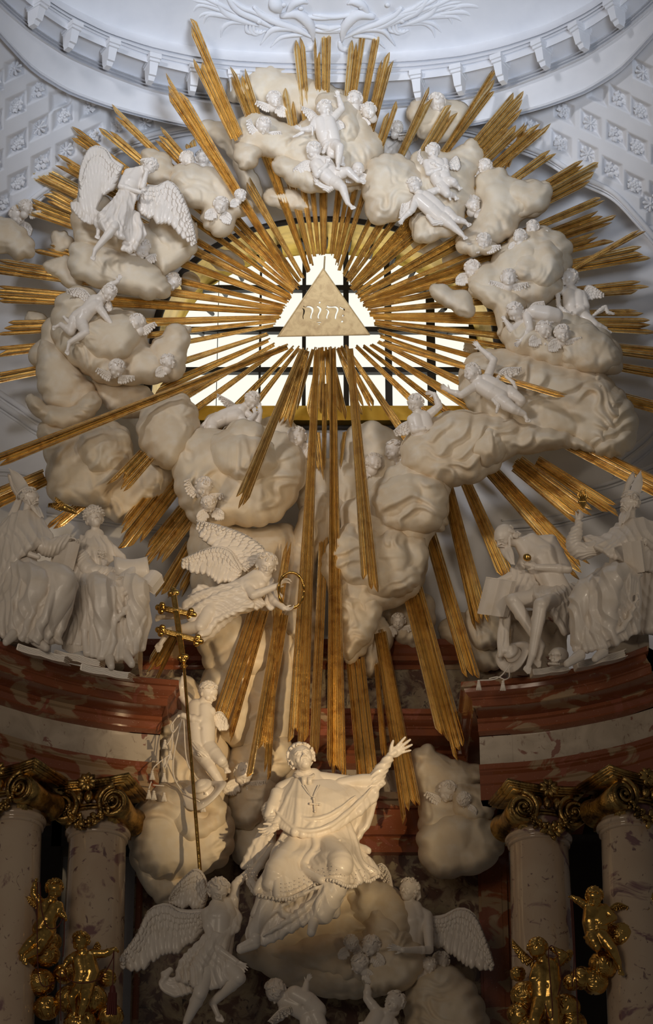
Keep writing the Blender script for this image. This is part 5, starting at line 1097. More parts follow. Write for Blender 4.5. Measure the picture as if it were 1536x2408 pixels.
putto(PU, 'upper gilded child holding a cord before the left column', 'putto', -1.2, (128, 2091, 12), 20, (15, -15, 4),
    dict(c=(116, 2135, 4), b=(110, 2166, 4), p=(104, 2186, 0), R=[(96, 2124, 2), (80, 2102, 6), (82, 2078, 10), (87, 2064, 12)], L=[(138, 2130, 6), (143, 2147, 12), (152, 2156, 16), (158, 2168, 18)],
         l=[(100, 2198, 6), (72, 2216, 20), (50, 2240, 12), (52, 2258, 14)], r=[(110, 2200, 4), (92, 2232, 16), (62, 2250, 8), (58, 2266, 12)]), mt='gilt',
    wings=[([(90, 2128, -6), (74, 2112, -6), (58, 2106, -4)], [(86, 2140, -4), (70, 2128, -4), (56, 2114, -4)], 4, 6)], seed=21)
putto(PU, 'lower gilded child with outstretched arm holding a tasselled cord at left', 'putto', -1.2, (190, 2215, 12), 20, (-25, -10, -4),
    dict(c=(197, 2258, 4), b=(204, 2288, 4), p=(198, 2310, 0), R=[(178, 2248, 4), (162, 2257, 10), (152, 2272, 12), (142, 2272, 14)], L=[(217, 2243, 2), (246, 2243, 8), (270, 2232, 10), (282, 2240, 12)],
         l=[(204, 2322, 6), (200, 2352, 22), (190, 2384, 14), (187, 2404, 20)], r=[(188, 2322, 2), (170, 2346, 14), (176, 2376, 2), (174, 2392, 6)]), mt='gilt',
    wings=[([(216, 2240, -6), (228, 2216, -6), (236, 2222, -4)], [(220, 2250, -4), (232, 2236, -4), (238, 2228, -4)], 3, 4)], seed=22)
putto(PU, 'upper gilded child holding long red cords at the right', 'putto', -1.3, (1398, 2110, 12), 20, (-5, -12, 0),
    dict(c=(1401, 2143, 4), b=(1400, 2168, 4), p=(1403, 2190, 0), R=[(1384, 2133, 4), (1364, 2120, 8), (1347, 2110, 10), (1336, 2108, 12)], L=[(1421, 2136, 4), (1443, 2158, 12), (1416, 2172, 22), (1404, 2178, 26)],
         l=[(1413, 2200, 8), (1440, 2232, 20), (1455, 2264, 10), (1463, 2294, 10)], r=[(1394, 2204, 4), (1404, 2226, 14), (1384, 2214, 0), (1378, 2200, 2)]), mt='gilt',
    wings=[([(1430, 2140, -6), (1452, 2124, -6), (1478, 2132, -4)], [(1434, 2150, -4), (1456, 2142, -4), (1478, 2140, -4)], 4, 6)], seed=23)
putto(PU, 'gilded child with bowed curly head on the lower right gilded cloud', 'putto', -1.3, (1266, 2234, 14), 23, (-20, -40, -15),
    dict(c=(1284, 2278, 4), b=(1284, 2314, 4), p=(1284, 2345, 0), R=[(1262, 2280, 6), (1254, 2302, 14), (1274, 2300, 20), (1284, 2300, 22)], L=[(1308, 2266, 4), (1328, 2248, 8), (1302, 2232, 14), (1288, 2226, 16)],
         l=[(1296, 2360, 6), (1302, 2400, 18), (1304, 2440, 8), (1304, 2460, 10)], r=[(1272, 2360, 4), (1258, 2400, 16), (1262, 2440, 6), (1262, 2460, 8)]), mt='gilt',
    wings=[([(1254, 2262, -4), (1226, 2234, -4), (1204, 2208, 0)], [(1254, 2280, -2), (1226, 2262, -2), (1206, 2226, 0)], 5, 6), ([(1318, 2264, -6), (1334, 2238, -6), (1346, 2234, -4)], [(1324, 2274, -4), (1340, 2260, -4), (1348, 2244, -4)], 4, 5)], seed=24)
cord('dark red cord looping between the hands of the upper left gilded child', [(88, 2075, 14), (87, 2150, 16), (88, 2240, 16), (92, 2300, 16), (105, 2320, 14), (130, 2310, 10)], -1.3)
cord('short dark red cord hanging from the hand of the upper left gilded child', [(94, 2075, 14), (98, 2140, 18), (112, 2180, 24), (135, 2180, 24), (150, 2160, 22), (151, 2210, 16), (148, 2250, 10)], -1.3)
cord('dark red cord swagged between the hands of the lower left gilded child', [(143, 2400, 20), (142, 2340, 20), (144, 2285, 20), (165, 2305, 24), (195, 2312, 28), (235, 2300, 24), (262, 2260, 18), (268, 2236, 16)], -1.3)
c_ = cord('dark cord with heavy tassel hanging at the end of the left gilded arm', [(268, 2236, 16), (267, 2270, 14), (265, 2320, 10)], -1.3)
fr = Frame(268, 2236, -1.3); B = MB(); B.cap(fr.p((265, 2322, 10)), fr.p((265, 2336, 10)), 6, 8)
for a in range(14): B.cap(fr.p((265+8*math.cos(a*.45), 2336, 10+8*math.sin(a*.45))), fr.p((262+11*math.cos(a*.45), 2385, 10+11*math.sin(a*.45))), 2.5, 2.2, 8)
obj('tassel', mesh('tassel', fr.world(B.arr()), B.f, M['cord']), c_)
cord('left red cord falling from the upper right gilded hand', [(1342, 2115, 16), (1346, 2180, 18), (1350, 2260, 18), (1346, 2320, 14)], -1.4)
cord('right red cord falling from the upper right gilded hand', [(1346, 2115, 16), (1350, 2180, 18), (1354, 2280, 18), (1360, 2420, 18)], -1.4)
cord('long red loop hung from the raised gilded hand at lower right', [(1312, 2340, 14), (1320, 2300, 16), (1310, 2245, 18), (1298, 2224, 20), (1290, 2240, 22), (1294, 2300, 24), (1300, 2385, 24), (1288, 2390, 22), (1282, 2360, 22)], -1.42)
# ================================================================ GROWN FIGURES
def adult(fr, hc, hr, face, J, D, hk=None, kr=1.0, neckr=.42):
    """body builder with grown-up proportions"""
    B = MB(); p = fr.p; u = hr*kr; A = rot(*face); h = p(hc); head(B, h, hr, A, False, D)
    ch, be, pe = p(J['c']), p(J['b']), p(J['p']); nk = h+A@np.array([0, -.62*hr, -.22*hr])
    sh = p(J['n']) if 'n' in J else ch+(h-ch)*.42
    B.cap(nk, sh, neckr*hr, (neckr+.08)*hr)
    lat = p(J['L'][0])-p(J['R'][0]); lat = lat/(np.linalg.norm(lat)+1e-9)
    hip = p(J['l'][0])-p(J['r'][0]) if 'l' in J and 'r' in J else lat; hip = hip/(np.linalg.norm(hip)+1e-9)
    for s in (-1, 1):
        B.cap(sh+lat*s*.35*u, ch+lat*s*.48*u, .50*u, .72*u); B.cap(ch+lat*s*.48*u, be+(lat+hip)*s*.18*u, .72*u, .62*u); B.cap(be+(lat+hip)*s*.18*u, pe+hip*s*.42*u, .62*u, .72*u)
    B.cap(sh, ch+[0, 0, .12*u], .5*u, .82*u); B.cap(ch+[0, 0, .12*u], be+[0, 0, .10*u], .80*u, .72*u); B.cap(be+[0, 0, .10*u], pe, .72*u, .80*u)
    for s in (-1, 1): B.ell(ch+(sh-ch)*.25+lat*s*.42*u+np.array([0, 0, .42*u]), (.50*u, .40*u, .40*u))
    for k in ('L', 'R'):
        a = [p(q) for q in J[k]]; B.cap(sh, a[0], .42*u, .44*u); B.chain(a[:3], [.42*u, .31*u, .21*u]); B.ell(a[0]*.6+a[1]*.4, .42*u); B.ell(a[1]*.72+a[2]*.28, .33*u)
        if len(a) > 3:
            d = a[3]-a[2]; nrm = np.array(J.get(k+'n', (0, -.2, 1.0)), float); L = np.linalg.norm(d)
            hand(B, a[2], d, nrm, L*1.02, J.get(k+'s', -1 if k == 'L' else 1), J.get(k+'c', .3), .3)
    for k in ('l', 'r'):
        if k not in J: continue
        a = [p(q) for q in J[k]]; B.chain(a[:3], [.70*u, .48*u, .27*u]); B.ell(a[1]*.70+a[2]*.30-[0, 0, .08*u], .47*u); B.ell(a[0]*.6+a[1]*.4, .66*u); B.ell(a[1]+[0, 0, .12*u], .42*u)
        if len(a) > 3: foot(B, a[2], a[3], .28*u, up=np.array([0, .4, 1.0]))
    return B, A, h
def kp(fr, h, hr, J):
    return [(h, 1.4*hr)]+[(fr.p(J[k][3]), .9*hr) for k in ('L', 'R') if len(J[k]) > 3]+[(fr.p(J[k][2]), .6*hr) for k in ('L', 'R')]+[(fr.p(J[k][3]), .7*hr) for k in ('l', 'r') if k in J and len(J[k]) > 3]
def pleats(B, fr, rows, n=14, r=6, amp=4, seed=1, fill=1.0, k=9):
    """cloth: strands run through all rows (polylines across the cloth, top to bottom)"""
    rnd = random.Random(seed); R_ = [spl([tuple(q)+(0,)*(3-len(q)) for q in row], n) for row in rows]; mid = [spl([tuple(q)+(0,)*(3-len(q)) for q in row], n*2+1) for row in rows]
    g = rnd.random()*9; wv = vn(np.c_[np.arange(n)*.42+g, np.zeros(n)], seed); wv2 = vn(np.c_[np.arange(n)*.9+g, np.ones(n)*3], seed+1)
    for i in range(n):
        pts = np.array([q[i] for q in R_]); s = spl(pts, k) if len(pts) > 1 else pts; t = np.linspace(0, 1, k)
        h_ = amp*(1.5*wv[i]+.7*wv2[i]+(.35 if i % 2 else -.1))
        if i not in (0, n-1):
            j = i+(1 if wv2[i] > 0 else -1)*min(1.6, n*.09); j = min(max(j, 0), n-1); j0 = int(j); f_ = j-j0; alt = np.array([q[j0]*(1-f_)+q[min(j0+1, n-1)]*f_ for q in R_]); s2 = spl(alt, k) if len(alt) > 1 else alt
            s = s*(1-(t**1.3)[:, None]*.8)+s2*(t**1.3)[:, None]*.8
        s[:, 2] += h_*(.45+.6*t)
        rr_ = r*(.80+.35*abs(wv[i]))*(.80+.35*t)
        B.chain(fr.p(s), list(rr_), 10)
    for i in range(len(mid[0])):
        pts = np.array([q[i] for q in mid]); s = spl(pts, k); s[:, 2] -= amp*.7; B.chain(fr.p(s), r*.95*fill, 8)
def cloth(T, fr, items, name='robe', m='fig', vox=1.6, fold=None, smooth=6):
    """items: dicts for pleats, or (points, radii) tubes"""
    B = MB()
    for it in items:
        if isinstance(it, dict): pleats(B, fr, **it)
        else:
            P_ = np.array([tuple(q)+(0,)*(3-len(q)) for q in it[0]], float); m_ = 5*(len(P_)-1)+1; rr_ = np.interp(np.linspace(0, len(P_)-1, m_), range(len(P_)), it[1])
            if max(it[1]) < 10: P_ = P_-np.array([0, 0, 2.0]); rr_ = rr_*(.35+.65*np.sin(math.pi*np.linspace(.08, .92, m_)))
            B.chain(fr.p(spl(P_, m_)), list(rr_))
    return part(T, fr, B, name, m, vox, smooth, disp=foldf(*fold) if fold else None)
def beard(T, fr, h, hr, A, tip, seed=1, m='fig', w=.5):
    B = MB(); rnd = random.Random(seed); P = lambda x, y, z: h+hr*(A@np.array([x, y, z], float)); tp = fr.p(tip)
    for i in range(26):
        x = rnd.uniform(-w, w); a = P(x, -.55-.2*(1-abs(x)), .62-.5*abs(x)); e = a+(tp-a)*rnd.uniform(.55, 1.05)+np.array([x*hr*.4, 0, 0]); mq = (a+e)/2+np.array([rnd.uniform(-.15, .15)*hr, 0, rnd.uniform(0, .2)*hr])
        B.chain(spl([a, mq, e], 6), [.15*hr, .16*hr, .15*hr, .12*hr, .10*hr, .05*hr], 8)
    for s in (-1, 1):
        B.chain([P(0, -.34, .95), P(s*.26, -.42, .85), P(s*.40, -.62, .70)], [.08*hr, .09*hr, .05*hr], 8)
        for q in range(5): B.ell(P(s*.66, -.05-.13*q, .12+.08*q), .15*hr, nu=8, nv=6)
    part(T, fr, B, 'beard', m, max(1.0, hr*.045), 1)
def book(name, label, c, ex, ey, t, Y, open_=False, fr=None, curve=.12):
    """closed or open book: c centre px, ex, ey half edges in px-depth, t thickness"""
    fr = Frame(c[0], c[1], Y); T = thing(name, label, 'book', fr.o); ex, ey = np.array(ex, float), np.array(ey, float); nz = np.cross(ex, ey); nz /= np.linalg.norm(nz)
    if nz[2] < 0: nz = -nz
    c3 = np.array([0, 0, c[2] if len(c) > 2 else 0.0])
    def slab(B, x0, x1, y0, y1, z0, z1, n=8, bend=0):
        V = []
        for i in range(n+1):
            u = x0+(x1-x0)*i/n; zb = bend*math.sin(math.pi*abs(u)/1.0)*np.linalg.norm(ex)
            for (yy, zz) in ((y0, z0), (y1, z0), (y1, z1), (y0, z1)): V.append(c3+ex*u+ey*yy+nz*(zz+zb))
        Fc = [[i*4+j, i*4+(j+1) % 4, (i+1)*4+(j+1) % 4, (i+1)*4+j] for i in range(n) for j in range(4)]+[[0, 1, 2, 3], [n*4+3, n*4+2, n*4+1, n*4]]; B.add(V, Fc)
    Bc, Bp = MB(), MB()
    if open_:
        for s in (-1, 1):
            slab(Bc, 0, s*1.04, -1.03, 1.03, -t*.5-1.2, -t*.5, 8, curve)
            for k in range(5): slab(Bp, 0, s*(1.0-.03*k), -1, 1, -t*.5+k*t*.2, -t*.5+(k+.8)*t*.2, 8, curve*(1+.25*k))
    else:
        slab(Bc, -1.03, 1.03, -1.03, 1.03, -t/2-1.5, -t/2, 8, curve*.3); slab(Bc, -1.03, 1.03, -1.03, 1.03, t/2, t/2+1.5, 8, curve*.3); slab(Bc, -1.05, -.98, -1.03, 1.03, -t/2, t/2)
        for k in range(6): slab(Bp, -1, .96-.02*(k % 2), -.97, .97, -t/2+k*t/6, -t/2+(k+.75)*t/6, 8, curve*.3)
    for nm, B in (('cover', Bc), ('pages', Bp)): obj(nm, mesh(nm, fr.world(B.arr()), B.f, M['fig'], False), T)
    return T
# ---------------------------------------------------------------- the seated saint in the middle
def saint():
    fr = Frame(740, 1950, -.95); T = thing('seated_saint', 'bright seated cleric with lace-edged surplice and one arm raised, on the central cloud', 'statue', fr.o); D = []
    J = dict(c=(735, 1880, 10), b=(738, 1940, 8), p=(738, 1985, 4), n=(722, 1828, 4), R=[(664, 1856, 8), (632, 1915, 16), (650, 1943, 40), (607, 1968, 58)], L=[(826, 1842, 0), (880, 1836, 14), (918, 1776, 22), (972, 1742, 30)],
             Rn=(-.2, .55, .8), Ln=(.1, .1, 1), Rs=1, Ls=1, Rc=.22, Lc=.06, r=[(700, 1995, 20), (655, 2045, 90), (600, 2150, 70)], l=[(775, 1990, 20), (800, 2035, 100), (742, 2140, 95)])
    J['Ls'] = -1; J['Rs'] = 1
    B, A, h = adult(fr, (710, 1784, 30), 34, (14, 26, -14), J, D, kr=1.25)
    part(T, fr, B, 'body', 'fig', 1.0, 3, D, keep=kp(fr, h, 34, J))
    part(T, fr, hair(h, 34, A, 120, 31, size=.22, fringe=.66), 'hair', 'fig', 1.3, 1)
    # mozzetta
    cloth(T, fr, [dict(rows=[[(676, 1838, 6), (700, 1838, 26), (730, 1842, 32), (760, 1840, 24), (800, 1838, 6), (850, 1838, 2)], [(650, 1862, 10), (690, 1875, 46), (735, 1885, 52), (790, 1880, 42), (840, 1865, 24), (880, 1850, 14)], [(636, 1892, 14), (680, 1920, 52), (730, 1935, 56), (790, 1928, 48), (850, 1898, 30), (884, 1868, 18)], [(630, 1912, 26), (672, 1948, 50), (712, 1962, 54), (770, 1955, 48), (836, 1915, 34), (878, 1880, 20)]], n=18, r=9, amp=1.6, seed=2), ([(800, 1844, 10), (850, 1838, 16), (882, 1836, 18)], [16, 18, 16]), ([(640, 1900, 46), (700, 1950, 66), (770, 1944, 64), (840, 1890, 46), (876, 1850, 30)], [5, 6, 6, 6, 5]), ([(660, 1884, 44), (716, 1925, 64), (776, 1915, 62), (836, 1872, 44)], [4, 5, 5, 4]), ([(652, 1866, 24), (640, 1900, 34), (634, 1916, 34)], [16, 16, 14])],
          'mozzetta', fold=((.3, 1, .2), 40, 1.0, 3, 1.0))
    B = MB(); pleats(B, fr, [[(846, 1845, 10), (866, 1834, 20), (884, 1822, 14)], [(860, 1880, 14), (880, 1862, 22), (898, 1840, 14)]], 6, 8, 3, 4); B.chain(fr.p([(880, 1836, 16), (898, 1808, 20), (914, 1785, 22)]), [20, 16, 12]); part(T, fr, B, 'sleeve', 'fig', 1.4, 2, disp=foldf((.5, -.9, 0), 11, 1.3, 4, 1.2))
    B = MB(); B.chain(fr.p([(636, 1905, 18), (640, 1925, 30), (650, 1940, 38)]), [22, 18, 14]); part(T, fr, B, 'sleeve', 'fig', 1.4, 2, disp=foldf((.3, -1, .3), 9, 1.1, 5, 1.2))
    # collar and pectoral cross
    B = MB(); B.tube(fr.p([(716+22*math.sin(a), 1822+7*math.cos(a), 24+14*math.cos(a)) for a in np.linspace(-1.7, 1.7, 11)]), 3.6, 8)
    for s in (-1, 1): B.prism([(0, 0), (13*s, 2), (11*s, -20), (1*s, -19)][::s], 0, 3, lambda V: V+fr.p((722, 1828, 50)))
    part(T, fr, B, 'collar', 'fig', None)
    B = MB(); B.tube(fr.p([(716, 1846, 58), (728, 1865, 64), (738, 1876, 66), (745, 1862, 64), (752, 1846, 56)]), 1.1, 6)
    for a, b in (((738, 1876), (741, 1908)), ((730, 1890), (752, 1892))): B.cap(fr.p((*a, 66)), fr.p((*b, 66)), 2.2, 2.2, 8)
    for q in ((730, 1890), (752, 1892), (741, 1908), (738, 1878)): B.ell(fr.p((*q, 67)), 3.2, nu=8, nv=6)
    part(T, fr, B, 'pectoral_cross', 'fig', None)
    # lace surplice over both knees
    cloth(T, fr, [dict(rows=[[(676, 1955, 20), (710, 1970, 40), (750, 1970, 44), (790, 1950, 30), (820, 1940, 10)], [(650, 1995, 40), (700, 2000, 60), (750, 1995, 60), (800, 1985, 56), (838, 1990, 20)],
                                    [(634, 2040, 84), (670, 2028, 112), (720, 2040, 76), (790, 2010, 124), (850, 2030, 50)], [(604, 2094, 84), (668, 2106, 108), (728, 2080, 92), (790, 2062, 134), (836, 2074, 90), (880, 2052, 40)]], n=22, r=9, amp=5, seed=6), ([(690, 1990, 30), (655, 2040, 96), (640, 2080, 96)], [26, 30, 24]), ([(770, 1985, 30), (800, 2028, 112), (792, 2056, 116)], [26, 32, 24]), ([(660, 1975, 56), (730, 2010, 74), (800, 1975, 70)], [6, 6, 6]), ([(655, 1990, 70), (720, 2040, 84), (790, 2010, 120)], [6, 7, 6]),
                  dict(rows=[[(640, 1990, 10), (620, 2020, 10)], [(600, 2050, 20), (584, 2060, 16)], [(590, 2075, 30), (604, 2094, 40)]], n=4, r=9, amp=2)],
          'surplice', fold=((.6, 1, .3), 40, 1.2, 7, 1.2))
    # toothed lace hem
    B = MB(); hem = spl([(578, 2056, 24), (590, 2088, 50), (606, 2102, 90), (640, 2110, 108), (672, 2113, 114), (700, 2104, 108), (728, 2088, 98), (760, 2068, 120), (790, 2070, 138), (812, 2080, 128), (834, 2082, 96), (850, 2068, 80), (870, 2070, 62), (890, 2058, 44)], 56)
    B.tube(fr.p(hem+np.array([0, -1, 3])), 2.2, 6)
    for i, q in enumerate(hem): B.ell(fr.p(q+[0, 2+1.5*(i % 2), 5]), (3.6, 4.2, 2), nu=8, nv=6)
    up = spl([(582, 2040, 24), (612, 2078, 88), (672, 2092, 116), (726, 2070, 98), (790, 2050, 138), (834, 2062, 98), (886, 2044, 44)], 60)
    for j in range(3):
        if j == 0: B.tube(fr.p(up+np.array([0, 6, 3])), 1.2, 6)
        for q in up[::2]: B.ell(fr.p(q+[0, 4-9*j, 9]), 1.2, nu=6, nv=4)
    part(T, fr, B, 'lace_hem', 'fig', None)
    # cassock
    cloth(T, fr, [dict(rows=[[(612, 2090, 50), (660, 2095, 80), (720, 2080, 76), (790, 2050, 100), (824, 2062, 70)], [(600, 2150, 50), (650, 2140, 80), (715, 2120, 84), (760, 2110, 104), (800, 2110, 70)], [(586, 2190, 40), (630, 2185, 70), (690, 2160, 80), (740, 2150, 100), (790, 2150, 66)], [(590, 2212, 40), (620, 2216, 60), (660, 2200, 70), (740, 2158, 96), (785, 2152, 60)]], n=13, r=8.5, amp=6, seed=9), ([(655, 2090, 90), (612, 2160, 76), (594, 2200, 60)], [24, 18, 14]), ([(792, 2070, 104), (772, 2115, 100), (756, 2148, 92)], [32, 30, 27]), ([(812, 2070, 110), (790, 2115, 112), (764, 2160, 108)], [7, 8, 7]), ([(780, 2070, 130), (756, 2110, 124), (736, 2160, 110)], [6, 8, 7]), ([(640, 2100, 90), (670, 2150, 90), (730, 2160, 92)], [9, 9, 8]), ([(780, 2080, 124), (700, 2150, 100), (620, 2200, 74)], [8, 8, 6]), ([(760, 2080, 126), (680, 2120, 104), (600, 2180, 70)], [6, 6, 5])],
          'cassock', fold=((1, .5, .2), 26, 2.0, 8, 1.2))
    # cloak thrown behind
    for it in (dict(rows=[[(880, 1870, -2), (860, 1880, -16), (840, 1900, -20)], [(868, 1930, -6), (838, 1945, -20), (800, 1960, -24)], [(836, 1980, -8), (812, 1990, -20), (790, 1996, -24)], [(866, 2000, 8), (846, 2010, -6), (820, 2020, -16)]], n=8, r=9, amp=5, seed=11),
               dict(rows=[[(640, 1930, -8), (625, 1950, -10), (610, 1965, -10)], [(640, 1985, -10), (610, 1990, -10), (590, 2000, -14)], [(625, 2030, -10), (600, 2038, -10), (575, 2036, -14)]], n=6, r=10, amp=5, seed=12),
               dict(rows=[[(830, 1990, 6), (856, 2010, 8), (876, 2030, 6)], [(850, 2030, 10), (870, 2044, 10), (888, 2052, 10)]], n=5, r=7, amp=4, seed=13)): cloth(T, fr, [it], 'cloak', fold=((1, .3, 0), 22, 1.4, 9, 1.0))
    for a, b in (((738, 2160, 96), (732, 2188, 112)), ((600, 2212, 60), (566, 2228, 62))):
        B = MB(); a, b = fr.p(a), fr.p(b); B.cap(a, b, 12, 9); B.cap(a+[0, 8, 0], a, 13, 13); B.cap(a-[0, 8, 0], b-[0, 5, 0], 12, 10); part(T, fr, B, 'shoe', 'fig', 1.4, 3)
saint()
# ---------------------------------------------------------------- angels
def angel(label, Y, c, hc, hr, face, J, wings, robes, hs=1, kr=1.25, longh=.4, vox=1.2, hn=85):
    fr = Frame(*c, Y); T = thing('angel', label, 'statue', fr.o); D = []
    B, A, h = adult(fr, hc, hr, face, J, D, kr=kr); part(T, fr, B, 'body', 'fig', vox, 3, D, keep=kp(fr, h, hr, J))
    part(T, fr, hair(h, hr, A, hn, hs, long=longh, size=.19), 'hair', 'fig', max(1.0, hr*.05), 1)
    for w in wings: wing(T, fr, M['fig'], *w)
    for nm, items, fold in robes: cloth(T, fr, items, nm, fold=fold)
    return T, fr
angel('large angel covering its face with wings spread, on the upper left cloud', surf(290, 600, .30), (290, 480), (352, 392, 26), 19, (50, -45, 35),
      dict(c=(312, 432, 8), b=(292, 472, 6), p=(270, 500, 2), n=(330, 402, 12), R=[(302, 406, 14), (284, 438, 26), (330, 452, 34), (346, 440, 36)], L=[(322, 402, 4), (335, 440, 16), (345, 405, 30), (352, 385, 34)], Rc=.5, Lc=.5,
           r=[(258, 508, 10), (240, 508, 44), (232, 540, 20), (228, 560, 24)], l=[(276, 516, 12), (268, 535, 48), (224, 588, 30), (217, 610, 36)]),
      [([(286, 396, -10), (262, 378, -14), (244, 352, -14), (215, 350, -12), (196, 385, -8), (190, 420, -6)], [(252, 452, -8), (240, 462, -8), (226, 480, -6), (222, 500, -6), (210, 512, -4), (198, 500, -4)], 9, 14),
       ([(345, 441, -12), (372, 442, -14), (398, 430, -14), (425, 458, -10), (450, 520, -6), (462, 572, -4)], [(330, 508, -8), (352, 516, -8), (372, 524, -6), (398, 530, -6), (428, 560, -4), (458, 586, -4)], 8, 14)],
      [('robe', [dict(rows=[[(282, 452, 20), (300, 448, 26), (320, 452, 20)], [(262, 480, 24), (290, 486, 34), (312, 484, 22)], [(240, 500, 40), (262, 520, 50), (296, 510, 30), (306, 505, 14)], [(225, 520, 36), (250, 528, 50), (285, 550, 34), (306, 540, 14)], [(230, 532, 30), (262, 548, 36), (290, 560, 26), (306, 565, 10)]], n=13, r=6, amp=5, seed=3),
                 dict(rows=[[(300, 500, 10), (320, 500, 4), (326, 510, 0)], [(300, 540, 12), (325, 545, 8), (340, 545, 2)], [(290, 585, 10), (310, 590, 8), (335, 560, 4)]], n=8, r=6, amp=5, seed=4),
                 dict(rows=[[(232, 500, 0), (200, 480, 0), (170, 478, -4)], [(240, 530, 0), (200, 520, 0), (172, 490, -2)]], n=5, r=5, amp=4, seed=5)], ((1, .4, 0), 14, 1.3, 5, 1.0))], hs=5, kr=1.3, vox=1.0)
Tw, frw = angel('angel leaning forward on broad wings and holding out a golden ring', surf(600, 1480, .42), (590, 1390), (627, 1330, 30), 27, (8, -14, 4),
      dict(c=(592, 1380, 12), b=(552, 1396, 8), p=(512, 1412, 4), n=(612, 1356, 18), R=[(574, 1370, 22), (596, 1400, 40), (652, 1378, 46), (684, 1352, 48)], L=[(632, 1370, 4), (642, 1410, 14), (668, 1430, 30), (697, 1436, 40)], Rc=.5, Lc=.5, Rn=(.3, -.8, .5), Ln=(-.2, .8, .5),
           l=[(505, 1420, 10), (470, 1474, 30), (396, 1484, 10), (366, 1530, 14)], r=[(500, 1410, -2), (440, 1440, 6), (388, 1448, -4), (364, 1452, -6)]),
      [([(578, 1344, -14), (604, 1322, -18), (622, 1296, -18), (580, 1262, -14), (520, 1238, -10), (462, 1224, -6)], [(556, 1336, -10), (536, 1316, -10), (516, 1298, -8), (496, 1286, -8), (470, 1264, -6), (460, 1240, -6)], 8, 14),
       ([(568, 1342, -2), (552, 1318, 2), (538, 1296, 4), (510, 1288, 4), (470, 1298, 4), (428, 1316, 6)], [(560, 1362, 2), (542, 1374, 4), (512, 1370, 6), (488, 1356, 6), (452, 1348, 6), (424, 1334, 6)], 8, 14)],
      [('robe', [dict(rows=[[(560, 1372, 26), (572, 1394, 36), (590, 1420, 34), (604, 1428, 16)], [(520, 1382, 18), (530, 1410, 32), (548, 1436, 30), (560, 1440, 12)], [(476, 1396, 12), (486, 1430, 28), (500, 1456, 24), (520, 1470, 8)], [(440, 1416, 8), (460, 1450, 30), (484, 1480, 24), (500, 1488, 6)], [(434, 1436, 6), (462, 1470, 30), (478, 1500, 22)]], n=13, r=8, amp=6, seed=6),
                 dict(rows=[[(470, 1400, -4), (500, 1390, -6)], [(450, 1400, -4), (470, 1378, -6)], [(430, 1436, -4), (452, 1410, -4)]], n=5, r=6, amp=4, seed=7), dict(rows=[[(590, 1404, 20), (612, 1410, 18)], [(600, 1428, 16), (618, 1420, 14)]], n=4, r=7, amp=3, seed=8)], ((.4, 1, 0), 17, 1.8, 6, 1.0)),
       ('sleeve', [dict(rows=[[(632, 1384, 6), (650, 1392, 8), (662, 1402, 8)], [(626, 1420, 8), (638, 1432, 10), (656, 1410, 10)]], n=6, r=5, amp=3, seed=9)], None)], hs=6, longh=.2)
fr = Frame(685, 1388, frw.Y-.25); B = MB(); t = np.linspace(0, 2*math.pi, 60)
B.tube([(30*math.cos(a), 42*math.sin(a), 8*math.sin(a*1.0)) for a in t], [3.4+.9*math.sin(a*9) for a in t], 8)
for a in np.linspace(.4, 2.4, 22): B.ell((30*math.cos(a), 42*math.sin(a), 8*math.sin(a)), (4.4, 3.4, 4.0), nu=8, nv=6)
tag(obj('ring_wreath', mesh('ring_wreath', fr.world(B.arr()), B.f, M['gilt']), None, fr.o), 'golden ring wreath held in both hands by the leaning angel', 'wreath')
angel('angel at lower left pushing up the cloud with a great feathered wing', -.95, (510, 2180), (514, 2095, 30), 28, (22, -24, 8),
      dict(c=(520, 2158, 12), b=(518, 2200, 8), p=(506, 2245, 2), n=(520, 2128, 14), R=[(486, 2150, 16), (499, 2222, 30), (556, 2262, 34), (588, 2280, 36)], L=[(546, 2138, 4), (554, 2080, 10), (586, 2048, 14), (606, 2040, 14)], Rc=.15,
           r=[(492, 2260, 10), (470, 2338, 40), (440, 2400, 10), (430, 2420, 14)], l=[(526, 2260, 6), (562, 2300, 30), (500, 2358, -10), (520, 2404, -4)]),
      [([(486, 2144, -14), (450, 2146, -18), (420, 2142, -20), (390, 2128, -18), (352, 2142, -12), (325, 2196, -6), (280, 2256, 0)], [(462, 2200, -14), (444, 2224, -14), (416, 2240, -12), (390, 2246, -10), (360, 2262, -8), (326, 2284, -4), (280, 2280, 0)], 9, 17),
       ([(486, 2100, -24), (478, 2064, -28), (462, 2046, -28), (440, 2060, -26), (415, 2085, -24), (398, 2112, -22)], [(470, 2140, -24), (456, 2140, -24), (440, 2136, -24), (424, 2134, -22), (410, 2130, -20), (396, 2124, -20)], 8, 10)],
      [('robe', [dict(rows=[[(496, 2188, 22), (520, 2200, 32), (545, 2180, 22)], [(470, 2218, 20), (500, 2236, 34), (530, 2232, 24)], [(430, 2260, 16), (480, 2284, 36), (534, 2286, 24)], [(420, 2300, 10), (460, 2314, 30), (500, 2320, 34), (540, 2300, 20)]], n=15, r=8, amp=6, seed=13),
                 dict(rows=[[(546, 2130, 14), (556, 2140, 16)], [(550, 2170, 18), (566, 2160, 16)], [(540, 2196, 20), (556, 2190, 18)]], n=4, r=6, amp=4, seed=14),
                 dict(rows=[[(440, 2290, 6), (450, 2330, 8)], [(400, 2305, 4), (410, 2340, 6)], [(384, 2290, 4), (380, 2320, 4)], [(400, 2282, 6), (388, 2300, 8)]], n=5, r=7, amp=4, seed=15)], ((1, .6, 0), 20, 1.8, 10, 1.0))], hs=7)
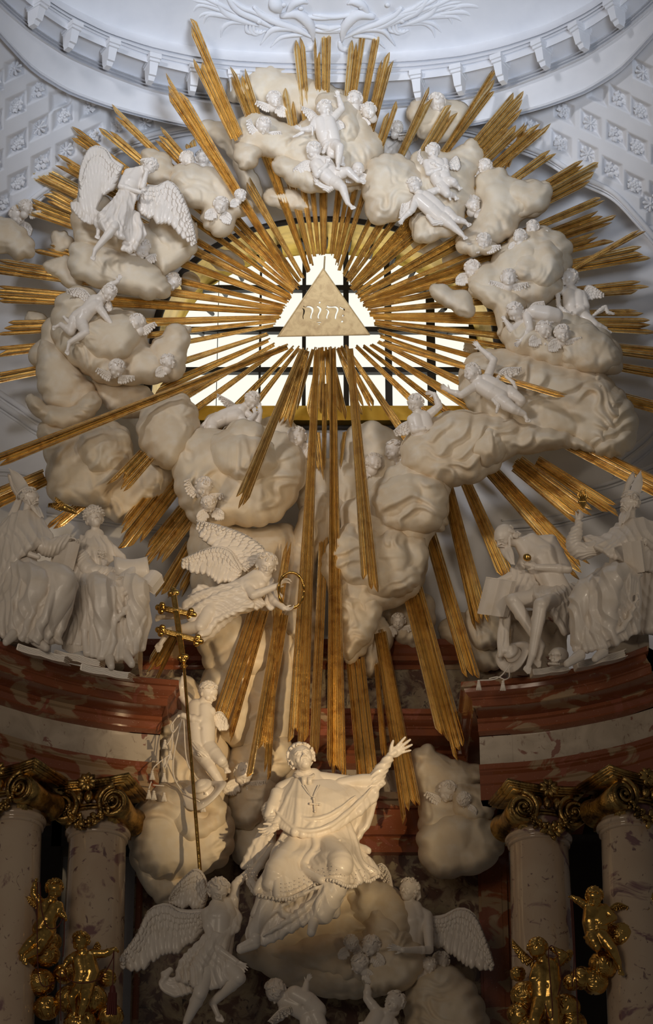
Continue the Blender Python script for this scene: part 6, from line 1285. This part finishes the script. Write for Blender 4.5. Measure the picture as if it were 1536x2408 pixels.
angel('angel at lower right of the saint looking up with parted lips', -.12, (970, 2180), (961, 2094, 26), 26, (-38, 14, -4),
      dict(c=(968, 2168, 8), b=(966, 2212, -6), p=(962, 2240, -20), n=(966, 2132, 10), R=[(938, 2146, 6), (928, 2180, -6), (920, 2200, -20)], L=[(1004, 2154, 8), (1010, 2234, 60), (948, 2234, 112), (908, 2222, 116)], Lc=.15, Ln=(0, -.5, .9)),
      [([(1008, 2162, -12), (1045, 2156, -16), (1082, 2138, -16), (1114, 2152, -12), (1138, 2202, -8), (1162, 2270, -4)], [(1012, 2222, -12), (1036, 2234, -10), (1062, 2244, -10), (1090, 2270, -8), (1124, 2280, -6), (1160, 2284, -4)], 8, 16),
       ([(930, 2120, -16), (920, 2090, -18), (914, 2056, -18), (898, 2032, -16), (880, 2042, -14)], [(918, 2120, -16), (908, 2096, -16), (900, 2078, -14), (892, 2062, -12), (882, 2048, -12)], 8, 7)], [], hs=8, longh=.5)
# ---------------------------------------------------------------- four seated churchmen on the cornices
def mitre(T, fr, base, tip, w, depth, lean=(0, 0), side=1.0, name='mitre'):
    """base centre, tip, half width: two pointed leaves with a gap, seen from the side when `side` is small"""
    b, t = fr.p(base), fr.p(tip); up = t-b; H = np.linalg.norm(up); up /= H; x = np.cross(up, [0, 0, 1.0]); x /= np.linalg.norm(x); z = np.cross(x, up)
    B = MB()
    for s in (-1, 1):
        rows = []
        for k, (hh, ww) in enumerate(((0, .9), (.25, 1.0), (.5, .95), (.72, .66), (.88, .34), (1.0, .05))):
            o = s*depth*(.85+.10*hh)-lean[0]*0; r_ = []
            for a in np.linspace(-1, 1, 9): r_.append(b+up*H*hh*(1-.02*abs(a))+x*(a*w*ww*side+s*depth*(1-side)*(1.0+.4*hh))+z*(s*depth*side*math.sqrt(max(0, 1-(a*.92)**2))*(1+.15*hh)+a*w*ww*(1-side)*.9))
            rows.append(np.array(r_))
        V, Fc = grid(rows); n_ = len(V); nn = z*side*s+x*s*(1-side); V2 = V-nn*1.6
        rim = list(range(0, 9))+[9*k+8 for k in range(1, 6)]+list(range(52, 44, -1))+[9*k for k in range(4, 0, -1)]
        B.add(np.vstack([V, V2]), Fc+[[q+n_ for q in f[::-1]] for f in Fc]+[[rim[i], rim[(i+1) % len(rim)], rim[(i+1) % len(rim)]+n_, rim[i]+n_] for i in range(len(rim))])
    B.tube([b+x*(w*side*.95+depth*(1-side)*1.1)*math.cos(a)+z*(depth*side+w*.9*(1-side))*math.sin(a)*1.0+up*3 for a in np.linspace(0, 2*math.pi, 24)], 2.4, 8)
    part(T, fr, B, name, 'fig', None)
def churchman(label, Y, c, hc, hr, face, J, robes, hs=1, hat=None, tip=None, hairn=70, kr=1.2, bald=False, vox=1.3, child=False):
    fr = Frame(*c, Y); T = thing('seated_churchman', label, 'statue', fr.o); D = []
    B, A, h = adult(fr, hc, hr, face, J, D, kr=kr); part(T, fr, B, 'body', 'fig', vox, 3, D, keep=kp(fr, h, hr, J))
    if hairn: part(T, fr, hair(h, hr, A, hairn, hs, size=.18, fringe=.3 if bald else .5), 'hair', 'fig', max(1.0, hr*.05), 1)
    if tip: beard(T, fr, h, hr, A, tip, hs)
    for nm, items, fold in robes: cloth(T, fr, items, nm, fold=fold)
    return T, fr, h, A
T1, f1, h1, A1 = churchman('bearded bishop in a mitre seated at the far left, in profile', -1.55, (80, 1340), (72, 1172, 22), 23, (62, 0, 6),
    dict(c=(62, 1256, 6), b=(60, 1310, 6), p=(60, 1360, 4), n=(62, 1216, 8), R=[(40, 1250, 14), (60, 1300, 30), (90, 1310, 34)], L=[(84, 1248, 4), (112, 1288, 14), (158, 1266, 16), (192, 1268, 18)], Lc=.5, Ln=(0, -1, .3),
         r=[(50, 1370, 20), (100, 1380, 90), (40, 1480, 60), (16, 1512, 70)], l=[(80, 1370, 10), (152, 1375, 80), (92, 1490, 60), (112, 1526, 70)]),
    [('cope', [dict(rows=[[(22, 1218, 0), (45, 1208, 16), (70, 1205, 20), (92, 1214, 10)], [(-10, 1260, 4), (30, 1260, 34), (70, 1256, 38), (118, 1262, 14)], [(-30, 1320, 8), (20, 1320, 44), (60, 1290, 46), (110, 1272, 20)], [(-50, 1400, 10), (-10, 1400, 40), (25, 1330, 46), (40, 1300, 34)]], n=15, r=8, amp=5, seed=21)], ((1, .35, 0), 26, 2.2, 11, 1.4)),
     ('sleeve', [([(98, 1280, 12), (118, 1290, 14), (140, 1278, 16), (158, 1266, 16)], [22, 22, 18, 12])], ((1, -.3, 0), 11, 1.2, 12, 1.4)),
     ('robe', [([(64, 1345, 30), (152, 1368, 100), (100, 1490, 70)], [30, 30, 20]), ([(40, 1345, 30), (92, 1376, 100), (30, 1490, 60)], [30, 30, 20]), ([(150, 1372, 116), (90, 1430, 100), (20, 1480, 70)], [8, 6, 5]), ([(160, 1385, 104), (130, 1450, 90), (60, 1500, 80)], [7, 6, 5]), ([(96, 1380, 118), (60, 1440, 90), (-10, 1470, 60)], [7, 6, 5]), dict(rows=[[(20, 1320, 30), (60, 1320, 44), (90, 1330, 30)], [(10, 1370, 50), (70, 1360, 90), (140, 1358, 100), (168, 1365, 60)], [(-20, 1430, 50), (50, 1420, 90), (130, 1420, 100), (172, 1400, 60)], [(-30, 1480, 40), (40, 1475, 80), (100, 1480, 86), (140, 1490, 50)], [(-20, 1492, 40), (40, 1496, 74), (90, 1505, 80), (140, 1508, 50)]], n=15, r=9, amp=8, seed=22),
               dict(rows=[[(-40, 1300, -10), (0, 1290, -10)], [(-60, 1400, 0), (-10, 1400, 10)], [(-50, 1490, 10), (0, 1490, 30)]], n=8, r=12, amp=6, seed=23)], ((1, .5, .1), 30, 3.0, 13, 1.6))], hs=11, tip=(98, 1216, 26))
mitre(T1, f1, (58, 1162, 8), (20, 1108, -6), 24, 14, side=.7)
B = MB(); pleats(B, f1, [[(40, 1175, -6), (52, 1170, -6)], [(20, 1215, -8), (36, 1212, -8)], [(-6, 1255, -6), (14, 1262, -4)]], 4, 4, 2, 5); part(T1, f1, B, 'lappet', 'fig', 1.5, 2)
for a, b in (((30, 1490, 80), (14, 1508, 88)), ((82, 1500, 76), (108, 1522, 88))):
    B = MB(); a, b = f1.p(a), f1.p(b); B.cap(a, b, 11, 8); B.cap(a-[0, 7, 0], b-[0, 3, 0], 11, 8); part(T1, f1, B, 'shoe', 'fig', 1.4, 3)
T2, f2, h2, A2 = churchman('clean-shaven pope in a tiara seated with an open book at left', -1.25, (240, 1380), (223, 1222, 18), 23, (18, 24, -6),
    dict(c=(222, 1296, 6), b=(228, 1340, 6), p=(236, 1376, 2), n=(222, 1258, 6), R=[(190, 1288, 12), (206, 1336, 34), (264, 1346, 50), (318, 1334, 52)], L=[(254, 1282, 2), (288, 1310, 14), (296, 1340, 30)], Rc=.25, Rn=(0, -1, .4),
         r=[(222, 1390, 20), (238, 1396, 104), (246, 1500, 80), (260, 1558, 100)], l=[(256, 1388, 12), (326, 1394, 96), (300, 1500, 70), (306, 1560, 96)]),
    [('mantle', [dict(rows=[[(192, 1264, 0), (216, 1262, 16), (244, 1262, 10)], [(176, 1300, 4), (215, 1290, 34), (262, 1290, 14)], [(170, 1350, 10), (190, 1330, 30), (240, 1330, 24), (268, 1310, 10)]], n=10, r=7, amp=3, seed=31),
                 dict(rows=[[(186, 1290, 14), (200, 1300, 26), (214, 1312, 30)], [(172, 1370, 20), (186, 1370, 34), (192, 1372, 40)], [(166, 1440, 40), (184, 1440, 54), (198, 1440, 56)], [(148, 1508, 56), (170, 1516, 66), (206, 1512, 64)]], n=9, r=6.5, amp=5, seed=32)], ((1, .2, 0), 18, 1.8, 14, 1.0)),
     ('sleeve', [([(196, 1310, 22), (210, 1340, 36), (240, 1346, 46), (262, 1344, 50)], [20, 21, 17, 12])], ((1, -.3, 0), 11, 1.2, 15, 1.4)),
     ('robe', [([(222, 1370, 40), (236, 1392, 116), (246, 1500, 86)], [27, 27, 18]), ([(260, 1370, 34), (326, 1388, 106), (306, 1510, 76)], [27, 26, 18]), ([(326, 1384, 124), (290, 1440, 108), (226, 1500, 88)], [8, 7, 5]), ([(338, 1400, 112), (312, 1480, 96), (256, 1535, 84)], [7, 6, 5]), ([(240, 1372, 138), (280, 1400, 104), (320, 1376, 118)], [6, 5, 6]), dict(rows=[[(200, 1352, 34), (240, 1360, 50), (290, 1362, 40), (320, 1362, 30)], [(196, 1380, 90), (240, 1382, 118), (290, 1384, 96), (340, 1384, 100)], [(200, 1440, 80), (250, 1440, 104), (296, 1450, 80), (342, 1430, 90)], [(200, 1500, 70), (250, 1510, 92), (290, 1520, 80), (324, 1500, 80)], [(204, 1536, 66), (240, 1546, 84), (290, 1546, 80), (320, 1530, 76)]], n=15, r=8, amp=7, seed=33),
               dict(rows=[[(330, 1390, 60), (342, 1400, 50)], [(336, 1440, 60), (350, 1440, 50)], [(330, 1486, 60), (348, 1480, 50)], [(318, 1530, 56), (334, 1526, 50)]], n=5, r=7, amp=5, seed=34)], ((1, .25, .1), 28, 2.6, 16, 1.4))], hs=12, hairn=60)
# tiara, brooch, fringe, shoes
B = MB(); up = h2-f2.p((222, 1256, 4)); up /= np.linalg.norm(up)
for k, (o, r) in enumerate(((.45, 1.06), (.7, 1.06), (.95, .98), (1.2, .82), (1.42, .5))): B.ell(h2+A2@np.array([0, 23*o, -3]), np.array([r, .34, r])*23, A2)
for k, (o, r) in enumerate(((.42, 1.1), (.78, 1.08), (1.1, .92))):
    for i in range(18): a = i*math.pi/9; B.ell(h2+A2@(np.array([math.cos(a)*r, o+(.08 if i % 2 else -.02), math.sin(a)*r-.13])*23), 2.4, nu=8, nv=6)
part(T2, f2, B, 'tiara', 'fig', 1.1, 1)
B = MB(); cb = f2.p((236, 1300, 52))
for k in range(4): a = k*math.pi/2+.5; B.tube([cb+np.array([6*math.cos(a), 5*math.sin(a), 0])+4.5*np.array([math.cos(t_), math.sin(t_), 0]) for t_ in np.linspace(0, 6.2, 12)], 1.5, 6)
B.ell(cb, 4); part(T2, f2, B, 'clasp', 'fig', None)
B = MB()
for q in spl([(146, 1508, 60), (166, 1518, 74), (186, 1514, 76), (208, 1510, 72)], 26): B.cap(f2.p(q), f2.p(q+[1, 17, 2]), 1.7, 1.3, 6)
part(T2, f2, B, 'fringe', 'fig', None)
for a, b in (((258, 1548, 90), (262, 1566, 104)), ((296, 1536, 84), (310, 1560, 104))):
    B = MB(); a, b = f2.p(a), f2.p(b); B.cap(a, b, 11, 8); B.cap(a-[0, 6, 0], b-[0, 3, 0], 11, 8); part(T2, f2, B, 'shoe', 'fig', 1.4, 3)
book('book', 'tall book held upright between the mitred bishop and the pope', (152, 1308, 6), (-26, -4, 10), (9, 34, 4), 13, -1.5)
book('book', 'open book with a curling page resting on the knee of the pope', (330, 1362, 20), (46, -14, 6), (-10, -14, 26), 12, -1.55, True)
fr = Frame(305, 1330, -1.55); B = MB(); V = []
for i in range(9):
    t_ = i/8; x0 = 266+80*t_; V += [fr.p((x0, 1307+8*math.sin(t_*3), 10+6*math.sin(t_*4))), fr.p((x0+6+2*t_, 1352+8*t_, 30+6*math.sin(t_*4)))]
V = np.array(V); V2 = V-[0, 0, 2.0]; n_ = 18; Fc = [[2*i, 2*i+1, 2*i+3, 2*i+2] for i in range(8)]; rim = [2*i for i in range(9)]+[2*i+1 for i in range(8, -1, -1)]
B.add(np.vstack([V, V2]), Fc+[[q+n_ for q in f_[::-1]] for f_ in Fc]+[[rim[i], rim[(i+1) % 18], rim[(i+1) % 18]+n_, rim[i]+n_] for i in range(18)])
tag(obj('parchment', mesh('parchment', fr.world(B.arr()), B.f, M['fig']), None, fr.o), 'raised parchment leaf behind the hand of the pope', 'page')
book('book', 'thick closed book with ribbed spine on the left cornice under the bishop shoe', (105, 1540, 0), (56, -14, 6), (-4, 6, 26), 13, -1.75)
book('book', 'closed book lying between the other two on the left cornice', (190, 1552, 0), (54, -12, 4), (-4, 6, 30), 13, -1.5)
book('book', 'closed book jutting over the left cornice edge below the pope shoes', (254, 1582, 0), (56, -10, 4), (-4, 5, 26), 13, -1.62)
# bald reader and mitred bishop at right
T3, f3, h3, A3 = churchman('half-naked bald old man with long beard bent over a book at right', -1.25, (1260, 1370), (1186, 1262, 34), 28, (-48, -30, -4),
    dict(c=(1272, 1312, 14), b=(1292, 1358, 8), p=(1312, 1398, 2), n=(1240, 1276, 20), R=[(1246, 1296, 4), (1215, 1350, 0), (1160, 1372, 14), (1134, 1372, 20)], L=[(1296, 1272, 18), (1336, 1338, 30), (1262, 1334, 50), (1228, 1312, 56)], Rc=.6, Lc=.4, Ln=(-.6, .2, -.6), Ls=1,
         r=[(1290, 1404, 10), (1206, 1412, 60), (1274, 1520, 50), (1262, 1566, 60)], l=[(1318, 1412, 20), (1272, 1422, 96), (1252, 1540, 70), (1238, 1580, 88)]),
    [('loincloth', [dict(rows=[[(1260, 1380, 30), (1290, 1384, 44), (1320, 1382, 36), (1346, 1376, 10)], [(1262, 1400, 60), (1292, 1400, 70), (1330, 1396, 44), (1360, 1384, 12)], [(1288, 1420, 70), (1310, 1430, 60), (1336, 1430, 40), (1350, 1410, 20)], [(1312, 1460, 50), (1326, 1472, 44), (1338, 1462, 30)], [(1326, 1484, 40), (1332, 1490, 36), (1338, 1480, 30)]], n=11, r=7, amp=5, seed=41),
                    dict(rows=[[(1205, 1340, 10), (1225, 1345, 14), (1250, 1356, 14)], [(1210, 1370, 10), (1235, 1380, 18), (1262, 1386, 24)], [(1205, 1398, 14), (1230, 1400, 24), (1260, 1402, 40)]], n=7, r=8, amp=5, seed=42),
                    dict(rows=[[(1180, 1440, 0), (1196, 1440, 0)], [(1176, 1490, 0), (1192, 1500, 4)], [(1176, 1540, 0), (1190, 1530, 4)]], n=4, r=7, amp=5, seed=43)], ((1, -.3, 0), 18, 1.8, 17, 1.0))], hs=13, tip=(1206, 1330, 46), bald=True, hairn=0, kr=1.3)
B = MB(); rnd = random.Random(9)
for k in range(46):
    a = rnd.uniform(-1, 1); b = rnd.uniform(-.3, .5); q = np.array([math.copysign(.80, a)*(1-abs(b)*.2)*.95, b, -.15-abs(a)*.75]) if k % 2 else np.array([a*.75, b, -.95+.2*abs(a)])
    pt = h3+28*(A3@q); B.cap(pt, pt+28*(A3@(np.array([q[0]*.16, -.22, -.12]))), 4.2, 2.6, 8, 3)
part(T3, f3, B, 'hair', 'fig', 1.2, 1)
fr = Frame(1240, 1311, f3.Y-.35); B = MB(); B.ell((0, 0, 0), (10, 8.5, 8)); part(thing('stone', 'gilded stone held to the chest of the bald old man', 'stone', fr.o), fr, B, 'lump', 'gilt', 1.2, 2, disp=lambda v: fbm(v/7, 3, 1)*1.4)
book('book', 'large open folio held up by the bald old man', (1166, 1404, 10), (34, -4, 14), (10, 42, 6), 13, -1.35, True, curve=.1)
T4, f4, h4, A4 = churchman('bearded bishop in a mitre raising a golden flaming heart at far right', -1.6, (1440, 1380), (1480, 1186, 12), 25, (-58, 4, -4),
    dict(c=(1470, 1270, 4), b=(1462, 1320, 6), p=(1456, 1364, 2), n=(1482, 1232, 2), R=[(1432, 1268, 8), (1358, 1292, 26), (1358, 1226, 34), (1380, 1192, 38)], L=[(1516, 1262, 4), (1536, 1290, 24), (1518, 1270, 50), (1500, 1286, 56)], Rc=.9, Lc=.3, Rn=(-.5, .2, -.7),
         r=[(1440, 1376, 20), (1366, 1400, 100), (1362, 1500, 70), (1350, 1556, 96)], l=[(1470, 1372, 20), (1430, 1372, 120), (1440, 1480, 80), (1408, 1540, 96)]),
    [('cope', [dict(rows=[[(1452, 1236, 10), (1480, 1226, 14), (1510, 1222, 6), (1545, 1236, 0)], [(1420, 1264, 12), (1450, 1270, 40), (1500, 1262, 40), (1560, 1262, 10)], [(1378, 1264, 20), (1410, 1288, 40), (1470, 1300, 50), (1540, 1300, 20)], [(1386, 1272, 26), (1420, 1296, 40), (1456, 1312, 50), (1530, 1340, 20)]], n=14, r=7, amp=3, seed=51),
                 dict(rows=[[(1500, 1330, 0), (1560, 1330, 0)], [(1480, 1400, 10), (1560, 1400, 0)], [(1470, 1480, 10), (1560, 1480, 0)]], n=8, r=12, amp=7, seed=52)], ((1, .6, 0), 26, 1.8, 18, 1.2)),
     ('sleeve', [([(1420, 1282, 16), (1370, 1296, 26), (1350, 1280, 30), (1356, 1250, 32)], [17, 22, 20, 15]), ([(1356, 1250, 32), (1362, 1232, 34)], [11, 10])], ((.4, -1, 0), 11, 1.2, 19, 1.4)),
     ('robe', [([(1440, 1360, 40), (1368, 1398, 112), (1358, 1510, 80)], [27, 26, 18]), ([(1470, 1350, 40), (1436, 1366, 136), (1430, 1490, 90)], [28, 29, 20]), ([(1440, 1362, 156), (1410, 1430, 120), (1356, 1500, 90)], [8, 7, 6]), ([(1460, 1370, 140), (1440, 1460, 110), (1380, 1520, 96)], [8, 7, 6]), ([(1500, 1400, 90), (1470, 1470, 96), (1400, 1524, 96)], [8, 7, 6]), dict(rows=[[(1430, 1330, 34), (1460, 1330, 46), (1510, 1335, 20)], [(1352, 1390, 90), (1390, 1370, 120), (1440, 1352, 140), (1500, 1360, 70)], [(1348, 1440, 86), (1390, 1440, 100), (1440, 1420, 116), (1500, 1430, 60)], [(1350, 1490, 80), (1390, 1490, 90), (1440, 1480, 96), (1500, 1460, 50)], [(1354, 1526, 76), (1400, 1524, 86), (1450, 1510, 80), (1500, 1480, 50)]], n=16, r=8.5, amp=8, seed=53)], ((1, .45, .1), 28, 3.0, 20, 1.5))], hs=14, tip=(1458, 1236, 30))
mitre(T4, f4, (1484, 1168, 2), (1498, 1108, -10), 22, 15, side=.6)
for a, b in (((1366, 1538, 90), (1334, 1560, 104)), ((1420, 1530, 90), (1400, 1548, 104))):
    B = MB(); a, b = f4.p(a), f4.p(b); B.cap(a, b, 11, 8); B.cap(a-[0, 5, 0], b-[0, 2, 0], 11, 8); part(T4, f4, B, 'shoe', 'fig', 1.4, 3)
fr = Frame(1370, 1180, f4.Y-.22); T = thing('flaming_heart', 'golden flaming heart in the raised hand of the far right bishop', 'heart', fr.o)
B = MB(); B.cap((-4, 0, 0), (2, -14, 0), 7, 3); B.cap((4, 0, 0), (2, -14, 0), 7, 3); part(T, fr, B, 'heart', 'gilt', 1.1, 2)
B = MB()
for k in range(7): a = (k-3)*.22; B.chain([(a*8, 4, 0), (a*16+2*math.sin(k), 14, (k % 2)*3), (a*9-3*math.cos(k*2), 24+3*(k % 3), 0)], [3.4, 2.6, .8], 8)
part(T, fr, B, 'flame', 'gilt', None)
book('book', 'half-open book clasped on the knee by the far right bishop', (1492, 1310, 8), (20, 4, 12), (-5, 36, 2), 15, -1.95)
book('book', 'closed book under the skull on the right cornice', (1294, 1578, 0), (42, 6, 4), (2, 5, 20), 11, -1.42)
book('book', 'thick book at the outer end of the right cornice', (1412, 1553, 0), (56, 14, 4), (2, 6, 22), 14, -1.72)
# stools under the seated four
def seat(label, x0, y0, x1, y1, Y): 
    a = W(x0, y1, Y); c = W(x1, y0, Y); B = MB(); B.box((a[0], Y, a[2]), (c[0], Y+.75, c[2]-.12)); B.box((a[0]-.05, Y-.05, c[2]-.12), (c[0]+.05, Y+.78, c[2])); V = B.arr(); o = V.mean(0)
    tag(obj('stone_block', mesh('stone_block', V-o, B.f, M['beige'], False), None, o), label, 'seat')
seat('veined stone block seat under the bald old man', 1205, 1440, 1330, 1580, -1.0); seat('stone block seat hidden under the mitred bishop at far left', 0, 1400, 110, 1515, -1.35)
seat('stone block seat under the open-book pope at left', 210, 1400, 330, 1560, -1.0); seat('stone block seat under the robe of the far right bishop', 1420, 1400, 1520, 1535, -1.3)
# skull
fr = Frame(1313, 1543, f3.Y-.42); T = thing('skull', 'human skull resting on a book at the feet of the old man', 'skull', fr.o); B = MB(); Aq = rot(-35, 5, 0)
P = lambda x, y, z: Aq@np.array([x, y, z], float)*23
B.ell(P(0, .1, -.15), np.array([.95, .85, 1.15])*23, Aq); B.ell(P(0, -.35, .62), np.array([.5, .42, .42])*23, Aq)
for s in (-1, 1): B.cap(P(s*.15, .12, .95), P(s*.62, .12, .72), 3, 3); B.cap(P(s*.62, -.28, .6), P(s*.78, -.25, .1), 3, 2.4); B.cap(P(s*.12, -.25, .98), P(s*.2, .05, .98), 1.8, 1.8)
for k in range(8): a = (k-3.5)*.18; B.ell(P(a*1.0, -.82, .98-.5*a*a), (2.2, 3.6, 2.2), nu=8, nv=6)
zz = Aq@np.array([0, 0, -1.0]); Dn = [(P(s*.38, -.10, .92), 6.0, zz, 10) for s in (-1, 1)]+[(P(0, -.36, 1.05), 3.4, zz, 6)]
part(T, fr, B, 'cranium', 'fig', .8, 2, Dn)
# cardinal hats
def hat(label, c, r, A, Y, cords):
    fr = Frame(*c, Y); T = thing('cardinal_hat', label, 'hat', fr.o); B = MB(); n = 28; V = []
    for q, y in ((1.0, 0), (.8, .06), (.5, .0), (.5, -.05), (.8, 0), (1.02, -.06)):
        for i in range(n): a = 2*math.pi*i/n; V.append(A@np.array([r*q*math.cos(a), r*(y+.16*math.sin(2*a+.6)*q*q), r*q*math.sin(a)]))
    Fc = [[k*n+i, k*n+(i+1) % n, ((k+1) % 6)*n+(i+1) % n, ((k+1) % 6)*n+i] for k in range(6) for i in range(n)]; B.add(V, Fc); part(T, fr, B, 'brim', 'fig', None)
    B = MB(); B.cap(A@np.array([0, .0, 0])*r, A@np.array([0, .26*r, 0]), .46*r, .34*r); B.ell(A@np.array([0, .30*r, 0]), np.array([.44, .2, .44])*r, A); part(T, fr, B, 'crown', 'fig', 1.2, 3)
    B = MB()
    for pts in cords: B.tube(fr.p(spl(pts, 8*len(pts))), 1.6, 6)
    part(T, fr, B, 'cord', 'fig', None)
    return T, fr
def tassels(T, fr, pts, L=16):
    for q in pts:
        B = MB(); a = fr.p(q); B.ell(a, 3.6, nu=10, nv=6); B.ell(a-[0, 5, 0], 4.4, nu=10, nv=6)
        for i in range(11): t_ = i*.571; B.cap(a+[3*math.cos(t_), -7, 3*math.sin(t_)], a+[6*math.cos(t_), -L, 5*math.sin(t_)], 1.5, 1.3, 6, 2)
        part(T, fr, B, 'tassel', 'fig', None)
T, fr = hat('broad-brimmed hat with tassels hanging beside the staff-holding child', (480, 1862), 56, rot(0, 0, 0)@np.array([[.95, -.3, 0], [.3, .85, -.45], [.1, .43, .9]]), -.52,
            [[(416, 1686, 10), (402, 1708, 12), (408, 1722, 14), (424, 1700, 12)], [(428, 1690, 14), (412, 1760, 12), (408, 1820, 6), (430, 1860, 6), (470, 1885, 16)], [(432, 1690, 14), (440, 1790, 12), (470, 1840, 20), (484, 1868, 26)], [(410, 1715, 10), (400, 1740, 10), (392, 1752, 8)], [(408, 1700, 8), (404, 1760, 8), (398, 1775, 8)], [(398, 1775, 8), (366, 1800, 6), (358, 1812, 6)], [(400, 1775, 8), (388, 1808, 8)], [(356, 1838, 6), (350, 1855, 6)], [(360, 1846, 6), (386, 1848, 8)]])
tassels(T, fr, [(388, 1742, 8), (400, 1768, 10), (388, 1785, 8), (358, 1815, 6), (386, 1820, 10), (350, 1860, 6), (362, 1862, 8), (386, 1866, 8), (478, 1890, 24)], 18)
T, fr = hat('broad-brimmed hat lying tilted at the left end of the right cornice', (1208, 1540), 46, rot(0, 0, 0)@np.array([[.82, -.55, .1], [.45, .62, -.62], [.3, .55, .78]]), -1.2,
            [[(1200, 1562, 20), (1180, 1588, 24), (1160, 1598, 26), (1128, 1600, 24)], [(1196, 1570, 20), (1198, 1592, 24), (1184, 1600, 26)], [(1150, 1596, 24), (1170, 1592, 28), (1186, 1598, 26)]])
tassels(T, fr, [(1126, 1602, 26), (1183, 1603, 28)], 20)
# ---------------------------------------------------------------- staff with the double cross
def staff():
    fr = Frame(440, 1700, -.78); T = thing('cross_staff', 'tall gilded staff topped by a double-barred cross at left', 'staff', fr.o)
    B = MB(); B.cap(fr.p((433, 1570, 0)), fr.p((478, 2145, 0)), 3.6, 4.6, 14); part(T, fr, B, 'pole', 'gilt', None)
    B = MB(); ax = fr.p((408, 1395, 0)); bx = fr.p((431, 1555, 0))
    def bar(a, b, r=7.5):
        a, b = np.asarray(a), np.asarray(b); d = (b-a)/np.linalg.norm(b-a); u = np.cross(d, [0, 0, 1.0])
        for s in (-1, 0, 1): B.cap(a+u*s*3.6, b+u*s*3.6, r*.55, r*.55, 8)
    def trefoil(c, d, r=9.5):
        d = d/np.linalg.norm(d); u = np.cross(d, [0, 0, 1.0])
        for o, s in ((0, 1), (0, -1), (1, 0)): B.ell(c+d*r*.9*o+u*s*r*.85, (r*.8, r*.8, r*.6), nu=14, nv=8)
        B.ell(c, (r, r, r*.6)); B.ell(c+[0, 0, r*.6], r*.35, nu=8, nv=6)
    bar(ax, bx)
    for a, b in (((380, 1430), (448, 1444)), ((380, 1483), (464, 1506))): a, b = fr.p((*a, 0)), fr.p((*b, 0)); bar(a, b, 7); trefoil(a, a-b); trefoil(b, b-a)
    trefoil(ax, ax-bx); trefoil(fr.p((430, 1546, 0)), bx-ax); part(T, fr, B, 'double_cross', 'gilt', .8, 1)
    B = MB(); d = fr.p((478, 2145, 0))-fr.p((433, 1570, 0)); d /= np.linalg.norm(d); b0 = fr.p((432, 1562, 0))
    for o, r in ((0, 6), (4, 9.5), (8, 6)): B.ell(b0+d*o, (r, 3, r))
    part(T, fr, B, 'knop', 'gilt', None)
staff()
# ---------------------------------------------------------------- dove
fr = Frame(158, 1196, -1.3); T = thing('dove', 'small gilded dove flying toward the ear of the pope at left', 'dove', fr.o); B = MB()
B.chain([(-18, 2, 0), (-4, 2, 2), (10, -4, 2), (18, -9, 2)], [5, 9, 7, 5]); B.cap((18, -9, 2), (24, -13, 2), 2.2, .8); part(T, fr, B, 'body', 'gilt', 1.0, 3)
wing(T, fr, M['gilt'], [(158, 1192, 4), (145, 1180, 8), (130, 1168, 10)], [(146, 1196, 6), (130, 1186, 8), (128, 1170, 10)], 3, 6)
wing(T, fr, M['gilt'], [(152, 1192, 0), (132, 1184, 0), (114, 1184, 2)], [(142, 1204, 0), (128, 1198, 0), (112, 1192, 2)], 3, 6)

# ---------------------------------------------------------------- groups of like things
GR = {'cherub': 'winged child heads on the clouds', 'column': 'marble columns flanking the altar', 'entablature': 'red marble cornices', 'book': 'stucco books on the cornices', 'hat': 'broad-brimmed tasselled hats', 'cord': 'red cords held by the gilded children', 'seat': 'stone blocks under the seated figures', 'pilaster': 'red marble pilaster strips'}
for o in list(bpy.data.objects):
    c_ = o.get('category')
    if not c_ or o.parent: continue
    if c_ in GR: o['group'] = GR[c_]
    elif c_ == 'putto': o['group'] = 'gilded children before the columns' if 'gilded' in o['label'] else 'winged children on the clouds'
    elif c_ == 'cloud': o['group'] = 'gilded clouds before the columns' if 'gilded ' in o['label'] and o.name.startswith('gilded') else 'stucco clouds of the glory'
    elif o.name.startswith('angel'): o['group'] = 'large winged angels'
    elif o.name.startswith('seated_churchman'): o['group'] = 'seated churchmen on the cornices'
